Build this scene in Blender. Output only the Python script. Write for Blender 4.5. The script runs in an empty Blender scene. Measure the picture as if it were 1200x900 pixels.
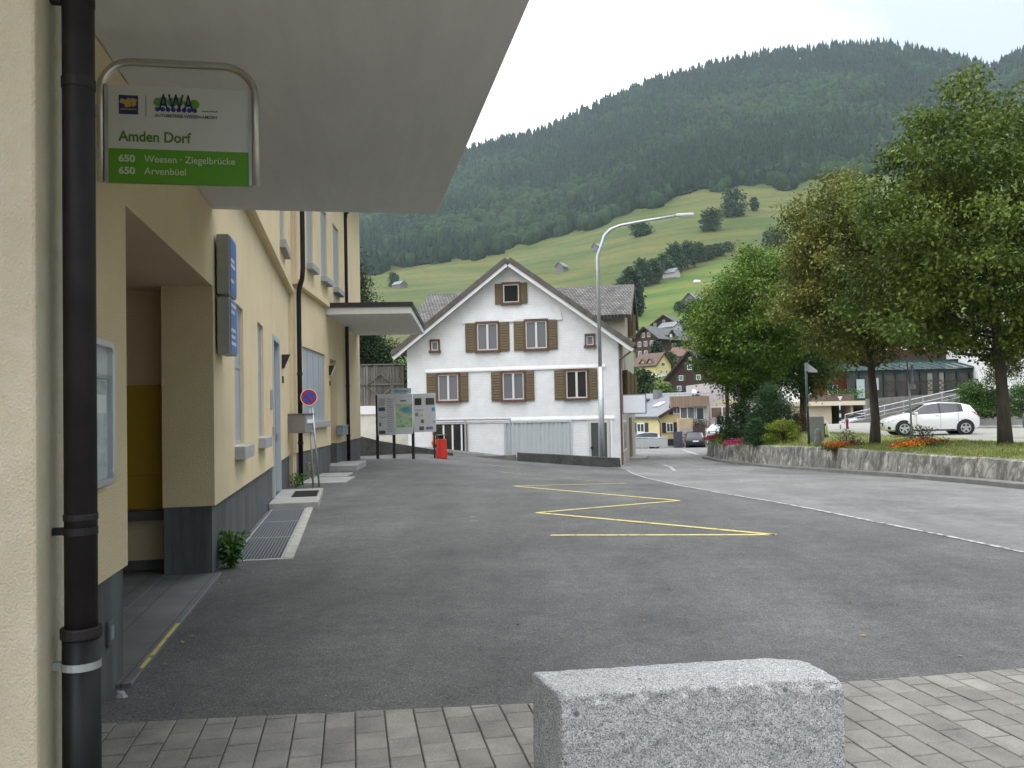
import bpy, math, random
import numpy as np
from mathutils import Matrix, Vector
random.seed(7); RNG = np.random.default_rng(11)
S = bpy.context.scene
# ------------------------------------------------------------------ camera
CAM_H = 1.6; FPX = 1000.0; PITCH = math.atan(.031); ROLL = math.radians(1.2)
cd = bpy.data.cameras.new('camera'); cam = bpy.data.objects.new('camera', cd); S.collection.objects.link(cam)
cd.sensor_width = 36; cd.lens = 36*FPX/1200; cd.clip_start = .05; cd.clip_end = 9000
_U = Vector((0, -math.sin(PITCH), math.cos(PITCH))); _R = Vector((1, 0, 0)); _Fw = Vector((0, math.cos(PITCH), math.sin(PITCH)))
_x = _R*math.cos(ROLL) - _U*math.sin(ROLL); _y = _R*math.sin(ROLL) + _U*math.cos(ROLL)
cam.matrix_world = Matrix(((_x.x, _y.x, -_Fw.x, 0), (_x.y, _y.y, -_Fw.y, 0), (_x.z, _y.z, -_Fw.z, CAM_H), (0, 0, 0, 1)))
S.camera = cam
# ------------------------------------------------------------------ sky, sun, exposure
SKY_L = 1.75; SUN_AZ = math.radians(122); SUN_EL = math.radians(62)
w = bpy.data.worlds.new('World'); S.world = w; w.use_nodes = True
nt = w.node_tree; nt.nodes.clear()
def N(t, ty, **k):
    n = t.nodes.new(ty)
    for a, b in k.items(): setattr(n, a, b)
    return n
out = N(nt, 'ShaderNodeOutputWorld'); bg = N(nt, 'ShaderNodeBackground'); nt.links.new(bg.outputs[0], out.inputs[0])
sky = N(nt, 'ShaderNodeTexSky', sky_type='NISHITA'); sky.sun_disc = False; sky.sun_elevation = SUN_EL; sky.sun_rotation = SUN_AZ; sky.dust_density = 4
tc = N(nt, 'ShaderNodeTexCoord'); mp = N(nt, 'ShaderNodeMapping'); mp.inputs['Scale'].default_value = (1, 1, 2.2)
nz = N(nt, 'ShaderNodeTexNoise'); nz.inputs['Scale'].default_value = 1.6; nz.inputs['Detail'].default_value = 5; nz.inputs['Roughness'].default_value = .5
nt.links.new(tc.outputs['Generated'], mp.inputs[0]); nt.links.new(mp.outputs[0], nz.inputs['Vector'])
# overcast: brighter cloud towards the left of the view, greyer towards the right
sx = N(nt, 'ShaderNodeSeparateXYZ'); nt.links.new(tc.outputs['Generated'], sx.inputs[0])
ma = N(nt, 'ShaderNodeMath', operation='MULTIPLY_ADD'); ma.inputs[1].default_value = .62; nt.links.new(sx.outputs[0], ma.inputs[0]); nt.links.new(nz.outputs['Fac'], ma.inputs[2])
rp = N(nt, 'ShaderNodeValToRGB'); rp.color_ramp.elements[0].position = .50; rp.color_ramp.elements[0].color = (1.27*10, 1.30*10, 1.34*10, 1)
rp.color_ramp.elements[1].position = .86; rp.color_ramp.elements[1].color = (.40*10, .45*10, .51*10, 1)
nt.links.new(ma.outputs[0], rp.inputs[0])
# overcast luminance rises towards the zenith (CIE overcast sky)
el = N(nt, 'ShaderNodeMapRange'); el.inputs[1].default_value = 0; el.inputs[2].default_value = 1; el.inputs[3].default_value = .54; el.inputs[4].default_value = 1.62; nt.links.new(sx.outputs[2], el.inputs[0])
ov = N(nt, 'ShaderNodeMixRGB', blend_type='MULTIPLY'); ov.inputs[0].default_value = 1; nt.links.new(rp.outputs[0], ov.inputs[1]); nt.links.new(el.outputs[0], ov.inputs[2])
mx = N(nt, 'ShaderNodeMixRGB'); mx.inputs[0].default_value = .93
nt.links.new(sky.outputs[0], mx.inputs[1]); nt.links.new(ov.outputs[0], mx.inputs[2]); nt.links.new(mx.outputs[0], bg.inputs[0])
bg.inputs[1].default_value = .12
sd = bpy.data.lights.new('sun', 'SUN'); sd.energy = .6; sd.angle = math.radians(25); sd.color = (1, .97, .92)
so = bpy.data.objects.new('sun', sd); S.collection.objects.link(so)
_d = Vector((math.sin(SUN_AZ)*math.cos(SUN_EL), math.cos(SUN_AZ)*math.cos(SUN_EL), math.sin(SUN_EL)))
so.rotation_euler = _d.to_track_quat('Z', 'Y').to_euler()
S.view_settings.view_transform = 'Standard'; S.view_settings.look = 'None'; S.view_settings.gamma = 1
S.view_settings.exposure = .91
S.render.engine = 'CYCLES'; S.cycles.max_bounces = 8; S.cycles.volume_bounces = 1; S.cycles.use_denoising = True

# ------------------------------------------------------------------ pixel rays and ground functions
def ray(px, py):
    c = (px-600)/FPX; s = (450-py)/FPX
    a = c*math.cos(ROLL)+s*math.sin(ROLL); b = -c*math.sin(ROLL)+s*math.cos(ROLL)
    return (a, math.cos(PITCH)-b*math.sin(PITCH), math.sin(PITCH)+b*math.cos(PITCH))
def at(px, py, Y):
    d = ray(px, py); t = Y/d[1]; return Vector((d[0]*t, Y, CAM_H+d[2]*t))
def hit(px, py, fn, t0=2., t1=2500.):
    d = ray(px, py); t = t0; k = 1.01; pt = t
    while t < t1:
        if CAM_H+d[2]*t < fn(d[0]*t, d[1]*t):
            lo, hi = pt, t
            for _ in range(40):
                m = (lo+hi)/2
                if CAM_H+d[2]*m < fn(d[0]*m, d[1]*m): hi = m
                else: lo = m
            return Vector((d[0]*hi, d[1]*hi, CAM_H+d[2]*hi))
        pt = t; t *= k
    return Vector((d[0]*t1, d[1]*t1, CAM_H+d[2]*t1))
def on_plane(px, py, p0, dv):
    d = ray(px, py); n = (dv[1], -dv[0]); t = (n[0]*p0[0]+n[1]*p0[1])/(n[0]*d[0]+n[1]*d[1])
    q = (d[0]*t, d[1]*t, CAM_H+d[2]*t); L = math.hypot(*dv)
    return ((q[0]-p0[0])*dv[0]+(q[1]-p0[1])*dv[1])/L, q[2]
def sst(x): x = min(1, max(0, x)); return x*x*(3-2*x)
def g(x, y):
    return -sst((y-12)/28)*float(np.interp(x, [-4, 0, 4, 6], [.1, .6, 1.0, 1.05]))-(max(0, min(y, 95)-44)*.032 if y > 44 else 0)*min(1, max(0, (x+2)/6))
# hill: elevation tangent over distance, scaled per azimuth
_PXF = np.array([300, 430, 500, 600, 680, 730, 780, 830, 880, 945, 1100, 1300]); _PYF = np.array([345, 322, 308, 293, 272, 250, 235, 222, 215, 212, 208, 205])
_PXT = np.array([200, 300, 400, 480, 555, 640, 700, 760, 800, 850, 900, 950, 1000, 1050, 1100, 1140, 1160, 1200, 1300, 1500])
_PYT = np.array([330, 278, 235, 200, 168, 148, 118, 92, 80, 68, 58, 54, 48, 49, 58, 70, 76, 56, 30, 60])+9
def _tab(PX, PY):
    A, E_ = [], []
    for x, y in zip(PX, PY):
        d = ray(float(x), float(y)); A.append(math.atan2(d[0], d[1])); E_.append(d[2]/math.hypot(d[0], d[1]))
    return np.array(A), np.array(E_)
AF, EF = _tab(_PXF, _PYF); AT, ET = _tab(_PXT, _PYT)
_RP = np.array([60, 80, 120, 160, 210, 270, 340, 430, 550, 680, 800, 1000.]); _EP = np.array([-.056, -.050, -.022, .012, .040, .064, .088, .112, .143, .172, .202, .24])
R_F, R_T = 1000., 1900.
def hill(az, r):
    ef = np.interp(az, AF, EF); et = np.interp(az, AT, ET)
    k = ef/.24; p = np.interp(r, _RP, _EP)
    e1 = np.where(p > .02, .02+(p-.02)*((ef-.02)/.22), p)
    t = np.clip((r-R_F)/(R_T-R_F), 0, 1)
    e2 = ef+(et-ef)*t
    z = CAM_H+r*np.where(r <= R_F, e1, e2)
    zt = CAM_H+R_T*et
    z = np.where(r > R_T, zt-(r-R_T)*.5, z)
    f = np.where(az > 0, np.clip((2.5-az)/.5, 0, 1), np.clip((1.25+az)/.5, 0, 1))  # right of view the unseen hill is carried round to block low sky
    return -1.2+(z+1.2)*f
def zt(x, y):
    r = math.hypot(x, y)
    if r < 60: return g(x, y)-.05
    h = float(hill(np.array(math.atan2(x, y)), np.array(r)))
    return (g(x, y)-.05)*(1-sst((r-60)/15))+h*sst((r-60)/15)

# ------------------------------------------------------------------ materials
MATS = {}
def mat(name, col, rough=.8, metal=0., var=.0, vscale=3., bump=0., bscale=60., col2=None, detail=4, spec=.4, stretch=None, coat=0, speck=None, island=0., alpha=None, trans=0.):
    if name in MATS: return MATS[name]
    m = bpy.data.materials.new(name); m.use_nodes = True; t = m.node_tree; b = t.nodes['Principled BSDF']
    b.inputs['Roughness'].default_value = rough; b.inputs['Metallic'].default_value = metal; b.inputs['Specular IOR Level'].default_value = spec
    b.inputs['Coat Weight'].default_value = coat
    b.inputs['Base Color'].default_value = (*col, 1)
    co = N(t, 'ShaderNodeTexCoord'); mp = N(t, 'ShaderNodeMapping'); t.links.new(co.outputs['Object'], mp.inputs[0])
    if stretch: mp.inputs['Scale'].default_value = stretch
    cur = None
    if var or col2:
        n = N(t, 'ShaderNodeTexNoise'); n.inputs['Scale'].default_value = vscale; n.inputs['Detail'].default_value = detail; n.inputs['Roughness'].default_value = .6
        t.links.new(mp.outputs[0], n.inputs['Vector'])
        r = N(t, 'ShaderNodeValToRGB'); r.color_ramp.elements[0].position = .3; r.color_ramp.elements[1].position = .7
        c2 = col2 if col2 else tuple(min(1, c*(1+var)) for c in col); c1 = col if col2 else tuple(c*(1-var) for c in col)
        r.color_ramp.elements[0].color = (*c1, 1); r.color_ramp.elements[1].color = (*c2, 1)
        t.links.new(n.outputs['Fac'], r.inputs[0]); cur = r.outputs[0]
    if speck:
        sc, amt, sc_col = speck
        n = N(t, 'ShaderNodeTexNoise'); n.inputs['Scale'].default_value = sc; n.inputs['Detail'].default_value = 2
        t.links.new(co.outputs['Object'], n.inputs['Vector'])
        r = N(t, 'ShaderNodeValToRGB'); r.color_ramp.elements[0].position = .5; r.color_ramp.elements[1].position = .66
        r.color_ramp.elements[0].color = (0, 0, 0, 1); r.color_ramp.elements[1].color = (amt, amt, amt, 1)
        x = N(t, 'ShaderNodeMixRGB'); x.inputs[2].default_value = (*sc_col, 1)
        if cur: t.links.new(cur, x.inputs[1])
        else: x.inputs[1].default_value = (*col, 1)
        t.links.new(n.outputs['Fac'], r.inputs[0]); t.links.new(r.outputs[0], x.inputs[0]); cur = x.outputs[0]
    if island:
        ge = N(t, 'ShaderNodeNewGeometry'); r = N(t, 'ShaderNodeMapRange'); r.inputs[3].default_value = 1-island; r.inputs[4].default_value = 1+island
        t.links.new(ge.outputs['Random Per Island'], r.inputs[0])
        x = N(t, 'ShaderNodeMixRGB', blend_type='MULTIPLY'); x.inputs[0].default_value = 1
        if cur: t.links.new(cur, x.inputs[1])
        else: x.inputs[1].default_value = (*col, 1)
        t.links.new(r.outputs[0], x.inputs[2]); cur = x.outputs[0]
    if cur: t.links.new(cur, b.inputs['Base Color'])
    if bump:
        n = N(t, 'ShaderNodeTexNoise'); n.inputs['Scale'].default_value = bscale; n.inputs['Detail'].default_value = 5
        t.links.new(mp.outputs[0], n.inputs['Vector'])
        bp = N(t, 'ShaderNodeBump'); bp.inputs['Strength'].default_value = bump; bp.inputs['Distance'].default_value = .02
        t.links.new(n.outputs['Fac'], bp.inputs['Height']); t.links.new(bp.outputs[0], b.inputs['Normal'])
    if trans:
        tr = N(t, 'ShaderNodeBsdfTranslucent'); ms = N(t, 'ShaderNodeMixShader'); ms.inputs[0].default_value = trans
        if cur: t.links.new(cur, tr.inputs[0])
        else: tr.inputs[0].default_value = (*col, 1)
        t.links.new(b.outputs[0], ms.inputs[1]); t.links.new(tr.outputs[0], ms.inputs[2]); t.links.new(ms.outputs[0], t.nodes['Material Output'].inputs[0])
    MATS[name] = m; return m
def brick_mat(name, c1, c2, mortar, sx, sz, msize=.02, rough=.8, bump=.3, axes='xz', var=.15, offset=.5):
    if name in MATS: return MATS[name]
    m = bpy.data.materials.new(name); m.use_nodes = True; t = m.node_tree; b = t.nodes['Principled BSDF']; b.inputs['Roughness'].default_value = rough
    co = N(t, 'ShaderNodeTexCoord'); sp = N(t, 'ShaderNodeSeparateXYZ'); cb = N(t, 'ShaderNodeCombineXYZ'); t.links.new(co.outputs['Object'], sp.inputs[0])
    ix = {'x': 0, 'y': 1, 'z': 2}
    if axes == 'sz':
        a = N(t, 'ShaderNodeMath', operation='ADD'); t.links.new(sp.outputs[0], a.inputs[0]); t.links.new(sp.outputs[1], a.inputs[1]); t.links.new(a.outputs[0], cb.inputs[0]); t.links.new(sp.outputs[2], cb.inputs[1])
    else:
        t.links.new(sp.outputs[ix[axes[0]]], cb.inputs[0]); t.links.new(sp.outputs[ix[axes[1]]], cb.inputs[1])
    br = N(t, 'ShaderNodeTexBrick'); br.inputs['Scale'].default_value = 1; br.inputs['Brick Width'].default_value = sx; br.inputs['Row Height'].default_value = sz
    br.inputs['Mortar Size'].default_value = msize; br.inputs['Color1'].default_value = (*c1, 1); br.inputs['Color2'].default_value = (*c2, 1); br.inputs['Mortar'].default_value = (*mortar, 1)
    br.offset = offset
    t.links.new(cb.outputs[0], br.inputs['Vector'])
    n = N(t, 'ShaderNodeTexNoise'); n.inputs['Scale'].default_value = 1.7; n.inputs['Detail'].default_value = 6; t.links.new(co.outputs['Object'], n.inputs['Vector'])
    r = N(t, 'ShaderNodeMapRange'); r.inputs[1].default_value = .3; r.inputs[2].default_value = .7; r.inputs[3].default_value = 1-var; r.inputs[4].default_value = 1+var*.5
    t.links.new(n.outputs['Fac'], r.inputs[0])
    x = N(t, 'ShaderNodeMixRGB', blend_type='MULTIPLY'); x.inputs[0].default_value = 1; t.links.new(br.outputs[0], x.inputs[1]); t.links.new(r.outputs[0], x.inputs[2]); t.links.new(x.outputs[0], b.inputs['Base Color'])
    bp = N(t, 'ShaderNodeBump', invert=True); bp.inputs['Strength'].default_value = bump; bp.inputs['Distance'].default_value = .02; t.links.new(br.outputs['Fac'], bp.inputs['Height']); t.links.new(bp.outputs[0], b.inputs['Normal'])
    MATS[name] = m; return m
def glass(name='window_glass', col=(.03, .035, .04), rough=.06): return mat(name, col, rough, spec=.6)

# ------------------------------------------------------------------ mesh builder
class MB:
    def __init__(s, T=None): s.v = []; s.f = []; s.T = T
    def add(s, vs, fs):
        o = len(s.v)
        s.v += [tuple(s.T @ Vector(p)) if s.T else tuple(p) for p in vs]; s.f += [tuple(i+o for i in f) for f in fs]; return s
    def box(s, x0, x1, y0, y1, z0, z1):
        return s.add([(x0, y0, z0), (x1, y0, z0), (x1, y1, z0), (x0, y1, z0), (x0, y0, z1), (x1, y0, z1), (x1, y1, z1), (x0, y1, z1)],
                     [(0, 3, 2, 1), (4, 5, 6, 7), (0, 1, 5, 4), (1, 2, 6, 5), (2, 3, 7, 6), (3, 0, 4, 7)])
    def prism(s, pts, a, b, ax='y'):   # pts: polygon in the two other axes, extruded a..b along ax
        def P(p, t): return {'y': (p[0], t, p[1]), 'x': (t, p[0], p[1]), 'z': (p[0], p[1], t)}[ax]
        n = len(pts)
        return s.add([P(p, a) for p in pts]+[P(p, b) for p in pts], [tuple(range(n)), tuple(range(2*n-1, n-1, -1))]+[(i, i+n, (i+1) % n+n, (i+1) % n) for i in range(n)])
    def tube(s, pts, r, n=10, cap=True):
        pts = [Vector(p) for p in pts]; rs = r if isinstance(r, (list, tuple)) else [r]*len(pts); vs = []; fs = []; prev = None
        for i, p in enumerate(pts):
            d = (pts[min(i+1, len(pts)-1)]-pts[max(i-1, 0)]).normalized()
            if prev is None: u = d.orthogonal().normalized()
            else: u = (prev-d*prev.dot(d)).normalized()
            prev = u; v = d.cross(u)
            vs += [p+(u*math.cos(2*math.pi*k/n)+v*math.sin(2*math.pi*k/n))*rs[i] for k in range(n)]
        for i in range(len(pts)-1):
            for k in range(n): fs.append((i*n+k, i*n+(k+1) % n, (i+1)*n+(k+1) % n, (i+1)*n+k))
        if cap: fs += [tuple(range(n-1, -1, -1)), tuple(range((len(pts)-1)*n, len(pts)*n))]
        return s.add(vs, fs)
    def disc(s, c, nrm, r, th, n=24):
        c = Vector(c); nrm = Vector(nrm).normalized(); return s.tube([c-nrm*th/2, c+nrm*th/2], r, n)
    def bar(s, a, b, w, h):
        a = Vector(a); b = Vector(b); d = (b-a).normalized(); u = d.cross(Vector((0, 0, 1)))
        if u.length < 1e-3: u = Vector((1, 0, 0))
        u.normalize(); v = u.cross(d); u *= w/2; v *= h/2
        return s.add([a-u-v, a+u-v, a+u+v, a-u+v, b-u-v, b+u-v, b+u+v, b-u+v], [(0, 3, 2, 1), (4, 5, 6, 7), (0, 1, 5, 4), (1, 2, 6, 5), (2, 3, 7, 6), (3, 0, 4, 7)])
    def wall(s, x0, x1, z0, z1, y, th, holes=()):   # front face at y, openings cut through with reveals
        xs = sorted({x0, x1, *[h[0] for h in holes], *[h[1] for h in holes]}); zs = sorted({z0, z1, *[h[2] for h in holes], *[h[3] for h in holes]})
        xs = [x for x in xs if x0 <= x <= x1]; zs = [z for z in zs if z0 <= z <= z1]
        solid = lambda i, j: 0 <= i < len(xs)-1 and 0 <= j < len(zs)-1 and not any(h[0] < (xs[i]+xs[i+1])/2 < h[1] and h[2] < (zs[j]+zs[j+1])/2 < h[3] for h in holes)
        for i in range(len(xs)-1):
            for j in range(len(zs)-1):
                if not solid(i, j): continue
                a, b, c, d = xs[i], xs[i+1], zs[j], zs[j+1]; yb = y+th
                s.add([(a, y, c), (b, y, c), (b, y, d), (a, y, d)], [(0, 1, 2, 3)]); s.add([(a, yb, c), (b, yb, c), (b, yb, d), (a, yb, d)], [(3, 2, 1, 0)])
                if not solid(i-1, j): s.add([(a, y, c), (a, yb, c), (a, yb, d), (a, y, d)], [(3, 2, 1, 0)])
                if not solid(i+1, j): s.add([(b, y, c), (b, yb, c), (b, yb, d), (b, y, d)], [(0, 1, 2, 3)])
                if not solid(i, j-1): s.add([(a, y, c), (b, y, c), (b, yb, c), (a, yb, c)], [(3, 2, 1, 0)])
                if not solid(i, j+1): s.add([(a, y, d), (b, y, d), (b, yb, d), (a, yb, d)], [(0, 1, 2, 3)])
        return s
    def build(s, name, m, parent=None, smooth=False, bevel=0, fix=True):
        me = bpy.data.meshes.new(name); me.from_pydata([tuple(p) for p in s.v], [], s.f); me.update()
        if fix:
            import bmesh
            bm = bmesh.new(); bm.from_mesh(me); bmesh.ops.recalc_face_normals(bm, faces=bm.faces); bm.to_mesh(me); bm.free()
        o = bpy.data.objects.new(name, me); S.collection.objects.link(o); me.materials.append(m)
        if parent: o.parent = parent
        if smooth:
            for p in me.polygons: p.use_smooth = True
        if bevel:
            md = o.modifiers.new('bevel', 'BEVEL'); md.width = bevel; md.segments = 2; md.limit_method = 'ANGLE'
        return o
def np_mesh(name, V, F, m, parent=None, mats=None, midx=None, smooth=False):
    me = bpy.data.meshes.new(name); n = F.shape[1]
    me.vertices.add(len(V)); me.vertices.foreach_set('co', np.asarray(V, np.float32).ravel())
    me.loops.add(F.size); me.loops.foreach_set('vertex_index', F.astype(np.int32).ravel())
    me.polygons.add(len(F)); me.polygons.foreach_set('loop_start', np.arange(0, F.size, n, dtype=np.int32))
    for x in (mats or [m]): me.materials.append(x)
    if midx is not None: me.polygons.foreach_set('material_index', midx.astype(np.int32))
    if smooth: me.polygons.foreach_set('use_smooth', np.ones(len(F), bool))
    me.update(calc_edges=True); me.validate()
    o = bpy.data.objects.new(name, me); S.collection.objects.link(o)
    if parent: o.parent = parent
    return o
def tag(o, label=None, cat=None, group=None, kind=None):
    if label: o['label'] = label
    if cat: o['category'] = cat
    if group: o['group'] = group
    if kind: o['kind'] = kind
    return o
def thing(name, label, cat, loc=(0, 0, 0), rz=0., group=None):
    o = bpy.data.objects.new(name, None); S.collection.objects.link(o); o.location = loc; o.rotation_euler = (0, 0, rz); o.empty_display_size = .2
    return tag(o, label, cat, group)
def copy_tree(o, parent=None):
    c = o.copy(); S.collection.objects.link(c)
    if parent: c.parent = parent
    for ch in list(o.children): copy_tree(ch, c)
    return c
def struct(o): o['kind'] = 'structure'; return o
def text(name, body, size, m, parent, loc, rot, align='LEFT', bold=0., sx=1., ext=.0008, width=None):
    cu = bpy.data.curves.new(name, 'FONT'); cu.body = body; cu.size = size; cu.align_x = align; cu.align_y = 'BOTTOM_BASELINE'; cu.extrude = ext; cu.offset = bold
    tmp = bpy.data.objects.new(name, cu); S.collection.objects.link(tmp); bpy.context.view_layer.update()
    me = bpy.data.meshes.new_from_object(tmp.evaluated_get(bpy.context.evaluated_depsgraph_get())); bpy.data.objects.remove(tmp); bpy.data.curves.remove(cu); me.name = name; me.materials.clear(); me.materials.append(m)
    xs = [v.co.x for v in me.vertices]
    if width: sx = width/(max(xs)-min(xs))
    o = bpy.data.objects.new(name, me); S.collection.objects.link(o); o.parent = parent; o.location = loc; o.rotation_euler = rot; o.scale = (sx, 1, 1); return o

# materials used in many places
M_white = mat('white_paint', (.78, .78, .77), .6, var=.06, vscale=2)
M_galv = mat('galvanised_steel', (.42, .44, .46), .42, metal=.6, var=.12, vscale=8)
M_steel = mat('stainless_steel', (.55, .53, .50), .28, metal=1., var=.08, vscale=9)
M_black = mat('black_metal', (.02, .02, .022), .5, var=.2, vscale=5)
M_conc = mat('concrete', (.30, .30, .29), .9, var=.22, vscale=2.5, bump=.3, bscale=40)
M_conc_dark = mat('dark_weathered_concrete', (.055, .055, .05), .92, var=.45, vscale=1.8, bump=.4, bscale=25, speck=(22, .5, (.14, .14, .13)))
M_tyre = mat('tyre_rubber', (.018, .018, .018), .85)
M_grille = mat('dark_plastic', (.015, .015, .017), .5)
GL = glass()

# ================================================================== GROUND
def terrain():
    az = np.concatenate([np.linspace(-math.pi, -1.3, 40), np.linspace(-1.25, -.6, 40), np.linspace(-.58, .66, 300), np.linspace(.68, 1.3, 40), np.linspace(1.33, math.pi, 90)])
    rr = np.concatenate([[0.01, 2, 4], np.linspace(6, 60, 40), np.geomspace(62, 2350, 95)])
    A, Rr = np.meshgrid(az, rr, indexing='ij'); X = Rr*np.sin(A); Y = Rr*np.cos(A); H = hill(A, Rr)
    G = np.vectorize(g)(X, Y)-.05
    s = np.clip((Rr-60)/15, 0, 1); s = s*s*(3-2*s); Z = G*(1-s)+H*s
    # uneven alpine ground further out
    b = (np.sin(X*.021+Y*.013)+np.sin(X*.037-Y*.024+1.7)+.6*np.sin(X*.083+Y*.061))*np.clip((Rr-420)/600, 0, 1)*1.6
    Z = Z+np.where(H > 20, b, 0)
    na, nr = A.shape; V = np.stack([X, Y, Z], -1).reshape(-1, 3)
    i = np.arange(na-1)[:, None]*nr+np.arange(nr-1)[None, :]; i = i.ravel()
    F = np.stack([i, i+1, i+nr+1, i+nr], 1)[:, ::-1]
    m = bpy.data.materials.new('meadow'); m.use_nodes = True; t = m.node_tree; bs = t.nodes['Principled BSDF']; bs.inputs['Roughness'].default_value = .95; bs.inputs['Specular IOR Level'].default_value = .1
    co = N(t, 'ShaderNodeTexCoord')
    def noise(scale, stretch=(1, 1, 1), det=4, rot=0):
        mp = N(t, 'ShaderNodeMapping'); mp.inputs['Scale'].default_value = stretch; mp.inputs['Rotation'].default_value = (0, 0, rot); t.links.new(co.outputs['Object'], mp.inputs[0])
        n = N(t, 'ShaderNodeTexNoise'); n.inputs['Scale'].default_value = scale; n.inputs['Detail'].default_value = det; t.links.new(mp.outputs[0], n.inputs['Vector']); return n.outputs['Fac']
    def ramp(f, a, b, c0, c1):
        r = N(t, 'ShaderNodeValToRGB'); r.color_ramp.elements[0].position = a; r.color_ramp.elements[1].position = b; r.color_ramp.elements[0].color = (*c0, 1); r.color_ramp.elements[1].color = (*c1, 1); t.links.new(f, r.inputs[0]); return r.outputs[0]
    up = ramp(noise(.018, (.55, .55, 7.0), 6), .36, .64, (.048, .072, .017), (.104, .102, .031))     # unmown olive pasture, hay strips along the contour
    lo = ramp(noise(.018, (.6, 1.6, 5.0), 5, -.5), .40, .60, (.056, .098, .018), (.106, .130, .032))    # fresh mown meadow
    sp = N(t, 'ShaderNodeSeparateXYZ'); t.links.new(co.outputs['Object'], sp.inputs[0])
    # the two fields meet along the hedgerow
    hA = hit(733, 347, zt, 30); hB = hit(905, 284, zt, 30); nx_, ny_ = -(hB.y-hA.y), hB.x-hA.x; nl = math.hypot(nx_, ny_); nx_ /= nl; ny_ /= nl; c0_ = nx_*hA.x+ny_*hA.y
    if nx_*0+ny_*2000 < c0_: nx_, ny_, c0_ = -nx_, -ny_, -c0_
    l0 = N(t, 'ShaderNodeMath', operation='MULTIPLY'); l0.inputs[1].default_value = ny_; t.links.new(sp.outputs[1], l0.inputs[0])
    l = N(t, 'ShaderNodeMath', operation='MULTIPLY_ADD'); l.inputs[1].default_value = nx_; t.links.new(sp.outputs[0], l.inputs[0]); t.links.new(l0.outputs[0], l.inputs[2])
    mr = N(t, 'ShaderNodeMapRange'); mr.inputs[1].default_value = c0_-3; mr.inputs[2].default_value = c0_+6; t.links.new(l.outputs[0], mr.inputs[0])
    mx = N(t, 'ShaderNodeMixRGB'); t.links.new(mr.outputs[0], mx.inputs[0]); t.links.new(lo, mx.inputs[1]); t.links.new(up, mx.inputs[2])
    x2 = N(t, 'ShaderNodeMixRGB', blend_type='MULTIPLY'); x2.inputs[0].default_value = 1
    t.links.new(mx.outputs[0], x2.inputs[1]); t.links.new(ramp(noise(.15, (1, 2, 1), 6), .3, .7, (.80, .82, .78), (1.1, 1.1, 1.1)), x2.inputs[2])
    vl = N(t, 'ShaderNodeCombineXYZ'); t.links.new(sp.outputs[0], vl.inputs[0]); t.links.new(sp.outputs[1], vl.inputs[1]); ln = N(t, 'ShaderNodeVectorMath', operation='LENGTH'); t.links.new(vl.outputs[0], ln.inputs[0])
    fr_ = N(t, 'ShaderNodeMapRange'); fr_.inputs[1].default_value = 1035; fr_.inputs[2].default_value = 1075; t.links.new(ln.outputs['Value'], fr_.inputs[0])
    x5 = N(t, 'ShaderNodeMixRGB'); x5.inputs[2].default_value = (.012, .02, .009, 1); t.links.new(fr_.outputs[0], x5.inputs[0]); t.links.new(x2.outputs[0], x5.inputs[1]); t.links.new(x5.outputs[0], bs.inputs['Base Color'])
    o = np_mesh('ground', V, F, m, smooth=True); struct(o); return o
terrain()
def sheet(name, fn_inside, x0, x1, y0, y1, step, dz, m):
    """a sheet over g(), cells whose centre lies inside"""
    vs, fs, ix = [], [], {}
    nx = int((x1-x0)/step); ny = int((y1-y0)/step)
    def vid(i, j):
        if (i, j) not in ix: x = x0+i*step; y = y0+j*step; ix[(i, j)] = len(vs); vs.append((x, y, g(x, y)+dz))
        return ix[(i, j)]
    for i in range(nx):
        for j in range(ny):
            if fn_inside(x0+(i+.5)*step, y0+(j+.5)*step): fs.append((vid(i, j), vid(i+1, j), vid(i+1, j+1), vid(i, j+1)))
    mb = MB(); mb.v = vs; mb.f = fs; return struct(mb.build(name, m, smooth=True, fix=False))
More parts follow.
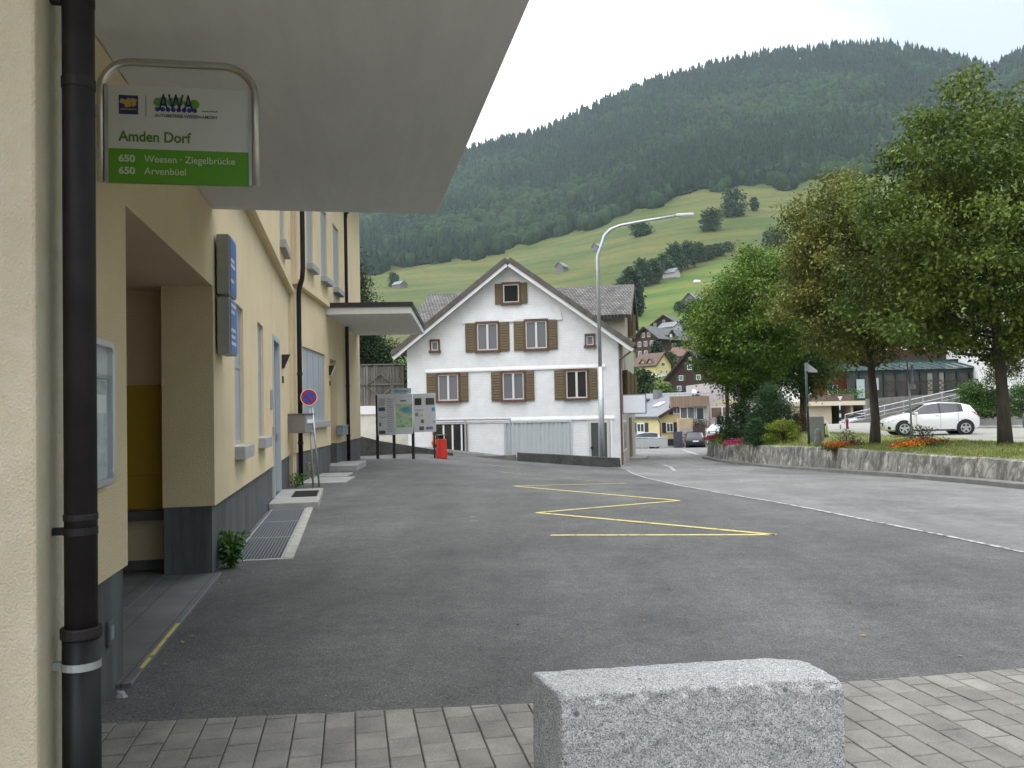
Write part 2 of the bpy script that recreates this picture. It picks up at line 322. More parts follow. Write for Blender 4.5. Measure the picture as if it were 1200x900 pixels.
def asphalt(name, c):
    m = bpy.data.materials.new(name); m.use_nodes = True; t = m.node_tree; bs = t.nodes['Principled BSDF']; bs.inputs['Roughness'].default_value = .88; bs.inputs['Specular IOR Level'].default_value = .3
    co = N(t, 'ShaderNodeTexCoord'); cur = None
    def layer(scale, det, lo, hi, p0=.3, p1=.7, stretch=(1, 1, 1), rough=.6):
        nonlocal cur
        mp = N(t, 'ShaderNodeMapping'); mp.inputs['Scale'].default_value = stretch; mp.inputs['Rotation'].default_value = (0, 0, .2); t.links.new(co.outputs['Object'], mp.inputs[0])
        n = N(t, 'ShaderNodeTexNoise'); n.inputs['Scale'].default_value = scale; n.inputs['Detail'].default_value = det; n.inputs['Roughness'].default_value = rough; t.links.new(mp.outputs[0], n.inputs['Vector'])
        r = N(t, 'ShaderNodeMapRange'); r.inputs[1].default_value = p0; r.inputs[2].default_value = p1; r.inputs[3].default_value = lo; r.inputs[4].default_value = hi; t.links.new(n.outputs['Fac'], r.inputs[0])
        x = N(t, 'ShaderNodeMixRGB', blend_type='MULTIPLY'); x.inputs[0].default_value = 1
        if cur: t.links.new(cur, x.inputs[1])
        else: x.inputs[1].default_value = (*c, 1)
        t.links.new(r.outputs[0], x.inputs[2]); cur = x.outputs[0]; return n
    layer(.22, 3, .74, 1.18); layer(1.3, 6, .80, 1.16, rough=.7); layer(.5, 4, .80, 1.12, stretch=(2.2, .35, 1)); layer(.9, 8, .76, 1.0, .26, .40, rough=.72); layer(7, 6, .82, 1.15, .25, .75); n = layer(95, 2, .55, 1.6, .3, .72); layer(230, 1, .7, 1.5, .35, .75)
    v = N(t, 'ShaderNodeTexVoronoi'); v.inputs['Scale'].default_value = 55; t.links.new(co.outputs['Object'], v.inputs['Vector'])
    sp = N(t, 'ShaderNodeSeparateColor'); t.links.new(v.outputs['Color'], sp.inputs[0]); gt = N(t, 'ShaderNodeMath', operation='GREATER_THAN'); gt.inputs[1].default_value = .94; t.links.new(sp.outputs[0], gt.inputs[0])
    lt = N(t, 'ShaderNodeMath', operation='LESS_THAN'); lt.inputs[1].default_value = .28; t.links.new(v.outputs['Distance'], lt.inputs[0]); mu = N(t, 'ShaderNodeMath', operation='MULTIPLY'); t.links.new(gt.outputs[0], mu.inputs[0]); t.links.new(lt.outputs[0], mu.inputs[1]); m2 = N(t, 'ShaderNodeMath', operation='MULTIPLY'); m2.inputs[1].default_value = .55; t.links.new(mu.outputs[0], m2.inputs[0])
    x = N(t, 'ShaderNodeMixRGB'); x.inputs[2].default_value = (.30, .29, .28, 1); t.links.new(m2.outputs[0], x.inputs[0]); t.links.new(cur, x.inputs[1]); t.links.new(x.outputs[0], bs.inputs['Base Color'])
    bp = N(t, 'ShaderNodeBump'); bp.inputs['Strength'].default_value = .5; bp.inputs['Distance'].default_value = .008; t.links.new(n.outputs['Fac'], bp.inputs['Height']); t.links.new(bp.outputs[0], bs.inputs['Normal'])
    return m
M_road = asphalt('light_worn_asphalt', (.168, .165, .160)); M_bay = asphalt('dark_asphalt', (.097, .0955, .093))
WL = [hit(*p, g) for p in [(1200, 648), (1100, 627), (1000, 607), (900, 587.5), (848, 579), (793, 569), (756.7, 560.5), (734.7, 551)]]
WLs = sorted([(p.y, p.x) for p in WL])
def line_x(y):
    ys = [a for a, b in WLs]; xs = [b for a, b in WLs]
    if y < ys[0]: return xs[0]+(ys[0]-y)*-(xs[1]-xs[0])/(ys[1]-ys[0])
    return float(np.interp(y, ys, xs))
road = sheet('road', lambda x, y: not (5 < y < 38.5 and -8 < x < line_x(y)-1.2), -40, 60, -30, 88, 1.0, 0., M_road)
def strip(mb, pts, wd, dz, seg=.4):
    for a, b in zip(pts[:-1], pts[1:]):
        a = Vector((a[0], a[1])); b = Vector((b[0], b[1])); d = (b-a); L = d.length; d /= L; n = Vector((-d.y, d.x))*wd/2; k = max(1, int(L/seg)); rows = []
        for i in range(k+1):
            p = a+d*L*i/k
            rows.append([(p.x+n.x, p.y+n.y, g(p.x+n.x, p.y+n.y)+dz), (p.x-n.x, p.y-n.y, g(p.x-n.x, p.y-n.y)+dz)])
        vs = [q for r in rows for q in r]; mb.add(vs, [(2*i, 2*i+1, 2*i+3, 2*i+2) for i in range(k)])
# bus bay: darker newer asphalt left of the white edge line
mb = MB(); ys = [3.6]+list(np.arange(4, 39.6, .5)); nx = 26
for j, y in enumerate(ys):
    xr = line_x(y); xl = -9.
    for i in range(nx+1):
        x = xl+(xr-xl)*i/nx; mb.v.append((x, y, g(x, y)+.006))
for j in range(len(ys)-1):
    for i in range(nx): a = j*(nx+1)+i; mb.f.append((a, a+1, a+nx+2, a+nx+1))
struct(mb.build('bus_bay_asphalt', M_bay, smooth=True, fix=False))
def paint(name, c, wear):
    m = mat(name, c, .7, bump=.2, bscale=150); t = m.node_tree; b = t.nodes['Principled BSDF']
    co = N(t, 'ShaderNodeTexCoord'); n = N(t, 'ShaderNodeTexNoise'); n.inputs['Scale'].default_value = 9; n.inputs['Detail'].default_value = 8; n.inputs['Roughness'].default_value = .75; t.links.new(co.outputs['Object'], n.inputs['Vector'])
    r = N(t, 'ShaderNodeValToRGB'); r.color_ramp.elements[0].position = wear; r.color_ramp.elements[1].position = wear+.12; r.color_ramp.elements[0].color = (.09, .09, .085, 1); r.color_ramp.elements[1].color = (*c, 1)
    t.links.new(n.outputs['Fac'], r.inputs[0]); t.links.new(r.outputs[0], b.inputs['Base Color']); return m
M_yel = paint('worn_yellow_paint', (.52, .44, .13), .35); M_wht = paint('worn_white_paint', (.42, .42, .415), .42); M_yel2 = paint('faded_yellow_paint', (.42, .36, .12), .46)
ZZ = [hit(*p, g) for p in [(645, 628), (909, 627.5), (629, 601.5), (796, 587.3), (602, 570), (734, 567), (586, 553.2), (692, 556), (572, 544.8)]]
mb = MB(); strip(mb, ZZ[:6], .10, .011); struct(mb.build('bus_stop_zigzag_marking', M_yel, fix=False))
mb = MB(); strip(mb, ZZ[5:], .10, .0115); struct(mb.build('bus_stop_zigzag_marking', M_yel2, fix=False))
mb = MB(); strip(mb, [(p.x, p.y) for p in WL], .07, .012); struct(mb.build('road_edge_line_marking', M_wht, fix=False))
mb = MB(); strip(mb, [hit(*p, g) for p in [(778, 545), (786, 547.5), (791, 552)]], .14, .012); struct(mb.build('road_edge_line_marking', M_wht, fix=False))
mb = MB(); strip(mb, [hit(*p, g) for p in [(800, 527), (818, 533)]], .2, .012); strip(mb, [hit(*p, g) for p in [(806, 530), (813, 531)]], .3, .013); struct(mb.build('give_way_marking', M_wht, fix=False))
mb = MB()
for p, q in [((551, 606.5), (557, 606.6)), ((552, 611), (561, 611))]: strip(mb, [hit(*p, g), hit(*q, g)], .03, .012)
struct(mb.build('paint_dash_marking', M_wht, fix=False))
# ---- pavers in the foreground
D1 = Vector((-.19, 1, 0)).normalized(); PX_ = Vector((D1.y, -D1.x, 0))
def pave_edge(x): return float(np.interp(x, [-2.6, -2.17, .1, 1.5, 3.0, 6], [4.48, 4.51, 4.68, 4.86, 5.11, 5.7]))
def clip_poly(poly):
    outp = []
    for i in range(len(poly)):
        a, b = poly[i], poly[(i+1) % len(poly)]; fa = pave_edge(a.x)-a.y; fb = pave_edge(b.x)-b.y
        if fa >= 0: outp.append(a)
        if fa*fb < 0: outp.append(a+(b-a)*(fa/(fa-fb)))
    return outp
PW, PL, GAP = .153, .218, .0055
pv = MB(); rng = random.Random(3)
for i in range(-26, 46):
    off = (.5 if i % 2 else 0)*PL+rng.uniform(-.01, .01)
    for j in range(-4, 30):
        c = PX_*(i*PW)+D1*(j*PL+off)
        q = [c+PX_*GAP/2+D1*GAP/2, c+PX_*(PW-GAP/2)+D1*GAP/2, c+PX_*(PW-GAP/2)+D1*(PL-GAP/2), c+PX_*GAP/2+D1*(PL-GAP/2)]
        if c.y > 6 or c.y < -1: continue
        p = clip_poly(q)
        if len(p) < 3: continue
        ctr = sum(p, Vector())/len(p)
        if max((a-ctr).length for a in p) < .03: continue
        z = .014+rng.uniform(-.0018, .0018); tl = (rng.uniform(-.012, .012), rng.uniform(-.012, .012)); n = len(p); vs = []
        for lev, ins in ((-.03, 0), (z-.007, 0), (z-.002, .0025), (z, .008)):
            for a in p:
                d = (ctr-a); b = a+d*(ins/max(d.length, .02)*1.3); vs.append((b.x, b.y, lev+((b-ctr).x*tl[0]+(b-ctr).y*tl[1] if lev > 0 else 0)))
        fs = [tuple(range(3*n, 4*n))]
        for l in range(3): fs += [(l*n+k, l*n+(k+1) % n, (l+1)*n+(k+1) % n, (l+1)*n+k) for k in range(n)]
        pv.add(vs, fs)
M_pav = mat('concrete_pavers', (.195, .184, .162), .92, var=.25, vscale=4, bump=.35, bscale=120, speck=(70, .3, (.30, .29, .27)), island=.13)
struct(pv.build('paving', M_pav))
mb = MB(); mb.v = [(-4.2, -1, .007), (7.5, -1, .007), (7.5, 6., .0075), (3., 5.1, .0075), (.1, 4.67, .0075), (-4.2, 4.3, .0075)]; mb.f = [(0, 1, 2, 3, 4, 5)]
struct(mb.build('paving_joint_sand', mat('joint_sand', (.045, .042, .036), 1., var=.5, vscale=12), fix=False))

# ================================================================== LEFT BUILDING
P1 = Vector((-2.99, 8.45, 0)); TH1 = math.atan2(1, -.19)
bld = thing('post_office_building', 'cream plastered two-storey building with grey plinth, canopies and dark downpipes along the asphalt', 'building', P1, TH1)
M_pl = mat('cream_plaster', (.67, .54, .35), .95, var=.07, vscale=1.1, bump=.55, bscale=85, speck=(35, .12, (.54, .44, .29)))
M_plc = mat('pale_rough_plaster', (.60, .515, .38), .95, var=.08, vscale=2.2, bump=.45, bscale=120, speck=(9, .22, (.68, .64, .56)))
M_plinth = mat('grey_stone_plinth', (.088, .092, .094), .75, var=.35, vscale=2.2, stretch=(3, 3, .5), bump=.15, bscale=60)
M_soffit = mat('pale_soffit_paint', (.66, .655, .62), .9, var=.05, vscale=1.2, stretch=(1, 6, 1))
M_pipe = mat('dark_brown_metal_pipe', (.022, .018, .019), .55, var=.3, vscale=6, spec=.22)
M_pipe2 = mat('black_cast_pipe', (.009, .009, .010), .45, var=.3, vscale=6, spec=.25)
M_fr = mat('grey_window_frame', (.33, .36, .40), .5)
M_blind = mat('pale_blue_grey_blind', (.30, .34, .385), .35, var=.05, stretch=(40, 40, .01), vscale=1, spec=.5)
M_sill = mat('grey_concrete_sill', (.33, .33, .33), .85, var=.1, vscale=5)
T1 = None                                              # frame 1 is the empty's own
P2w = Vector((-5.02, 19.55, 0)); D2 = Vector((-.05, 1, 0)).normalized()
inv = Matrix.Translation(P1) @ Matrix.Rotation(TH1, 4, 'Z'); inv = inv.inverted()
T2 = inv @ Matrix.Translation(P2w) @ Matrix.Rotation(math.atan2(D2.y, D2.x), 4, 'Z')
d1 = (-.19, 1); d2 = (-.05, 1)
u1 = lambda px, py: on_plane(px, py, P1, d1); u2 = lambda px, py: on_plane(px, py, P2w, d2)
WALL_END = 11.35
# segment 1 openings
winA = (1.83, 2.72, 1.24, 2.99); winB = (4.48, 5.34, 1.27, 3.03); doorA = (6.98, 8.42, .12, 3.08)
upA = (8.1, 9.3, 5.0, 6.9)
recess = (-3.22, .22, -1, 2.93)
m1 = MB(); m1.wall(-6.2, WALL_END, .70, 4.38, 0, .42, [recess, winA, winB, doorA]); m1.build('wall', M_pl, bld)
m1 = MB(); m1.wall(-6.2, WALL_END, 4.38, 9.6, -.07, .49, [upA, (2.5, 3.7, 5, 6.9), (-1.5, -.3, 5, 6.9)]); m1.build('upper_wall', M_pl, bld)
m1 = MB().prism([(-.075, 4.375), (-.13, 4.40), (-.13, 4.50), (-.072, 4.52)], -6.2, WALL_END, 'x'); m1.build('string_course', M_pl, bld)
m1 = MB(); m1.wall(-6.2, WALL_END, -.2, .699, .03, .38, [recess, doorA]); m1.build('plinth', M_plinth, bld)
# recess: back wall, side walls, ceiling, floor
RD = 4.2; PD = .50; UE = .60          # depth of the porch, of the pillar beside it, and its end wall
mb = MB(); mb.box(-3.22, UE+.2, RD, RD+.2, .05, 2.93); mb.box(-3.44, -3.221, .421, RD, -.1, 2.93); mb.build('porch_back_wall', M_pl, bld)
mb = MB(); mb.box(.221, UE+.2, .421, PD, .7, 2.93); mb.build('porch_pillar', M_pl, bld)
mb = MB(); mb.box(UE, UE+.2, PD+.001, RD-.001, .05, 2.93); mb.build('porch_end_wall', M_pl, bld)
mb = MB(); mb.box(-3.44, UE+.2, .423, RD+.1, 2.931, 3.0); mb.build('porch_ceiling', M_pl, bld)
mb = MB(); mb.box(.222, UE+.2, .411, PD-.01, -.2, .699); mb.box(UE-.015, UE+.1, PD, RD-.002, -.2, .13); mb.build('plinth', M_plinth, bld)
M_tile = brick_mat('grey_stone_tiles', (.12, .125, .125), (.15, .15, .15), (.06, .06, .06), 1.2, .31, .006, .55, .2, 'xy', .35)
mb = MB(); mb.box(-3.40, .215, -.06, PD-.02, -.1, .03); mb.box(-3.22, UE-.02, PD-.019, RD-.01, -.1, .03); mb.build('recess_floor', M_tile, bld, bevel=.006)
# yellow post panel in the recess
pan = thing('yellow_post_box', 'mustard yellow post counter panel at the dark end of the porch', 'post box', inv.inverted() @ Vector((UE, 1.3, .66)), TH1)
M_ypan = mat('mustard_yellow_enamel', (.42, .25, .012), .45, var=.06, vscale=2)
mb = MB(); mb.box(-.04, -.004, -.78, 1.5, 0, 1.28); mb.build('panel', M_ypan, pan, bevel=.004)
mb = MB(); mb.box(-.055, -.041, -.72, .6, .35, .95); mb.build('flap', M_ypan, pan, bevel=.004)
mb = MB(); mb.box(-.14, -.004, -.78, 1.5, -.11, -.012); mb.build('shelf', mat('dark_grey_metal', (.10, .10, .095), .5), pan, bevel=.006)
# windows
def window_near(parent, T, x0, x1, z0, z1, dep=.04, frost=True, sill=True, mull=(), trans=(.56,), y0=0, sill_out=.12):
    f = MB(T); a = .05; yb = y0+dep
    f.box(x0+.002, x0+a, yb, yb+.06, z0+.002, z1-.002); f.box(x1-a, x1-.002, yb, yb+.06, z0+.002, z1-.002); f.box(x0+a, x1-a, yb, yb+.06, z0+.002, z0+a); f.box(x0+a, x1-a, yb, yb+.06, z1-a, z1-.002)
    for t in trans: z = z0+(z1-z0)*t; f.box(x0+a, x1-a, yb+.0, yb+.007, z-.02, z+.02)
    for t in mull: x = x0+(x1-x0)*t; f.box(x-.025, x+.025, yb+.001, yb+.0075, z0+a, z1-a)
    w_ = f.build('window', M_fr, parent, bevel=.004)
    p = MB(T); p.box(x0+a-.01, x1-a+.01, yb+.008, yb+.02, z0+a-.01, z1-a+.01); p.build('pane', M_blind if frost else GL, w_)
    if sill:
        sl = MB(T); sl.box(x0-.06, x1+.06, y0-sill_out, y0+dep-.002, z0-.16, z0-.003); sl.build('sill', M_sill, w_, bevel=.008)
    return w_
window_near(bld, None, *winA); window_near(bld, None, *winB)
for (a, b, c, d) in (upA, (2.5, 3.7, 5, 6.9), (-1.5, -.3, 5, 6.9)): window_near(bld, None, a, b, c, d, y0=-.07)
# door
d_ = MB(); x0, x1, z0, z1 = doorA
d_.box(x0+.003, x0+.09, -.02, .14, z0, z1-.003); d_.box(x1-.09, x1-.003, -.02, .14, z0, z1-.003); d_.box(x0+.09, x1-.09, -.02, .14, z1-.1, z1-.003); df = d_.build('door_frame', mat('light_grey_door_frame', (.40, .42, .45), .5), bld, bevel=.005)
mb = MB(); mb.box(x0+.091, x1-.091, .07, .12, z0, z1-.101); dl = mb.build('door', mat('grey_door_leaf', (.20, .22, .25), .4), df)
mb = MB(); mb.box(x1-.25, x1-.21, .02, .069, 1.1, 1.25); mb.build('handle', M_steel, dl)
mb = MB(); mb.box(6.42, 6.72, -.025, -.001, 1.72, 2.05); mb.build('name_plate', mat('aluminium_plate', (.42, .43, .44), .35, metal=.7), bld, bevel=.003)
mb = MB(); mb.box(6.80, 6.90, -.03, -.001, 1.25, 1.4); mb.build('door_bell', M_steel, bld, bevel=.003)
# segment 2
SEG2 = 12.0
def r2(a, b): (xa, za), (xb, zb) = u2(*a), u2(*b); return (min(xa, xb), max(xa, xb), min(za, zb), max(za, zb))
W2 = r2((354.5, 405.5), (382, 493)); D2r = r2((386.5, 420), (396, 536)); D2r = (D2r[0], D2r[1], .12, D2r[3])
ups = []
for a, b in ((356.6, 364), (373.5, 380.6), (388, 394.6)): ups.append((u2(a, 300)[0], u2(b, 300)[0], 5.38, 7.3))
m2 = MB(T2); m2.wall(0, SEG2, .72, 4.62, 0, .4, [W2, D2r]); m2.build('wall', M_pl, bld)
m2 = MB(T2); m2.wall(0, SEG2, 4.62, 9.6, -.06, .46, ups); m2.build('upper_wall', M_pl, bld)
m2 = MB(T2).prism([(-.065, 4.615), (-.13, 4.64), (-.13, 4.74), (-.062, 4.76)], 0, SEG2, 'x'); m2.build('string_course', M_pl, bld)
m2 = MB(T2); m2.wall(0, SEG2, -.4, .719, .025, .36, [(D2r[0], D2r[1], -1, 3)]); m2.build('plinth', M_plinth, bld)
window_near(bld, T2, *W2, mull=(.25, .5, .75), trans=(.42,))
for q in ups: window_near(bld, T2, *q, y0=-.06, trans=(), sill_out=.16)
mb = MB(T2); mb.box(D2r[0], D2r[1], .25, .3, .12, D2r[3]); mb.build('door', mat('cream_door', (.52, .42, .27), .7), bld)
mb = MB(T2); mb.box(D2r[0]-.2, D2r[1]+.9, -.75, .2, -.1, .12); mb.build('door_step', M_conc, bld, bevel=.01)
mb = MB(T2); mb.box(-.02, .38, .02, 1.6, -.3, 9.6); mb.build('return_wall', M_pl, bld)
# end wall, back, roof
mb = MB(T2); mb.box(SEG2-.3, SEG2-.002, .41, 9, -.5, 9.6); mb.box(0, SEG2, 9, 9.3, -.5, 9.6); mb.build('end_wall', M_pl, bld)
mb = MB(); mb.box(-6.4, WALL_END, 9, 9.3, -.5, 9.6); mb.box(-6.4, -6.2, .43, 9, -.5, 9.6); mb.build('rear_wall', M_pl, bld)
M_roof_br = brick_mat('brown_roof_tiles', (.12, .075, .055), (.15, .09, .065), (.05, .035, .03), .25, .3, .02, .8, .5, 'xy')
mb = MB(); mb.prism([(-.85, 9.62), (9.9, 9.62), (9.9, 9.8), (4.6, 12.6), (-.85, 9.8)], -6.8, WALL_END+.1, 'x'); mb.build('roof', M_roof_br, bld)
mb = MB(T2); mb.prism([(-.85, 9.625), (9.9, 9.625), (9.9, 9.805), (4.6, 12.605), (-.85, 9.805)], .05, SEG2+.5, 'x'); mb.build('roof', M_roof_br, bld)
# pier at the near corner with the big downpipe
pc = at(94, 480, 2.82)
pl = inv @ Vector((pc.x, pc.y, 0)); PU, PY_ = pl.x, pl.y             # pipe centre in frame 1
pface = PY_+.085
_uu, _ = on_plane(43, 480, (inv.inverted() @ Vector((0, pface, 0)))[:2], d1)
pier_u0 = (inv @ Vector((*(Vector((inv.inverted() @ Vector((0, pface, 0)))[:2])+Vector(d1).normalized()*_uu), 0))).x
mb = MB(); mb.box(pier_u0, PU+.25, pface, 1.6, -.2, 3.70); mb.build('corner_pier', M_plc, bld, bevel=.012)
pp = MB(); pp.tube([(PU, PY_, .88), (PU, PY_, 3.70)], .0505, 20); dp = pp.build('downpipe', M_pipe, bld, smooth=False)
for p in dp.data.polygons: p.use_smooth = abs(p.normal.z) < .5
pp = MB(); pp.tube([(PU, PY_, -.05), (PU, PY_, .89)], .0585, 20); lo_ = pp.build('standpipe', M_pipe2, dp)
for p in lo_.data.polygons: p.use_smooth = abs(p.normal.z) < .5
for z, rr, h in ((.905, .064, .018), (1.28, .0535, .012), (2.72, .0535, .02), (3.25, .053, .012)):
    MB().tube([(PU, PY_, z-h), (PU, PY_, z+h)], rr, 20).build('pipe_collar', M_pipe, dp, bevel=.005)
for z in (.80, 1.235, 3.0):
    c = MB(); c.tube([(PU, PY_, z-.012), (PU, PY_, z+.012)], .0605 if z < .89 else .0525, 20); c.box(PU-.012, PU+.012, PY_, pface+.01, z-.012, z+.012); c.build('pipe_clamp', M_galv if z < .89 else M_pipe, dp)
# canopy over the footway
so_z = 3.72
c_out = (inv @ Vector((-.765, 9.1, 0)))
mb = MB(); mb.box(-9.6, c_out.x, c_out.y, -.003, so_z, so_z+.28); can = mb.build('canopy', M_soffit, bld, bevel=.01)  # near end lengthened past the camera, out of view, to shade wall and porch
mb = MB(); mb.box(-9.65, c_out.x+.04, c_out.y-.04, -.075, so_z+.281, so_z+.34); mb.build('canopy_flashing', M_black, can)
# second canopy
cz = 4.43
y2 = -2.42; xa = u2(382, 372)[0]-.05; xb = u2(418, 394)[0]
mb = MB(T2); mb.box(xa, xb, y2, -.003, cz, cz+.20); c2 = mb.build('canopy', M_soffit, bld, bevel=.01)
mb = MB(T2); mb.box(xa-.05, xb+.05, y2-.05, -.07, cz+.201, cz+.33); mb.build('canopy_flashing', M_black, c2)
# downpipes at mid wall and far corner
def dpipe(T, x, y, z0, z1, r=.055, bends=()):
    pts = [(x, y, z0), (x, y, z1)]+list(bends); o = MB(T).tube(pts, r, 12).build('downpipe', M_pipe, bld, smooth=True)
    for z in (z0+1.0, z0+2.6): MB(T).tube([(x, y, z-.03), (x, y, z+.03)], r+.012, 12).build('pipe_collar', M_pipe, o)
    return o
xp = u2(350.5, 500)[0]
dpipe(T2, .18, -.12, -.05, 4.3, bends=[(.18, -.13, 4.5), (.10, -.22, 4.75), (.10, -.24, 5.0), (.10, -.24, 9.2), (.10, -.8, 9.5), (.10, -.9, 9.62)])
xq = u2(404.5, 500)[0]
dpipe(T2, xq, -.1, -.1, 7.9, .06, bends=[(xq, -.12, 8.12), (xq, -.3, 8.34), (xq, -.8, 8.42), (xq, -.92, 8.6), (xq, -.92, 9.6)])
mb = MB(T2); mb.tube([(-.2, -.92, 9.64), (SEG2+.4, -.92, 9.64)], .07, 10); mb.build('gutter', M_pipe, bld)

# wall lamps
def wedge_lamp(T, x, z, label):
    P = inv.inverted() @ (T if T else Matrix()) @ Vector((x, 0, z)); th = TH1 if T is None else math.atan2(D2.y, D2.x)
    t = thing('wall_lamp', label, 'lamp', P, th, 'black and white wedge lamps on the cream wall')
    MB().prism([(-.005, .16), (-.005, -.12), (-.05, -.12), (-.17, .16)], -.1, .1, 'x').build('housing', M_black, t, bevel=.006)
    MB().add([(-.1, -.055, -.12), (.1, -.055, -.12), (.1, -.172, .15), (-.1, -.172, .15), (-.09, -.008, -.15), (.09, -.008, -.15)], [(0, 1, 2, 3), (0, 1, 5, 4)]).build('diffuser', M_white, t)
    MB().box(-.05, .05, -.03, -.004, -.42, -.28).build('switch_box', M_black, t)
wedge_lamp(None, 9.15, u1(329, 418)[1]-.1, 'black wedge wall lamp beside the grey door')
wedge_lamp(T2, D2r[0]-.12, u2(386, 435)[1], 'small wedge wall lamp right of the wide blinded window')
# letter box by the far door
P = inv.inverted() @ T2 @ Vector((D2r[1]+.3, 0, u2(398, 505)[1]))
t = thing('letter_box', 'small grey metal box on the cream wall by the far door', 'letter box', P, math.atan2(D2.y, D2.x))
MB().box(-.55, .55, -.2, -.004, -.12, .16).build('box', mat('blue_grey_metal', (.20, .24, .28), .5), t, bevel=.01); MB().box(-.57, .57, -.22, -.004, .161, .18).build('lid', M_galv, t)
# blue light boxes
M_blue = mat('blue_sign_face', (.03, .135, .45), .35); M_boxgrey = mat('grey_sign_casing', (.36, .36, .35), .5, var=.08, vscale=6)
pofs = (inv.inverted() @ Vector((0, -.16, 0)))[:2]
bu0 = on_plane(270, 310, pofs, d1)[0]; bu1 = on_plane(277.5, 310, pofs, d1)[0]
for i, (pz0, pz1, lab, rows) in enumerate(((345, 276, 'upper blue sign box fixed high on the cream wall under the canopy', ((.36, .5), (.30, .62), (.14, .4))), (414, 348, 'lower blue sign box just above the first window', ((.50, .7), (.43, .5), (.24, .6), (.17, .55), (.10, .66))))):
    z0 = on_plane(271, pz0, pofs, d1)[1]; z1 = on_plane(271, pz1, pofs, d1)[1]; lb_ = bu1-bu0
    t = thing('sign_box', lab, 'sign', inv.inverted() @ Vector((bu0, 0, z0)), TH1)
    MB().box(0, lb_, -.152, -.02, 0, z1-z0).build('casing', M_boxgrey, t, bevel=.014)
    MB().box(.02, lb_-.02, -.158, -.1521, .02, z1-z0-.02).build('face', M_blue, t)
    for (zz, ln) in rows:
        mk = MB(); x = .05
        rr_ = random.Random(int(zz*100)); mk.box(x, x+lb_*ln, -.1595, -.1581, zz, zz+.012)
        mk.box(x, x+lb_*ln, -.1595, -.1581, zz+.016, zz+.03); mk.build('text_line', M_white, t)
    MB().box(lb_*.4, lb_*.6, -.02, -.003, .1, .5).build('bracket', M_galv, t)
# notice case
pofs = (inv.inverted() @ Vector((0, -.06, 0)))[:2]; P = inv.inverted() @ Vector((on_plane(137, 480, pofs, d1)[0]-.39, 0, on_plane(137, 567, pofs, d1)[1]))
nc = thing('notice_case', 'aluminium notice case with glass front hung on the cream wall behind the thick pipe', 'notice case', P, TH1)
fr = MB()
def rrect(w, h, r, n=5): 
    o = []
    for cx, cy, a0 in ((w-r, r, -90), (w-r, h-r, 0), (r, h-r, 90), (r, r, 180)):
        for k in range(n+1): a = math.radians(a0+90*k/n); o.append((cx+r*math.cos(a), cy+r*math.sin(a)))
    return o
def ring(mb, outer, inner, y0, y1):
    n = len(outer); vs = [(p[0], y0, p[1]) for p in outer]+[(p[0], y0, p[1]) for p in inner]+[(p[0], y1, p[1]) for p in outer]+[(p[0], y1, p[1]) for p in inner]; fs = []
    for k in range(n): j = (k+1) % n; fs += [(k, j, n+j, n+k), (2*n+k, 3*n+k, 3*n+j, 2*n+j), (k, 2*n+k, 2*n+j, j), (n+k, n+j, 3*n+j, 3*n+k)]
    mb.add(vs, fs)
NW, NH = .44, .80
O = [(x-.05, z) for x, z in rrect(NW, NH, .07)]; I = [(x-.05+.04, z+.04) for x, z in rrect(NW-.08, NH-.08, .04)]
ring(fr, O, I, -.055, -.004); fr.build('frame', mat('aluminium_frame', (.55, .56, .58), .3, metal=.9), nc, bevel=.006)
MB().box(-.012, NW-.09, -.02, -.006, .038, NH-.038).build('back_board', mat('pale_lilac_board', (.50, .51, .55), .7), nc)
MB().box(-.011, NW-.091, -.034, -.021, NH-.21, NH-.19).build('bar', M_galv, nc)
pm = mat('timetable_poster', (.30, .36, .38), .6, col2=(.62, .64, .64), vscale=6, stretch=(1, 1, 2.2)); MB().box(.005, NW-.12, -.025, -.0205, .10, NH-.22).build('poster', pm, nc)
MB().box(.02, .30, -.0265, -.0255, .40, .50).build('paper', M_white, nc)
MB().add([(.05, -.024, NH-.17), (.14, -.024, NH-.17), (.12, -.024, NH-.09), (.10, -.024, NH-.13), (.08, -.024, NH-.08)], [(0, 1, 2, 3, 4)]).build('emblem', mat('grey_print', (.22, .24, .25), .7), nc)
gm = bpy.data.materials.new('clear_glass'); gm.use_nodes = True; _t = gm.node_tree; _b = _t.nodes['Principled BSDF']; _b.inputs['Roughness'].default_value = .03; _b.inputs['Transmission Weight'].default_value = 0.; _b.inputs['Alpha'].default_value = .10; _b.inputs['Base Color'].default_value = (.7, .75, .78, 1)
MB().box(-.011, NW-.089, -.048, -.044, .039, NH-.039).build('glass', gm, nc)
# weed, lightwell grate, step with doormat, kerb
M_leaf_weed = mat('weed_leaves', (.065, .17, .025), .6, island=.45, trans=.25)
def leaf_cloud(centers, per, spread, size, rng=RNG, droop=.3, aspect=.55):
    C = np.repeat(np.asarray(centers, float), per, 0); n = len(C)
    off = rng.normal(0, 1, (n, 3))*np.asarray(spread); P = C+off
    d = off/np.maximum(np.linalg.norm(off, axis=1, keepdims=True), 1e-6)*.6+rng.normal(0, .7, (n, 3)); d[:, 2] -= droop; d /= np.linalg.norm(d, axis=1, keepdims=True)
    up = rng.normal(0, .55, (n, 3))+np.array([0, 0, 1.]); s = np.cross(d, up); s /= np.maximum(np.linalg.norm(s, axis=1, keepdims=True), 1e-6); nn = np.cross(s, d)
    L = size*rng.uniform(.6, 1.25, (n, 1)); Wd = L*aspect/2
    a = P; b = P+d*L*.45+s*Wd+nn*Wd*.35; c = P+d*L; e = P+d*L*.45-s*Wd+nn*Wd*.35
    V = np.stack([a, b, c, e], 1).reshape(-1, 3); i = np.arange(n)*4
    F = np.concatenate([np.stack([i, i+1, i+2], 1), np.stack([i, i+2, i+3], 1)]); return V, F
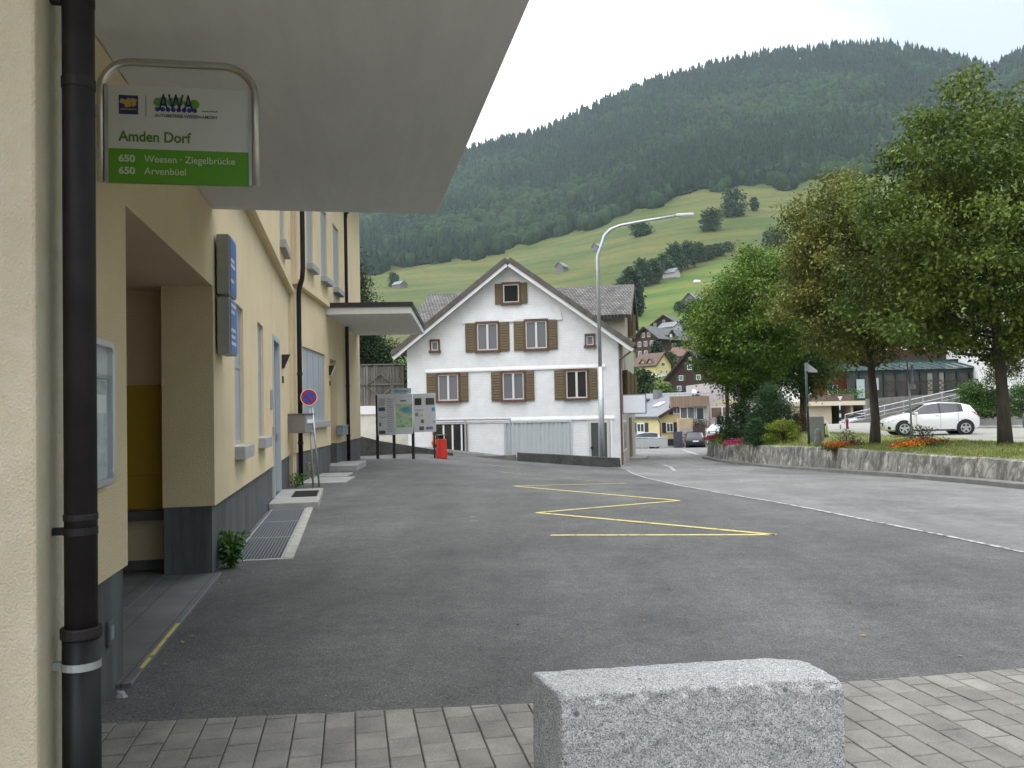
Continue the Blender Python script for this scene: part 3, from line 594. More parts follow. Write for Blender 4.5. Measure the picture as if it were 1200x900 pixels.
def weed(base, h, label, name='weed', n=9, per=26, size=.07, m=M_leaf_weed, rad=.12):
    t = thing(name, label, 'plant', base); st = MB(); cs = []; r = random.Random(int(base[0]*100))
    for k in range(n):
        a = r.uniform(0, 6.28); q = Vector((math.cos(a)*r.uniform(.2, 1)*rad, math.sin(a)*r.uniform(.2, 1)*rad, h*r.uniform(.5, 1)))
        st.tube([(0, 0, -.02), q*.5+Vector((0, 0, .05)), q], .004, 5)
        for f in (.35, .6, .8, 1): cs.append(tuple(q*f))
    st.build('stem', mat('green_stem', (.07, .13, .03), .7), t)
    V, F = leaf_cloud(cs, per//4, (rad*.28, rad*.28, h*.08), size); np_mesh('leaves', V, F, m, t); return t
wb = inv.inverted() @ Vector((.62, -.10, 0)); weed((wb.x, wb.y, .0), .36, 'leafy green weed growing at the foot of the grey plinth', rad=.10, n=12, per=40)
wb = inv.inverted() @ Vector((10.9, -.15, 0)); weed((wb.x, wb.y, 0), .32, 'small weed beside the foot of the middle downpipe', rad=.2, n=7, per=24)
wb = inv.inverted() @ T2 @ Vector((1.5, -.12, 0)); weed((wb.x, wb.y, 0), .75, 'thin yellow flowering weed by the plinth behind the no-parking sign', rad=.1, n=4, per=16, size=.06, m=mat('yellow_weed_leaves', (.28, .30, .03), .6, island=.4))
gx0, gx1, gy0, gy1 = .95, 6.05, -.60, -.03
gr = thing('lightwell_grate', 'galvanised walk-on grating along the foot of the grey plinth', 'grating', inv.inverted() @ Vector((gx0, 0, 0)), TH1)
gm_ = MB(); Lg = gx1-gx0
for z in (0,):
    gm_.box(0, Lg, gy0, gy0+.025, -.05, .02); gm_.box(0, Lg, gy1-.025, gy1, -.05, .02); gm_.box(0, .025, gy0+.025, gy1-.025, -.05, .0195); gm_.box(Lg-.025, Lg, gy0+.025, gy1-.025, -.05, .0195)
    for q in (.34, .67): gm_.box(Lg*q-.015, Lg*q+.015, gy0+.025, gy1-.025, -.04, .0195)
gm_.build('frame', M_galv, gr)
gm_ = MB(); k = 14
for i in range(1, k): y = gy0+.025+(gy1-gy0-.05)*i/k; gm_.box(.026, Lg-.026, y-.003, y+.003, -.02, .017)
i = 0
while .06+i*.075 < Lg-.05: x = .06+i*.075; gm_.box(x-.002, x+.002, gy0+.026, gy1-.026, -.012, .0155); i += 1
gm_.build('grating', mat('dull_zinc', (.30, .32, .34), .5, metal=.5), gr)
MB().box(.03, Lg-.03, gy0+.03, gy1-.03, -.25, .0085).build('shaft', mat('dark_shaft', (.035, .038, .04), .9), gr)
mb = MB(); x = gx0-.1
for i in range(6): mb.box(gx0+i*.86, gx0+i*.86+.852, gy0-.115, gy0-.003, -.05, .028)
mb.box(gx0-.045, gx0-.003, gy0-.115, -.03, -.05, .022)
mo = mb.build('grate_kerb', mat('pale_kerb_stone', (.34, .33, .30), .9, var=.2, vscale=6), None, bevel=.006); mo.matrix_world = inv.inverted(); tag(mo, 'pale concrete kerb strip edging the wall grating', 'kerb')
st = thing('door_step', 'pale concrete step slab in front of the grey door', 'step', inv.inverted() @ Vector((6.1, 0, 0)), TH1)
MB().box(0, 2.75, -.80, .02, -.1, .115).build('slab', mat('pale_concrete_slab', (.30, .295, .27), .9, var=.15, vscale=3), st, bevel=.012)
sm = thing('door_mat', 'dark metal scraper mat lying on the step slab', 'mat', inv.inverted() @ Vector((7.1, -.74, .116)), TH1)
gg = MB(); gg.box(0, 1.15, 0, .012, 0, .014); gg.box(0, 1.15, .438, .45, 0, .014)
for i in range(24): gg.box(i*.049, i*.049+.02, .012, .438, 0, .012)
gg.build('grille', M_black, sm); MB().box(.001, 1.149, .013, .437, .0005, .003).build('tray', mat('dark_tray', (.02, .02, .02), .9), sm)
# slab patches further along the wall
mb = MB(T2); mb.T = inv.inverted() @ T2
mb.box(.3, 2.1, -1.1, -.02, -.1, .012); mb.box(2.3, 3.6, -.85, -.02, -.1, .010); struct(mb.build('wall_foot_slab', M_conc))
# yellow line on the recess floor edge
mb = MB(); a = inv @ hit(158, 790, lambda x, y: 0); b = inv @ hit(203, 738, lambda x, y: 0)
mb.T = inv.inverted(); mb.box(a.x, b.x+.05, -.0595, -.035, .0305, .0345); struct(mb.build('yellow_edge_line_marking', M_yel))
# low vent in plinth
vt = thing('plinth_vent', 'small grey socket cover on the dark plinth near the paving', 'vent', inv.inverted() @ Vector((-3.55, .03, .30)), TH1)
MB().box(-.05, .05, -.02, -.002, 0, .14).build('cover', mat('grey_plastic', (.10, .10, .10), .5), vt, bevel=.004); MB().box(-.03, .03, -.026, -.0205, .03, .11).build('flap', M_galv, vt)

# ================================================================== BUS STOP SIGN
YS = 4.45
sl = at(117, 213, YS); srt = at(299, 217, YS); tl = at(117, 72, YS); trr = at(299, 84, YS)
# panel stands square to the wall
sdir = Vector((1, .19, 0)).normalized(); O_ = inv.inverted() @ Vector(((inv @ Vector((sl.x, sl.y, 0))).x, -.07, 0))
sg = thing('bus_stop_sign', 'white and green Amden Dorf bus stop sign in a steel tube frame', 'bus stop sign', (O_.x, O_.y, 0), math.atan2(sdir.y, sdir.x))
def us(px, py): return on_plane(px, py, (O_.x, O_.y), (sdir.x, sdir.y))
uL, zB = us(117, 213); uR, zB2 = us(300, 217); zT = us(200, 75)[1]
uL = max(uL, .02); rr = .16; tube = [(uL, 0, zB-.0), (uL, 0, zT-rr)]
for k in range(1, 9): a = math.pi-math.pi/2*k/8; tube.append((uL+rr+rr*math.cos(a), 0, zT-rr+rr*math.sin(a)))
for k in range(0, 9): a = math.pi/2-math.pi/2*k/8; tube.append((uR-rr+rr*math.cos(a), 0, zT-rr+rr*math.sin(a)))
tube.append((uR, 0, zB))
MB().tube(tube, .021, 14).build('tube_frame', M_steel, sg, smooth=True)
MB().box(-.10, uL, -.02, .02, zB+.12, zB+.18).box(-.10, uL, -.02, .02, zT-.3, zT-.24).build('wall_bracket', M_galv, sg)
pL, pR = uL+.04, uR-.035; zp0 = us(200, 216)[1]+.0; zp1 = us(200, 103)[1]; zmid = us(200, 176.5)[1]
MB().box(pL-.018, pL, -.018, .018, zp0, zp1).build('side_rail', M_galv, sg); MB().box(pR, pR+.018, -.018, .018, zp0, zp1).build('side_rail', M_galv, sg)
MB().box(pL, pR, -.012, .012, zmid, zp1).build('upper_panel', mat('sign_white', (.54, .55, .54), .4), sg)
MB().box(pL, pR, -.0121, .0121, zp0, zmid-.0005).build('lower_panel', mat('sign_green', (.10, .30, .022), .4), sg)
RX = (math.pi/2, 0, 0)
M_tg = mat('green_lettering', (.085, .19, .03), .5); M_tw = mat('pale_lettering', (.52, .60, .45), .5); M_tn = mat('navy_print', (.018, .022, .10), .5); M_tgrey = mat('slate_lettering', (.09, .10, .13), .5); M_tgold = mat('gold_print', (.45, .33, .08), .5); M_tgreen = mat('leaf_green_print', (.13, .28, .03), .5)
pw = pR-pL
fx = lambda f: pL+pw*f
def fz(py): return us(205, py)[1]
hh = zp1-zp0
def sz(frac): return zp1-hh*frac
text('stop_name', 'Amden Dorf', .078, M_tg, sg, (fx(.073), -.0135, sz(.575)), RX, bold=.0016, width=pw*.515)
text('route_number', '650', .050, M_tw, sg, (fx(.07), -.0135, sz(.785)), RX, bold=.0016, width=pw*.115)
text('route_number', '650', .050, M_tw, sg, (fx(.07), -.0135, sz(.91)), RX, bold=.0016, width=pw*.115)
text('route_name', 'Weesen · Ziegelbrücke', .052, M_tw, sg, (fx(.25), -.0135, sz(.785)), RX, bold=.0002, width=pw*.65)
text('route_name', 'Arvenbüel', .052, M_tw, sg, (fx(.25), -.0135, sz(.91)), RX, bold=.0002, width=pw*.295)
text('operator_name', 'AUTOBETRIEB WEESEN-AMDEN', .024, M_tgrey, sg, (fx(.327), -.0135, sz(.315)), RX, bold=.0004, width=pw*.445)
text('web_address', 'www.awa.ch', .015, M_tgrey, sg, (fx(.66), -.0135, sz(.245)), RX, width=pw*.115)
text('operator_logo', 'AWA', .125, M_tn, sg, (fx(.355), -.0145, sz(.245)), (math.pi/2, 0, 0), bold=.0015, width=pw*.25)
lg = MB()
for k, (f, s_, r) in enumerate(((.35, .16, .024), (.39, .14, .02), (.45, .16, .026), (.50, .15, .024), (.56, .16, .022), (.61, .17, .026))): lg.disc((fx(f), -.0125, sz(s_)), (0, 1, 0), r, .0012, 9)
lg.build('logo_trees', M_tgreen, sg)
lg = MB()
for k in range(8): lg.disc((fx(.345+.038*k), -.0128, sz(.235)), (0, 1, 0), .013, .0014, 9)
lg.build('logo_wave', mat('blue_print', (.03, .05, .25), .5), sg)
MB().disc((fx(.555), -.0131, sz(.12)), (0, 1, 0), .014, .0012, 12).build('logo_sun', mat('sun_yellow_print', (.7, .55, .05), .5), sg)
a0, a1 = fx(.075), fx(.21); b0, b1 = sz(.30), sz(.105)
MB().box(a0, a1, -.0135, -.0122, b0, b1).build('association_logo', mat('logo_navy', (.025, .035, .13), .5), sg)
lg = MB(); W_ = a1-a0; Hh = b1-b0
for P0, P1_, wd in (((.08, .72), (.38, .62), .05), ((.42, .80), (.58, .62), .045), ((.3, .5), (.62, .52), .05), ((.62, .75), (.92, .70), .045), ((.72, .62), (.82, .45), .045)):
    lg.bar((a0+W_*P0[0], -.0139, b0+Hh*P0[1]), (a0+W_*P1_[0], -.0139, b0+Hh*P1_[1]), .0012, wd*.5)
lg.box(a0+W_*.08, a0+W_*.92, -.0142, -.0136, b0+Hh*.24, b0+Hh*.28); lg.build('logo_birds', M_tgold, sg)
MB().box(fx(.263), fx(.267), -.0135, -.0122, sz(.315), sz(.10)).build('divider', M_tgrey, sg)

# ================================================================== NO-PARKING SIGN, TICKET BOX
B = hit(367, 571, g); 
ns = thing('no_parking_sign', 'round red and blue no-parking sign on leaning twin grey posts by the wall', 'traffic sign', (B.x, B.y, 0), 0)
c = at(362, 465.5, B.y); lc = lambda v: Vector((v.x-B.x, v.y-B.y, v.z))
cc = lc(c); nd = Vector((.16, -1, 0)).normalized()
MB().tube([(0, 0, -.05), (cc.x*.9, .03, cc.z-.25)], .022, 8).tube([(.13, .04, -.05), (cc.x+.06, .05, cc.z-.22)], .022, 8).build('post', M_galv, ns, smooth=True)
def disc_at(c, off, r, th, m, nm): return MB().disc(cc+nd*off, nd, r, th, 40).build(nm, m, ns)
disc_at(cc, 0, .185, .012, M_white, 'plate'); M_sr = mat('sign_red', (.45, .02, .025), .4); M_sb = mat('sign_blue', (.02, .09, .50), .4)
disc_at(cc, .008, .170, .003, M_sr, 'red_ring'); disc_at(cc, .0105, .122, .003, M_sb, 'blue_field')
side = nd.cross(Vector((0, 0, 1))); pA = cc+nd*.0135+side*.115+Vector((0, 0, .1)); pB = cc+nd*.0135-side*.115-Vector((0, 0, .1))
sgn = 1
pA = cc+nd*.0135+Vector((-.1, -.017, .09)); pB = cc+nd*.0135+Vector((.1, .013, -.09)); MB().bar(pA, pB, .004, .04).build('red_bar', M_sr, ns)
MB().tube([(cc.x*.95, .05, cc.z-.35), (cc.x, .03, cc.z+.12)], .02, 8).build('post', M_galv, ns)
tb = at(341, 508, B.y-.35); tk = at(309, 508, B.y)
bx = thing('ticket_box', 'grey metal box with a slot mounted below the no-parking sign', 'ticket box', (B.x-.28, B.y-.02, at(345, 507.5, B.y).z), math.radians(-14))
M_bx = mat('grey_metal_box', (.22, .22, .215), .45, var=.06, vscale=4)
MB().box(-.26, .26, -.24, .24, 0, .42).build('casing', M_bx, bx, bevel=.012); MB().box(.2605, .268, -.2, .2, .2, .36).build('door', mat('lighter_grey_metal', (.33, .33, .33), .4), bx); MB().box(.2685, .273, -.15, .12, .22, .30).build('slot', M_white, bx)
MB().box(-.28, .28, -.26, .26, .421, .435).build('lid', M_bx, bx); MB().bar((.12, 0, .1), (.3, .1, .02), .05, .05).build('bracket', M_galv, bx)

# ================================================================== GRANITE BLOCK
bL = at(657, 815, 3.50); bR = at(989, 803, 3.66)
gb = bL.z
def granite():
    import bmesh
    cx = (bL.x+bR.x)/2; cy = (bL.y+bR.y)/2; L = (Vector((bR.x, bR.y, 0))-Vector((bL.x, bL.y, 0))).length; th = math.atan2(bR.y-bL.y, bR.x-bL.x)
    H = gb; Dp = .335; nx, ny, nzz = 96, 28, 40; bm = bmesh.new()
    bmesh.ops.create_cube(bm, size=1)
    bm.free()
    vs, fs = [], []; idx = {}
    def V(i, j, k):
        key = (i, j, k)
        if key not in idx: idx[key] = len(vs); vs.append((i/nx-.5, j/ny, k/nzz))
        return idx[key]
    for i in range(nx):
        for j in range(ny): fs.append((V(i, j, nzz), V(i+1, j, nzz), V(i+1, j+1, nzz), V(i, j+1, nzz)))
    for i in range(nx):
        for k in range(nzz): fs.append((V(i, 0, k), V(i+1, 0, k), V(i+1, 0, k+1), V(i, 0, k+1))); fs.append((V(i+1, ny, k), V(i, ny, k), V(i, ny, k+1), V(i+1, ny, k+1)))
    for j in range(ny):
        for k in range(nzz): fs.append((V(0, j+1, k), V(0, j, k), V(0, j, k+1), V(0, j+1, k+1))); fs.append((V(nx, j, k), V(nx, j+1, k), V(nx, j+1, k+1), V(nx, j, k+1)))
    from mathutils import noise
    outv = []
    for (a, b, c) in vs:
        x = a*L; y = b*Dp; z = c*H
        if a > .46: x -= (a-.46)*L*.0
        # sheared plan: the back edge sits left of the front edge
        x += -.07*b*(1 if a < 0 else .75)
        p = Vector((x, y, z)); n1 = noise.noise(p*6); n2 = noise.noise(p*22+Vector((5, 1, 2))); n3 = noise.noise(p*60)
        rough = .009*n1+.006*n2+.004*n3
        if c == 1:   # sawn / chipped top, rounded edges
            z += .003*n2+.0015*n3
        if b == 0 and 0 < c < 1: y += rough*1.2-.004; 
        if b == 1: y += rough*.6
        if abs(a) == .5: x += rough*1.3*(1 if a > 0 else .5)
        t_ = (x*5.6) % 1.0; q_ = max(0, 1-abs(t_-.5)*4.5); wq = max(0, 1-(1-c)*H/.05)*max(0, 1-b*Dp/.07)   # chisel bites along the front edge
        y += (.030*q_+.012*n2)*wq; z -= .020*q_*wq
        # soften edges
        ex = min(.5-abs(a), .5)*L; ey = min(b, 1-b)*Dp; ez = (1-c)*H; r_ = .010
        if ez < r_ and ey < r_: q = (r_-ez)*(r_-ey)/r_; z -= q*.35; y += q*.3*(1 if b < .5 else -1)
        if ez < r_ and ex < r_: q = (r_-ez)*(r_-ex)/r_; z -= q*.4; x += q*.4*(1 if a < 0 else -1)
        if ex < r_ and ey < r_: q = (r_-ex)*(r_-ey)/r_; x += q*.4*(1 if a < 0 else -1); y += q*.4*(1 if b < .5 else -1)
        if a > .38 and c > .9: z -= .035*(a-.38)/.12*(.5+.5*b)*max(0, n1+.55)
        outv.append((x, y, z))
    m = bpy.data.materials.new('granite'); m.use_nodes = True; t = m.node_tree; bs = t.nodes['Principled BSDF']; bs.inputs['Roughness'].default_value = .75
    co = N(t, 'ShaderNodeTexCoord')
    vo = N(t, 'ShaderNodeTexVoronoi'); vo.inputs['Scale'].default_value = 230; t.links.new(co.outputs['Object'], vo.inputs['Vector'])
    sp = N(t, 'ShaderNodeSeparateColor'); t.links.new(vo.outputs['Color'], sp.inputs[0])
    r = N(t, 'ShaderNodeValToRGB'); e = r.color_ramp.elements; e[0].position = 0; e[0].color = (.085, .088, .092, 1); e[1].position = 1; e[1].color = (.60, .60, .595, 1)
    for p, c_ in ((.16, (.19, .192, .195)), (.4, (.31, .312, .315)), (.78, (.42, .42, .42))): q = e.new(p); q.color = (*c_, 1)
    t.links.new(sp.outputs[0], r.inputs[0])
    n = N(t, 'ShaderNodeTexNoise'); n.inputs['Scale'].default_value = 9; n.inputs['Detail'].default_value = 6; t.links.new(co.outputs['Object'], n.inputs['Vector'])
    r2_ = N(t, 'ShaderNodeValToRGB'); r2_.color_ramp.elements[0].position = .3; r2_.color_ramp.elements[0].color = (.86, .86, .87, 1); r2_.color_ramp.elements[1].position = .7; r2_.color_ramp.elements[1].color = (1.0, 1.0, .99, 1); t.links.new(n.outputs['Fac'], r2_.inputs[0])
    x = N(t, 'ShaderNodeMixRGB', blend_type='MULTIPLY'); x.inputs[0].default_value = 1; t.links.new(r.outputs[0], x.inputs[1]); t.links.new(r2_.outputs[0], x.inputs[2])
    # rust flecks and dark inclusions
    n3 = N(t, 'ShaderNodeTexNoise'); n3.inputs['Scale'].default_value = 14; n3.inputs['Detail'].default_value = 3; t.links.new(co.outputs['Object'], n3.inputs['Vector'])
    r3 = N(t, 'ShaderNodeValToRGB'); r3.color_ramp.elements[0].position = .70; r3.color_ramp.elements[0].color = (0, 0, 0, 1); r3.color_ramp.elements[1].position = .78; r3.color_ramp.elements[1].color = (.6, .6, .6, 1); t.links.new(n3.outputs['Fac'], r3.inputs[0])
    x3 = N(t, 'ShaderNodeMixRGB'); x3.inputs[2].default_value = (.32, .20, .08, 1); t.links.new(r3.outputs[0], x3.inputs[0]); t.links.new(x.outputs[0], x3.inputs[1])
    v2 = N(t, 'ShaderNodeTexVoronoi'); v2.inputs['Scale'].default_value = 7; t.links.new(co.outputs['Object'], v2.inputs['Vector'])
    r4 = N(t, 'ShaderNodeValToRGB'); r4.color_ramp.elements[0].position = .07; r4.color_ramp.elements[0].color = (.85, .85, .85, 1); r4.color_ramp.elements[1].position = .10; r4.color_ramp.elements[1].color = (0, 0, 0, 1); t.links.new(v2.outputs['Distance'], r4.inputs[0])
    x4 = N(t, 'ShaderNodeMixRGB'); x4.inputs[2].default_value = (.06, .07, .085, 1); t.links.new(r4.outputs[0], x4.inputs[0]); t.links.new(x3.outputs[0], x4.inputs[1])
    t.links.new(x4.outputs[0], bs.inputs['Base Color'])
    bp = N(t, 'ShaderNodeBump'); bp.inputs['Strength'].default_value = .5; bp.inputs['Distance'].default_value = .006; t.links.new(n.outputs['Fac'], bp.inputs['Height']); 
    n5 = N(t, 'ShaderNodeTexNoise'); n5.inputs['Scale'].default_value = 120; n5.inputs['Detail'].default_value = 4; t.links.new(co.outputs['Object'], n5.inputs['Vector'])
    bp2 = N(t, 'ShaderNodeBump'); bp2.inputs['Strength'].default_value = .6; bp2.inputs['Distance'].default_value = .004; t.links.new(n5.outputs['Fac'], bp2.inputs['Height']); t.links.new(bp.outputs[0], bp2.inputs['Normal']); t.links.new(bp2.outputs[0], bs.inputs['Normal'])
    mb = MB(); mb.v = outv; mb.f = fs; o = mb.build('granite_block', m, smooth=True)
    o.location = (cx, cy, -.0); o.rotation_euler = (0, 0, th); tag(o, 'rough light grey granite bollard block standing on the pavers in the foreground', 'stone block')
granite()
# a few dry leaves and grit blown onto the forecourt
rng = np.random.default_rng(31); pts = []
for k in range(34):
    px = rng.uniform(170, 1150); py = rng.uniform(600, 815); p = hit(px, py, lambda x, y: g(x, y)); pts.append((p.x, p.y, g(p.x, p.y)+.012))
for k in range(16):
    p = inv.inverted() @ Vector((rng.uniform(-3.2, 10), -rng.uniform(.02, .25), 0)); pts.append((p.x, p.y, g(p.x, p.y)+.013))
V, F = leaf_cloud(np.array(pts), 1, (.0, .0, .0), .045, rng, droop=0)
V = V.reshape(-1, 4, 3); zmin = V[..., 2].min(1, keepdims=True); V[..., 2] = np.array([q[2] for q in pts])[:, None]+(V[..., 2]-zmin)*.35; V = V.reshape(-1, 3)
tag(np_mesh('fallen_leaves', V, F, mat('dry_leaves', (.20, .15, .07), .8, island=.5)), 'scattered dry leaves and grit on the asphalt forecourt', 'leaves', None, 'stuff')
# pebble and leaves by the pipe
mb = MB(); 
for i in range(7):
    a = 6.28*i/7; mb.v.append((math.cos(a)*.045, math.sin(a)*.028, 0)); 
for i in range(7):
    a = 6.28*i/7; mb.v.append((math.cos(a)*.025, math.sin(a)*.016, .025+.006*(i % 2)))
mb.f = [tuple(range(7, 14)), tuple(range(6, -1, -1))]+[(i, (i+1) % 7, (i+1) % 7+7, i+7) for i in range(7)]
o = mb.build('pebble', mat('pale_pebble', (.34, .33, .33), .8, var=.2, vscale=20)); o.location = hit(141, 818, lambda x, y: 0)+Vector((0, 0, .006)); tag(o, 'pale pebble lying on the asphalt by the plinth corner', 'stone')

# ================================================================== INFO BOARD, BIN, LOW WALLS
def g0(p): return Vector((p.x, p.y, g(p.x, p.y)))
YB = 31.5
def bz(px, py): return at(px, py, YB)
bl = bz(441, 530)
ib = thing('information_board', 'wide grey information board with map and notices on black posts', 'notice board', (bl.x, bl.y, bl.z-.1), math.radians(-3))
def bu(px): return bz(px, 500).x-bl.x
def bh(py): return bz(475, py).z-(bl.z-.1)
PAN = [(443.5, 463, 511), (463, 485, 510), (485, 512, 506)]
M_pan = mat('pale_notice_panel', (.50, .51, .52), .6, var=.05, vscale=8)
for px in (442, 461.5, 484): MB().box(bu(px)-.05, bu(px)+.05, 0, .08, -.2, bh(463) if px == 442 else bh(500)).build('post', M_black, ib)
MB().box(bu(443), bu(463.4), -.05, -.01, bh(509.5), bh(462)).build('panel', M_pan, ib, bevel=.01)
MB().box(bu(463.7), bu(484.5), -.055, -.01, bh(508.5), bh(461.8)).build('panel', M_pan, ib, bevel=.01)
MB().box(bu(485), bu(511.5), -.05, -.01, bh(506.5), bh(461.5)).build('panel', M_pan, ib, bevel=.01)
hd = MB().box(bu(459.5), bu(483), -.05, -.01, bh(461.3), bh(455)).build('header', mat('pale_blue_grey_sign', (.36, .42, .47), .6), ib)
MB().box(bu(463), bu(479), -.054, -.0505, bh(459.7), bh(456.7)).build('heading_strip', mat('slate_blue_print', (.20, .27, .36), .6), hd)
mm = bpy.data.materials.new('map_print'); mm.use_nodes = True; t = mm.node_tree; bs = t.nodes['Principled BSDF']; co = N(t, 'ShaderNodeTexCoord'); n = N(t, 'ShaderNodeTexNoise'); n.inputs['Scale'].default_value = 2.8; n.inputs['Detail'].default_value = 5; t.links.new(co.outputs['Object'], n.inputs['Vector'])
r = N(t, 'ShaderNodeValToRGB'); e = r.color_ramp.elements; e[0].position = .34; e[0].color = (.10, .22, .40, 1); e[1].position = .68; e[1].color = (.12, .30, .10, 1)
for p, c_ in ((.42, (.20, .38, .16)), (.50, (.42, .45, .38)), (.57, (.25, .42, .18))): q = e.new(p); q.color = (*c_, 1)
t.links.new(n.outputs['Fac'], r.inputs[0]); t.links.new(r.outputs[0], bs.inputs['Base Color'])
MB().box(bu(465), bu(484), -.059, -.0555, bh(500.5), bh(473.5)).build('map', mm, ib)
def noteb(px0, px1, py0, py1, c, nm='notice'): MB().box(bu(px0), bu(px1), -.056, -.0515, bh(py1), bh(py0)).build(nm, mat('print_%d_%d_%d' % tuple(int(x*100) for x in c), c, .6), ib)
noteb(444.5, 452, 476.8, 481, (.05, .06, .16)); noteb(444.5, 452, 504, 507.8, (.06, .06, .06)); noteb(445, 447, 495, 499, (.07, .07, .07))
noteb(487, 495, 467, 475, (.03, .03, .03)); noteb(500, 510, 467, 474.2, (.05, .06, .05)); noteb(500, 510, 474.3, 475, (.4, .03, .03)); noteb(507, 510.5, 478, 482.5, (.06, .25, .45)); noteb(487.5, 491, 484, 488, (.2, .2, .2)); noteb(493, 497, 486, 488, (.45, .40, .1)); noteb(494, 497.5, 492, 496, (.13, .13, .12)); noteb(492, 497.5, 500, 504.5, (.10, .10, .10)); noteb(500, 508, 500.5, 503.5, (.16, .15, .25)); noteb(487.5, 497.5, 480.5, 481.2, (.25, .25, .25)); noteb(508, 511, 494.5, 495.5, (.1, .1, .1))
for k in range(16): noteb(454.5, 462, 467+k*2.5, 468+k*2.5, (.30, .31, .33), 'text_line')
for k in range(9): noteb(445, 452, 466.5+k*1.1 if k < 8 else 488, 467.1+k*1.1 if k < 8 else 489, (.30, .30, .31), 'text_line')
MB().box(bu(470), bu(477), -.0585, -.0555, bh(470.5), bh(469)).build('logo', mat('dark_print', (.10, .11, .12), .6), ib)
# red bin
rbp = at(517.5, 533, 33.2)
rb = thing('red_litter_bin', 'bright red litter bin with dark lid at the end of the dark low wall', 'litter bin', (rbp.x, rbp.y, g(rbp.x, rbp.y)+.006))
def lath(mb, prof, n=20):
    vs = [(r*math.cos(2*math.pi*k/n), r*math.sin(2*math.pi*k/n), z) for r, z in prof for k in range(n)]
    fs = [(i*n+k, i*n+(k+1) % n, (i+1)*n+(k+1) % n, (i+1)*n+k) for i in range(len(prof)-1) for k in range(n)]+[tuple(range(n-1, -1, -1)), tuple(range((len(prof)-1)*n, len(prof)*n))]; mb.add(vs, fs); return mb
lath(MB(), [(.22, .0), (.23, .02), (.19, .74), (.17, .76)]).build('body', mat('red_plastic', (.55, .028, .015), .4), rb, smooth=False)
MB().box(-.09, .09, -.09, .09, .76, .90).build('throat', M_black, rb); lath(MB(), [(.20, .90), (.21, .915), (.19, .93)]).build('lid', mat('dark_grey_lid', (.06, .06, .06), .5), rb)
MB().box(-.30, -.24, -.05, .05, -.05, 1.0).build('post', M_black, rb); MB().box(-.25, -.18, -.02, .02, .5, .56).build('bracket', M_black, rb)
gn = thing('garden_gnome', 'small orange figure standing on the low wall left of the red bin', 'ornament', at(509, 523, 33.8))
lath(MB(), [(.05, 0), (.11, .08), (.10, .2), (.05, .27)], 12).build('body', mat('orange_plastic', (.60, .13, .02), .5), gn); lath(MB(), [(.02, .26), (.065, .32), (.06, .40), (.02, .46)], 10).build('head', mat('ochre_plastic', (.55, .38, .10), .5), gn)
# curved dark low wall behind the board, then the blocks along the house
def wall_run(name, label, pts, th, m, extra=0):
    """pts: (px, py_top, py_base, depth) -> one wall following the ground"""
    t = MB(); vs = []; n = len(pts)
    for (px, pt, pb, Y) in pts:
        a = at(px, pt, Y); b = at(px, pb, Y); d = Vector((a.x, a.y)).normalized()*th
        vs += [(a.x, a.y, b.z-.4), (a.x, a.y, a.z), (a.x+d.x, a.y+d.y, a.z), (a.x+d.x, a.y+d.y, b.z-.4)]
    fs = [(0, 1, 2, 3), (4*n-1, 4*n-2, 4*n-3, 4*n-4)]
    for i in range(n-1):
        for k in range(4): fs.append((i*4+k, i*4+(k+1) % 4, (i+1)*4+(k+1) % 4, (i+1)*4+k))
    t.v = vs; t.f = fs; o = t.build(name, m, bevel=.015); tag(o, label, 'wall'); return o
wall_run('low_wall', 'dark stained low concrete wall sloping down behind the information board', [(419, 510.5, 533, 34), (432, 513.5, 534, 34.2), (444, 516.5, 535, 34.5), (478, 522, 537.5, 35.2), (510, 527, 540, 35.8), (531, 531, 541.5, 36.2)], .3, M_conc_dark)
wall_run('low_wall', 'lower grey stretch of low wall between the red bin and the big dark block', [(531.5, 535.2, 543, 37.2), (570, 534.3, 545, 37.2), (605, 533.2, 546.5, 37.1)], .25, mat('mid_weathered_concrete', (.13, .125, .11), .92, var=.35, vscale=2, bump=.4, bscale=25))
wall_run('low_wall', 'long dark concrete parapet in front of the white house door', [(606, 530.3, 547, 37.0), (612, 530.8, 547.5, 37.0), (660, 533, 549.5, 37.2), (727, 537, 552.5, 37.6)], .3, M_conc_dark)

# ================================================================== WHITE HOUSE
C0 = at(728, 549, 39.8); FD = Vector((1, -.2, 0)).normalized(); HT = math.atan2(FD.y, FD.x); BZ = -1.6
wh = thing('white_house', 'white shingled three-storey gabled house with brown shutters and an empty white projecting sign', 'house', (C0.x, C0.y, 0), HT)
M_sh = brick_mat('white_shingle_siding', (.75, .755, .76), (.79, .79, .79), (.68, .685, .69), .11, .125, .008, .75, .22, 'xz', .09)
M_side = mat('beige_side_plaster', (.50, .47, .40), .9, var=.12, vscale=.8)
M_sl = brick_mat('weathered_grey_roof_shingles', (.105, .098, .092), (.17, .158, .148), (.035, .033, .03), .17, .2, .025, .9, .7, 'xy', .45)
M_trim = mat('brown_painted_trim', (.125, .062, .04), .7, var=.25, vscale=8)
M_shut = mat('olive_brown_shutter', (.135, .100, .055), .75, var=.2, vscale=5, stretch=(1, 1, 14), bump=.2, bscale=20)
M_curt = mat('grey_curtain', (.33, .35, .37), .8, var=.25, stretch=(9, 9, .05), vscale=1.2)
WL_, WR_, AX, AZ, EZ = -10.33, 0., -5.07, 8.72, 4.66
mb = MB(); mb.prism([(WL_, BZ), (WR_, BZ), (WR_, EZ), (AX, AZ-.12), (WL_, EZ)], 0, 12., 'y'); hw = mb.build('wall', M_sh, wh)
mb = MB(); mb.box(.002, .03, .25, 11.98, BZ, EZ+.2); mb.build('side_wall', M_side, wh)
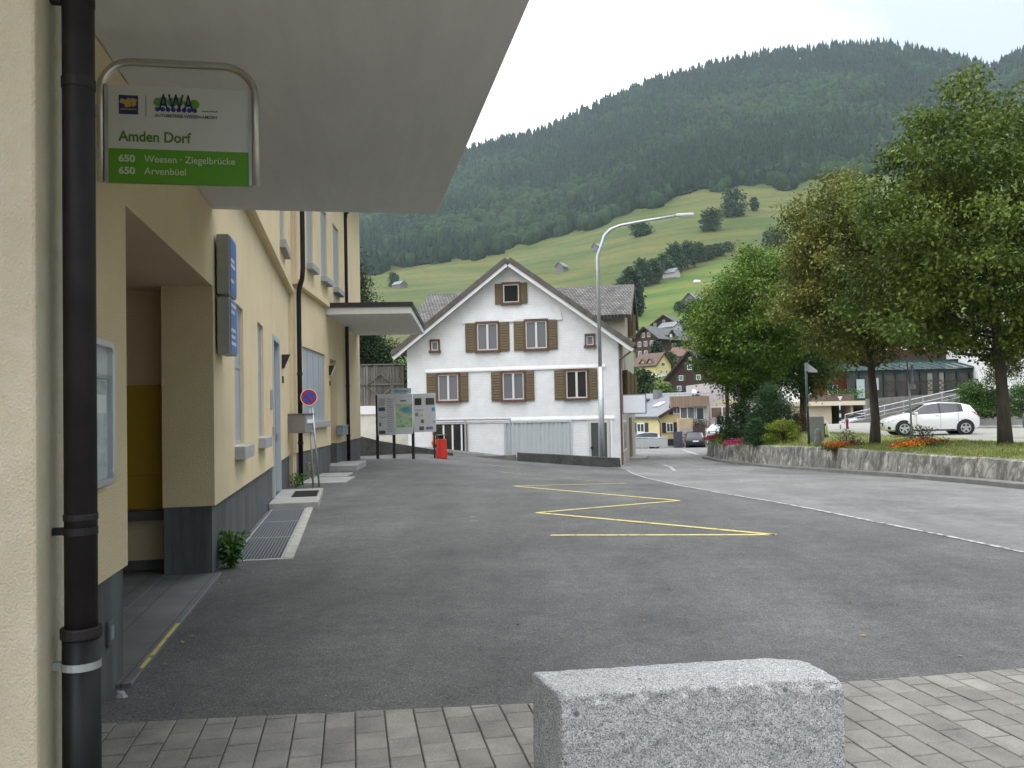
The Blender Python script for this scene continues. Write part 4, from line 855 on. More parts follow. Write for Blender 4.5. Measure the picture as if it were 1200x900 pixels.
# band boards
M_band = mat('white_trim_board', (.70, .70, .69), .7, var=.08, vscale=2)
bnd = MB()
for (z, x0, x1) in ((5.93, -7.5, -2.6), (3.60, -9.4, -.62), (1.18, -8.7, -.25)):
    bnd.prism([(-.002, z+.10), (-.07, z-.03), (-.07, z-.09), (-.002, z-.09)], x0, x1, 'x')
bnd.build('band_board', M_band, wh)
bnd = MB(); bnd.prism([(-.002, 6.5), (-.06, 5.94), (-.002, 5.94)], -7.45, -2.65, 'x'); bnd.build('skirt_shingles', M_sh, wh)
# roof slabs
def slab(mb, x0, z0, x1, z1, ya, yb, th):
    d = Vector((x1-x0, z1-z0)).normalized(); n = Vector((-d.y, d.x))
    if n.y < 0: n = -n
    mb.prism([(x0, z0), (x1, z1), (x1+n.x*th, z1+n.y*th), (x0+n.x*th, z0+n.y*th)], ya, yb, 'y')
k = (AZ-4.45)/(-AX+.66)
rf = MB(); slab(rf, AX, AZ, .66, 4.45, -.55, 2.45, .16); slab(rf, AX, AZ, -10.8, 4.45, -.55, 12.4, .16); roof = rf.build('roof', M_sl, wh)
bb = MB(); slab(bb, AX, AZ-.27, .66, 4.45-.27, -.58, -.50, .17); slab(bb, AX, AZ-.27, -10.8, 4.45-.27, -.58, -.50, .17); bb.build('barge_board', M_band, roof)
bb = MB(); slab(bb, AX, AZ-.07, .70, 4.45-.10, -.63, -.551, .24); slab(bb, AX, AZ-.07, -10.84, 4.45-.10, -.63, -.551, .24); bb.build('verge_board', mat('dark_verge_board', (.10, .09, .08), .85, var=.3, vscale=3), roof)
sf = MB(); slab(sf, AX, AZ-.03, .62, 4.45-.03, -.499, -.003, .028); slab(sf, AX, AZ-.03, -10.76, 4.45-.03, -.499, -.003, .028); sf.build('soffit', M_band, roof)
# cross wing with its own ridge
wg = MB(); wy0, wy1, wym = 3.2, 9.4, 6.2; wx0, wx1 = -10.3, .12
wg.prism([(wy0, BZ), (wy1, BZ), (wy1, 6.2), (wym, 7.95), (wy0, 6.2)], wx0, wx1, 'x'); wing = wg.build('wing_wall', M_side, wh)
rf = MB()
def slabx(mb, y0, z0, y1, z1, xa, xb, th):
    d = Vector((y1-y0, z1-z0)).normalized(); n = Vector((-d.y, d.x)); n = -n if n.y < 0 else n
    mb.prism([(y0, z0), (y1, z1), (y1+n.x*th, z1+n.y*th), (y0+n.x*th, z0+n.y*th)], xa, xb, 'x')
slabx(rf, wym, 8.08, 2.55, 6.08, wx0-.75, wx1+.35, .2); slabx(rf, wym, 8.08, 9.9, 6.08, wx0-.75, wx1+.35, .2); wr = rf.build('wing_roof', M_sl, wh)
rf = MB(); slabx(rf, wym, 7.9, 2.5, 5.9, wx1+.30, wx1+.38, .36); slabx(rf, wym, 7.9, 9.9, 5.9, wx1+.30, wx1+.38, .36); rf.build('verge_board', mat('dark_verge_board', (0, 0, 0)), wr)
def hwin(x0, x1, z0, z1, shL=0, shR=0, glassm=None, curtain=False, mull=True):
    f = MB(); a = .075
    f.box(x0, x1, -.12, -.001, z1-a, z1+.03); f.box(x0-.04, x1+.04, -.16, -.001, z0-.06, z0+.05); f.box(x0, x0+a, -.10, -.001, z0+.05, z1-a); f.box(x1-a, x1, -.10, -.001, z0+.05, z1-a)
    wn = f.build('window', M_trim, wh)
    s_ = MB(); b = .05; X0, X1, Z0, Z1 = x0+a, x1-a, z0+.05, z1-a
    s_.box(X0, X0+b, -.07, -.001, Z0, Z1); s_.box(X1-b, X1, -.07, -.001, Z0, Z1); s_.box(X0+b, X1-b, -.07, -.001, Z0, Z0+b); s_.box(X0+b, X1-b, -.07, -.001, Z1-b, Z1)
    if mull: c = (X0+X1)/2; s_.box(c-.05, c+.05, -.075, -.001, Z0+b, Z1-b)
    s_.build('sash', mat('dull_white_sash', (.62, .62, .61), .6), wn)
    MB().box(X0+b, X1-b, -.03, -.002, Z0+b, Z1-b).build('pane', glassm or GL, wn)
    for s, wd in ((-1, shL), (1, shR)):
        if not wd: continue
        q = MB(); xa = x0-wd if s < 0 else x1; q.box(xa+.01, xa+wd-.01, -.07, -.02, z0-.02, z1-.02)
        for kk in range(10): zz = z0+.08+(z1-z0-.2)*kk/9.5; q.prism([(-.071, zz), (-.09, zz), (-.071, zz+.08)], xa+.07, xa+wd-.07, 'x')
        q.build('shutter', M_shut, wn)
G2 = glass('grey_reflecting_glass', (.16, .17, .18), .1); G1 = glass('dark_glass', (.02, .02, .022), .08)
hwin(-5.50, -4.58, 6.72, 7.72, .34, .34, G1, mull=False)
hwin(-6.82, -5.66, 4.47, 5.88, .53, .5, G2); hwin(-4.44, -3.28, 4.47, 5.90, .52, .45, G2)
hwin(-9.13, -8.63, 4.54, 5.11, 0, 0, G2, mull=False); hwin(-1.55, -1.06, 4.54, 5.10, 0, 0, G2, mull=False)
hwin(-8.82, -7.66, 2.09, 3.48, .52, .43, G2); hwin(-5.61, -4.44, 2.07, 3.48, .5, .44, G2); hwin(-2.55, -1.42, 2.07, 3.48, .5, .44, G1)
# shop window, doors, lean-to rail
mb = MB(); mb.box(-5.52, -2.25, -.08, -.001, 1.0, 1.10); mb.box(-5.52, -5.44, -.08, -.001, -.9, 1.0); mb.box(-2.33, -2.25, -.08, -.001, -.9, 1.0); mb.box(-5.44, -2.33, -.08, -.001, -.98, -.9); sw = mb.build('shop_window', mat('pale_grey_frame', (.45, .48, .50), .5), wh)
cu = MB(); n = 70; vs = []
for i in range(n+1): x = -5.44+3.11*i/n; y = -.035+.022*math.sin(i*1.35)+.01*math.sin(i*.53); vs += [(x, y, -.9), (x, y, 1.0)]
cu.add(vs, [(2*i, 2*i+2, 2*i+3, 2*i+1) for i in range(n)]); cu.build('curtain', mat('pale_grey_curtain', (.43, .46, .47), .85), sw, fix=False)
mb = MB(); mb.box(-1.48, -1.36, -.07, -.001, -1.3, 1.06); mb.box(-.62, -.50, -.07, -.001, -1.3, 1.06); mb.box(-1.36, -.62, -.07, -.001, .94, 1.06); dr = mb.build('door', mat('grey_white_frame', (.52, .53, .52), .6), wh)
MB().box(-1.36, -.62, -.05, -.001, -1.3, .94).build('door_panel', mat('grey_door_glass', (.075, .085, .085), .25), dr); MB().box(-1.02, -.94, -.065, -.0505, -1.3, .94).build('stile', M_fr, dr); MB().disc((-1.32, -.12, -.22), (0, 1, 0), .07, .04, 12).build('knob', M_black, dr)
MB().box(-.44, -.36, -.12, -.001, -1.3, 1.06).build('drain_pipe', M_white, wh)
mb = MB(); mb.box(-9.06, -7.34, -.09, -.001, .98, 1.08); mb.box(-7.44, -7.34, -.09, -.001, -.9, .98); mb.box(-9.06, -8.96, -.09, -.001, -.9, .98); ld = mb.build('entrance_door', M_trim, wh)
MB().box(-8.96, -7.44, -.04, -.001, -.9, .98).build('pane', G1, ld); mb = MB()
for x in (-8.5, -8.05, -7.6): mb.box(x-.06, x+.02, -.06, -.0405, -.9, .98)
mb.build('sash', M_white, ld)
mb = MB(); mb.tube([(-10.2, -1.3, 1.22), (-4.95, -1.3, 1.22)], .05, 8); mb.tube([(-10.2, -1.3, 1.04), (-4.95, -1.3, 1.04)], .035, 8)
for x in (-7.1, -4.97): mb.tube([(x, -1.3, -1.2), (x, -1.3, 1.24)], .045, 8)
mb.build('porch_rail', M_galv, wh)
# right side: gutter, downpipe, shutters in profile, sign, windows, steps
mb = MB(); mb.tube([(.72, -.5, 4.30), (.72, 2.4, 4.30)], .06, 8); mb.tube([(.70, -.45, 4.26), (.35, -.2, 4.05), (.07, -.08, 3.85), (.07, -.06, -1.3)], .045, 8); mb.build('gutter_pipe', mat('brown_copper_pipe', (.10, .06, .045), .5), wh)
for y0 in (2.0, 5.2, 8.3):
    mb = MB(); mb.box(.03, .10, y0, y0+1.2, 2.05, 3.45); wn = mb.build('side_window', M_trim, wh); MB().box(.101, .105, y0+.1, y0+1.1, 2.15, 3.35).build('pane', G1, wn)
    for dy, oy in ((-.02, -.5), (1.22, .5)):
        q = MB(); q.bar((.08, y0+dy, 2.75), (.30, y0+dy+oy*.6, 2.75), .05, 1.4); q.build('shutter', M_shut, wn)
for y0 in (6.5,):
    mb = MB(); mb.box(.14, .2, wym-.6, wym+.6, 5.4, 6.7); wn = mb.build('side_window', M_trim, wh); MB().box(.201, .205, wym-.5, wym+.5, 5.5, 6.6).build('pane', G1, wn)
    for dy in (-.85, .85): MB().bar((.2, wym+dy, 6.05), (.45, wym+dy*1.15, 6.05), .05, 1.3).build('shutter', M_shut, wn)
mb = MB(); mb.box(.03, .08, 1.0, 3.6, -.5, 1.0); sv = mb.build('display_window', M_band, wh); MB().box(.081, .086, 1.1, 3.5, -.4, .9).build('pane', mat('poster_covered_glass', (.10, .11, .12), .15, col2=(.5, .5, .5), vscale=2.5), sv)
mb = MB(); mb.box(.031, .2, 4.6, 5.9, -1.3, 1.1); mb.build('side_door', mat('olive_panel', (.17, .14, .09), .7), wh)
mb = MB(); mb.box(.03, 1.0, 4.2, 6.4, -1.6, -.95); mb.box(1.0, 1.35, 4.2, 6.4, -1.6, -1.1); mb.build('steps', M_conc, wh, bevel=.01)
mb = MB(); mb.box(.10, 1.22, .28, .40, 1.32, 2.24); sb = mb.build('projecting_sign', mat('grey_sign_edge', (.16, .17, .19), .5), wh, bevel=.01); MB().box(.15, 1.17, .272, .2795, 1.37, 2.19).build('sign_face', mat('milky_white_face', (.66, .68, .71), .4), sb)

# wooden fence + white base wall at the left of the house
fa = at(419, 475, 43.5); fb = at(474, 475, 43.5)
fn = thing('wooden_fence', 'tall weathered grey plank fence on a white wall left of the white house', 'fence', (fa.x, fa.y, 0))
M_wood = mat('silver_grey_planks', (.13, .12, .105), .9, var=.4, vscale=3, stretch=(4, 4, .3), island=.35)
pk = MB(); x = 0.; wfn = fb.x-fa.x; r = random.Random(5); zt1 = at(440, 428, 43.5).z; zb1 = at(440, 475, 43.5).z
while x < wfn: wdt = r.uniform(.09, .14); pk.box(x, x+wdt, 0, .03, zb1, zt1-.04+r.uniform(-.05, .03)); x += wdt+r.uniform(.008, .03)
pk.build('planks', M_wood, fn); mb = MB(); mb.box(-.1, wfn, -.06, -.002, zt1, zt1+.06); mb.box(-.1, wfn, -.06, -.002, (zt1+zb1)/2+.0, (zt1+zb1)/2+.08); mb.build('rail', M_wood, fn)
lt = MB(); c = wfn*.5; zc = (zt1+zb1)/2
for q in ((-.7, 0, 0, .6), (0, .6, .7, 0), (.7, 0, 0, -.6), (0, -.6, -.7, 0)): lt.bar((c+q[0], -.07, zc+q[1]), (c+q[2], -.07, zc+q[3]), .04, .05)
lt.build('trellis', M_wood, fn)
mb = MB(); mb.box(-2, wfn+.3, -.05, .2, -1.5, zb1-.45); mb.build('base_wall', mat('cream_base_wall', (.62, .60, .52), .85, var=.1), fn); mb = MB(); mb.box(-2, wfn+.3, -.12, .2, zb1-.45, zb1-.02); mb.build('coping', M_white, fn)

# ================================================================== STREET LAMP
LY = 38.3; lb = at(706, 543, LY)
sp_ = thing('street_lamp', 'tall slender grey street lamp with a curved arm in front of the white house', 'street lamp', (lb.x, lb.y, g(lb.x, lb.y)))
def lpp(px, py, dy=0): p = at(px, py, LY+dy); return (p.x-lb.x, p.y-lb.y, p.z-g(lb.x, lb.y))
j = lpp(704.5, 430); MB().tube([(0, 0, -.2), (0, 0, j[2])], .125, 14).build('pole', M_galv, sp_, smooth=True)
top = lpp(700, 300)
arm = [(0, 0, j[2]-.01), (0, 0, top[2])]+[lpp(*q) for q in ((700.5, 287), (704, 276), (711, 269), (722, 264.5), (745, 260), (790, 252.5))]
arm = [(0, 0, j[2]-.01), (0, 0, top[2])]+[(p[0]+.17, p[1], p[2]) for p in arm[2:]]
MB().tube(arm, [.085, .075, .073, .07, .068, .065, .06, .055], 12).build('arm', M_galv, sp_, smooth=True)
e0 = Vector(arm[-1]); e1 = Vector(lpp(808, 251.5))+Vector((.17, 0, 0)); dd = (e1-e0)
lh = MB(); lh.bar(e0-dd*.15, e0+dd*1.0, .26, .13); lh.build('lamp_head', mat('pale_lamp_shell', (.50, .51, .52), .4, metal=.3), sp_, bevel=.03)
lh = MB(); lh.bar(e0+dd*.15-Vector((0, 0, .075)), e0+dd*.92-Vector((0, 0, .075)), .2, .04); lh.build('diffuser', mat('lamp_lens', (.45, .46, .45), .2), sp_)

# ================================================================== VERGE, STONE WALL, CAR PARK
base_px = [(1290, 580), (1200, 572), (1100, 562.5), (1020, 556), (953, 551), (903, 547.3), (870, 544), (845, 540.5), (828, 537)]
top_px = {1290: 547, 1200: 540, 1100: 534.5, 1020: 528.3, 953: 524, 903: 522.6, 870: 521.8, 845: 520.8, 828: 519.5}
WB = []
for px, py in base_px:
    p = hit(px, py, g); z = at(px, top_px[px], p.y).z; WB.append((p.x, p.y, z))
p = WB[0]; WB.insert(0, (p[0]+2, p[1]-7, p[2]+.1))
WB += [(WB[-1][0]+.6, WB[-1][1]+2.2, WB[-1][2]+.02), (WB[-1][0]+1.6, WB[-1][1]+6, WB[-1][2]+.05), (WB[-1][0]+4.5, WB[-1][1]+16, WB[-1][2]+.05)]
EO = (1., .35); _wk = np.array([p[1]-.35*p[0] for p in WB]); _o = np.argsort(_wk); _wk = _wk[_o]; _wx = np.array([p[0] for p in WB])[_o]; _wz = np.array([p[2] for p in WB])[_o]
PARK_Z = .13
def zv(x, y):
    k = y-.35*x; xw = float(np.interp(k, _wk, _wx)); zw = float(np.interp(k, _wk, _wz)); d = x-xw
    bump = .10*math.sin(min(1, max(0, d/6))*math.pi)+.30*math.sin(min(1, max(0, d/7))*math.pi)*sst((y-32)/8)*(1-sst((d-5)/4))
    return zw-.03+(PARK_Z-zw+.03)*sst((d-2.5)/7)+bump
# verge grid: grass near the wall, pale car park beyond
ks = np.linspace(_wk[0], _wk[-1], 60); ds = np.concatenate([[.12, .5, 1, 1.5, 2, 3, 4, 5, 6, 6.8, 7.2, 8, 10], np.linspace(13, 60, 12)])
nd_ = len(ds); cut = list(ds).index(7.2); VV = []
for k in ks:
    xw = float(np.interp(k, _wk, _wx))
    for d in ds:
        d2 = d+(.35*math.sin(k*.9)+.2*math.sin(k*2.3) if 5 < d < 9 else 0); x = xw+d2; y = k+.35*x; VV.append((x, y, zv(x, y)))
M_lawn = mat('verge_grass', (.135, .165, .04), .95, col2=(.21, .205, .07), vscale=.9, bump=.8, bscale=18, speck=(40, .4, (.09, .13, .025)))
M_park = mat('pale_gravel_asphalt', (.235, .225, .20), .95, var=.15, vscale=.6, speck=(60, .25, (.36, .35, .32)))
for nm, m_, q0_, q1_ in (('grass_verge', M_lawn, 0, cut), ('car_park', M_park, cut, nd_-1)):
    mb = MB(); mb.v = VV
    for i in range(len(ks)-1):
        for q in range(q0_, q1_): a = i*nd_+q; mb.f.append((a, a+1, a+nd_+1, a+nd_))
    struct(mb.build(nm, m_, smooth=True, fix=False))
# stone wall
def stone_wall():
    m = bpy.data.materials.new('rough_stone_masonry'); m.use_nodes = True; t = m.node_tree; bs = t.nodes['Principled BSDF']; bs.inputs['Roughness'].default_value = .95
    co = N(t, 'ShaderNodeTexCoord'); mp = N(t, 'ShaderNodeMapping'); mp.inputs['Scale'].default_value = (1.5, 1.5, 1.2); t.links.new(co.outputs['Object'], mp.inputs[0])
    nw = N(t, 'ShaderNodeTexNoise'); nw.inputs['Scale'].default_value = 2; t.links.new(mp.outputs[0], nw.inputs['Vector']); ad = N(t, 'ShaderNodeMixRGB'); ad.inputs[0].default_value = .3; t.links.new(mp.outputs[0], ad.inputs[1]); t.links.new(nw.outputs['Color'], ad.inputs[2])
    v = N(t, 'ShaderNodeTexVoronoi', feature='DISTANCE_TO_EDGE'); v.inputs['Scale'].default_value = 2.2; t.links.new(ad.outputs[0], v.inputs['Vector'])
    v2 = N(t, 'ShaderNodeTexVoronoi'); v2.inputs['Scale'].default_value = 2.2; t.links.new(ad.outputs[0], v2.inputs['Vector'])
    sp = N(t, 'ShaderNodeSeparateColor'); t.links.new(v2.outputs['Color'], sp.inputs[0])
    r = N(t, 'ShaderNodeValToRGB'); r.color_ramp.elements[0].color = (.15, .145, .13, 1); r.color_ramp.elements[1].color = (.34, .33, .30, 1); t.links.new(sp.outputs[0], r.inputs[0])
    n = N(t, 'ShaderNodeTexNoise'); n.inputs['Scale'].default_value = 2.6; n.inputs['Detail'].default_value = 10; n.inputs['Roughness'].default_value = .75
    mp2 = N(t, 'ShaderNodeMapping'); mp2.inputs['Scale'].default_value = (1.7, 1.7, 1.0); t.links.new(co.outputs['Object'], mp2.inputs[0]); t.links.new(mp2.outputs[0], n.inputs['Vector'])
    rn = N(t, 'ShaderNodeValToRGB'); rn.color_ramp.elements[0].position = .42; rn.color_ramp.elements[0].color = (.42, .41, .38, 1); rn.color_ramp.elements[1].position = .60; rn.color_ramp.elements[1].color = (1.35, 1.35, 1.33, 1); t.links.new(n.outputs['Fac'], rn.inputs[0])
    x = N(t, 'ShaderNodeMixRGB', blend_type='MULTIPLY'); x.inputs[0].default_value = 1; t.links.new(r.outputs[0], x.inputs[1]); t.links.new(rn.outputs[0], x.inputs[2])
    re = N(t, 'ShaderNodeValToRGB'); re.color_ramp.elements[0].position = 0; re.color_ramp.elements[0].color = (.7, .7, .7, 1); re.color_ramp.elements[1].position = .07; re.color_ramp.elements[1].color = (0, 0, 0, 1); t.links.new(v.outputs['Distance'], re.inputs[0])
    x2 = N(t, 'ShaderNodeMixRGB'); x2.inputs[2].default_value = (.12, .115, .10, 1); t.links.new(re.outputs[0], x2.inputs[0]); t.links.new(x.outputs[0], x2.inputs[1]); t.links.new(x2.outputs[0], bs.inputs['Base Color'])
    bp = N(t, 'ShaderNodeBump'); bp.inputs['Strength'].default_value = .9; bp.inputs['Distance'].default_value = .05; t.links.new(v.outputs['Distance'], bp.inputs['Height']); t.links.new(bp.outputs[0], bs.inputs['Normal'])
    mb = MB(); rows = []
    # resample along the wall
    P = [Vector(p) for p in WB]; S_ = [0]
    for a, b in zip(P[:-1], P[1:]): S_.append(S_[-1]+(Vector((b.x-a.x, b.y-a.y))).length)
    ss = np.arange(0, S_[-1], .3); X = np.interp(ss, S_, [p.x for p in P]); Y = np.interp(ss, S_, [p.y for p in P]); Z = np.interp(ss, S_, [p.z for p in P]); rr = random.Random(9); n_ = len(ss)
    from mathutils import noise
    for i in range(n_):
        a = max(0, i-1); b = min(n_-1, i+1); d = Vector((X[b]-X[a], Y[b]-Y[a])).normalized(); nr = Vector((d.y, -d.x))
        if nr.x < 0 and nr.y < 0: pass
        inn = nr if nr.x > 0 else -nr
        gz_ = g(X[i], Y[i]); zt_ = Z[i]+.03*noise.noise(Vector((ss[i]*1.1, 0, 0)))+rr.uniform(-.012, .012)
        for (o, zf) in ((0, -.3), (.0, 0.02), (.03, .33), (.06, .66), (.09, .97), (.12, 1.0), (.42, 1.0), (.42, -.3)):
            zz = gz_+(zt_-gz_)*zf if zf >= 0 else gz_-.3
            o2 = o+(.03*noise.noise(Vector((ss[i]*2.3, zf*3, 4))) if 0 < zf < 1 else 0); mb.v.append((X[i]+inn.x*o2, Y[i]+inn.y*o2, zz))
    for i in range(n_-1):
        for q in range(7): mb.f.append((i*8+q, i*8+q+1, (i+1)*8+q+1, (i+1)*8+q))
    mb.f += [tuple(range(8)), tuple(range((n_-1)*8+7, (n_-1)*8-1, -1))]
    o = mb.build('stone_retaining_wall', m, smooth=False); tag(o, 'long curved grey stone retaining wall below the grass verge', 'wall')
    # kerb strip at its foot
    mb = MB()
    for i in range(n_):
        a = max(0, i-1); b = min(n_-1, i+1); d = Vector((X[b]-X[a], Y[b]-Y[a])).normalized(); nr = Vector((d.y, -d.x)); inn = nr if nr.x > 0 else -nr; z = g(X[i], Y[i])
        for o_, zz in ((-.22, -.05), (-.22, .09), (-.20, .105), (-.004, .115), (-.004, -.05)): mb.v.append((X[i]+inn.x*o_, Y[i]+inn.y*o_, z+zz))
    for i in range(n_-1):
        for q in range(4): mb.f.append((i*5+q, i*5+q+1, (i+1)*5+q+1, (i+1)*5+q))
    struct(mb.build('kerb', mat('kerb_stone', (.16, .155, .145), .9, var=.2, vscale=2)))
stone_wall()
# ================================================================== VEGETATION
def vnoise(V, s, seed=0.):
    from mathutils import noise
    return np.array([noise.noise(Vector((p[0]*s+seed, p[1]*s, p[2]*s))) for p in V])
M_bark = mat('grey_brown_bark', (.055, .047, .036), .95, var=.4, vscale=6, stretch=(1, 1, .25), bump=.8, bscale=14)
def leaf_mat(name, c, c2, isl=.35, tr=.3, sc=.7): return mat(name, c, .55, col2=c2, vscale=sc, detail=3, island=isl, trans=tr, spec=.25)
def tree(name, label, base, prof, trunk_r, fork, lean, nc, per, size, m, group=None, cspread=.42, limbs=14, seed=1, lump=.28, cat='tree', core=.45):
    rng = np.random.default_rng(seed); r = random.Random(seed)
    t = thing(name, label, cat, base, 0, group)
    zs = np.array([p[0] for p in prof]); Rs = np.array([p[1] for p in prof])
    zz = np.linspace(zs[0], zs[-1], 200); ww = np.interp(zz, zs, Rs)**1.5+.05; ww /= ww.sum()
    z = rng.choice(zz, nc, p=ww)+rng.uniform(-.1, .1, nc); a = rng.uniform(0, 2*math.pi, nc); R_ = np.interp(z, zs, Rs)
    lumpv = np.array([math.sin(3*x+2.1*y+seed)*.5+math.sin(5*x-1.3*y+seed*2)*.3+math.sin(2*x+4.1*y)*.35 for x, y in zip(a, z)])
    R_ = R_*(1+lump*lumpv); rad = R_*rng.uniform(0, 1, nc)**core
    f = np.clip((z-fork)/max(zs[-1]-fork, .1), 0, 1)
    C = np.stack([rad*np.cos(a)+lean[0]*f, rad*np.sin(a)+lean[1]*f, z], 1)
    V, F = leaf_cloud(C, per, (cspread, cspread, cspread*.62), size, rng, droop=.35)
    np_mesh('crown', V, F, m, t)
    tk = MB(); top = zs[-1]*.86; pts = []; rr = []
    for k in range(9):
        q = k/8; zq = -.15+(top+.15)*q; fq = max(0, (zq-fork)/(zs[-1]-fork)); pts.append((lean[0]*fq+.06*math.sin(q*7+seed)*(k > 0), lean[1]*fq+.05*math.cos(q*6+seed)*(k > 0), zq)); rr.append(max(.02, trunk_r*(1-.80*q)*(1.25 if k == 0 else 1)))
    tk.tube(pts, rr, 10)
    far = np.argsort(-rad)
    for k in range(limbs):
        c = C[r.randrange(nc)]; z0 = max(fork*.92, min(c[2]-.25-.5*math.hypot(c[0], c[1])*.5, top*.9)); fq = max(0, (z0-fork)/(zs[-1]-fork)); b = Vector((lean[0]*fq, lean[1]*fq, z0)); e = Vector(c); md = (b+e)/2+Vector((0, 0, -.12*(e-b).length)); r0 = max(.02, trunk_r*.38*(1-.7*z0/zs[-1]))
        tk.tube([b, md, e], [r0, r0*.65, .012], 6)
    tk.build('trunk', M_bark, t, smooth=True, fix=False); return t
# --- avenue of trees on the verge
def vbase(px, py, Y): p = at(px, py, Y); return Vector((p.x, p.y, zv(p.x, p.y)))
L1 = leaf_mat('olive_lime_leaves', (.046, .080, .012), (.140, .188, .030), .45, .28, .6); L2 = leaf_mat('dusty_olive_leaves', (.066, .086, .015), (.205, .215, .046), .45, .28, .6); L3 = leaf_mat('bright_maple_leaves', (.044, .096, .012), (.135, .215, .026), .45, .28, .6); L4 = leaf_mat('yellowing_maple_leaves', (.07, .105, .014), (.16, .16, .03))
b1 = vbase(1178, 515, 24.)
tree('lime_tree', 'tallest leafy lime tree with a dark forked trunk at the right edge of the verge', b1, [(2.6, 1.2), (3.0, 2.9), (4.2, 3.55), (5.6, 3.5), (7.0, 3.15), (8.3, 2.5), (9.4, 1.4), (10.4, .4)], .175, 2.6, (-.7, 0), 600, 150, .145, L1, seed=3, limbs=30, cspread=.26, lump=.34, core=.36)
b2 = vbase(1025, 516, 29.5)
tree('lime_tree', 'dusty olive tree with a straight bare trunk left of the white hatchback', b2, [(2.9, .9), (3.5, 1.9), (4.6, 2.45), (6.2, 2.35), (7.6, 1.9), (8.7, 1.2), (9.5, .4)], .165, 2.9, (-1.1, 0), 430, 125, .135, L2, seed=8, limbs=26, cspread=.25, lump=.34, core=.36)
b3 = vbase(872, 505, 43.)
tree('maple_tree', 'bright green bushy maple with low spreading crown above the dark bushes', b3, [(2.0, .4), (2.7, 1.3), (3.6, 2.0), (4.6, 2.7), (5.6, 2.95), (7.2, 2.4), (8.4, 1.5), (9.5, .5)], .2, 2.1, (1.0, 0), 400, 160, .16, L3, seed=5, limbs=20, cspread=.32, lump=.28, core=.36)
b5 = vbase(852, 500, 50.)
tree('maple_tree', 'smaller yellowing maple at the left end of the tree row', b5, [(3.2, .2), (4.2, .9), (5.4, 1.35), (6.6, 1.2), (7.8, .8), (8.6, .3)], .14, 2.2, (-.2, 0), 130, 95, .17, L4, seed=6, cspread=.38)
b4 = vbase(941, 505, 46.)
tree('maple_tree', 'dark green maple with trunk behind the signpost and bright bush', b4, [(2.2, .7), (2.8, 1.7), (4.2, 2.1), (6., 1.9), (7.5, 1.2), (8.2, .4)], .2, 2.2, (-.2, 0), 190, 105, .17, leaf_mat('deep_maple_leaves', (.025, .062, .010), (.055, .115, .018)), seed=12, cspread=.42)
def shrub(name, label, base, w_, h, n, size, m, group=None, dome=True, seed=1, cat='shrub', upright=False):
    rng = np.random.default_rng(seed); t = thing(name, label, cat, base, 0, group); k = max(20, n//60)
    a = rng.uniform(0, 6.28, k); q = rng.uniform(0, 1, k)**.5; z = rng.uniform(.05, 1, k); R_ = (w_/2)*(np.sqrt(np.maximum(1-z**2.2, .03)) if dome else (1-z*.75)); R_ = R_*(1+.18*np.sin(3*a+4*z+seed))
    C = np.stack([R_*q*np.cos(a), R_*q*np.sin(a), z*h*.95], 1)
    V, F = leaf_cloud(C, n//k, (w_*.075, w_*.075, h*(.09 if upright else .06)), size, rng, droop=-.4 if upright else .15, aspect=.35 if upright else .55); np_mesh('foliage', V, F, m, t)
    st = MB(); r = random.Random(seed)
    for i in range(6): c = C[r.randrange(k)]; st.tube([(0, 0, -.1), (c[0]*.4, c[1]*.4, c[2]*.5), tuple(c)], [.04, .025, .008], 5)
    st.build('stems', M_bark, t, fix=False); return t
LD = leaf_mat('dark_yew_needles', (.012, .030, .010), (.028, .058, .018), .4, .1, 1.5); LY_ = leaf_mat('yellow_green_leaves', (.10, .145, .012), (.20, .235, .02), .35, .3, 2); LM = leaf_mat('mid_green_leaves', (.035, .085, .015), (.075, .135, .025), .4, .25, 1.2); LDM = leaf_mat('dark_green_leaves', (.018, .042, .012), (.040, .075, .02), .4, .2, 1.)
shrub('yew_bush', 'large dark upright conifer bush in the middle of the verge shrubs', vbase(905, 513, 38.5), 2.1, 2.3, 17000, .11, leaf_mat('yew_bush_needles', (.016, .046, .014), (.036, .080, .026), .35, .1, 1.5), seed=2, upright=True)
shrub('round_bush', 'rounded mid green bush at the left foot of the dark conifer bush', vbase(886, 514, 37.5), 1.1, 1.15, 3600, .09, leaf_mat('blue_green_leaves', (.020, .058, .018), (.045, .095, .03)), seed=3)
shrub('yellow_green_bush', 'low yellow-green bush right of the dark conifer bush', vbase(918, 514, 36.5), 1.5, .95, 4200, .08, LY_, seed=4)
shrub('dark_bush', 'loose dark bush under the bright maple left of the conifer bush', vbase(868, 514, 41), 1.6, 1.9, 4500, .13, LDM, seed=6)
shrub('small_bush', 'tiny dark green shrub on the grass above the left end of the stone wall', vbase(853, 515, 41.), .9, .55, 1600, .08, LM, seed=7)
shrub('slender_plant', 'slender light green sapling in front of the restaurant windows', vbase(844, 506, 45), .6, 1.35, 900, .13, LM, seed=9, upright=True)
shrub('roadside_bush', 'full bright green bush by the sloping wall behind the white hatchback', (0, 0, 0), 2.3, 1.9, 4500, .14, LM, seed=11).location = at(1140, 488, 47)
shrub('roadside_bush', 'darker bush just left of the big lime trunk by the car park wall', (0, 0, 0), 2.1, 1.5, 3500, .14, LDM, seed=13).location = at(1163, 488, 47)
shrub('roadside_bush', 'bush on the car park wall at the right picture edge', (0, 0, 0), 2.0, 1.7, 3500, .13, LM, seed=14).location = at(1197, 488, 46)
shrub('clipped_tree', 'rounded dark olive clipped tree behind the big lime trunk', (0, 0, 0), 2.7, 3.1, 6000, .15, leaf_mat('olive_dark_leaves', (.030, .045, .010), (.07, .08, .02)), seed=15).location = at(1176, 452, 62)
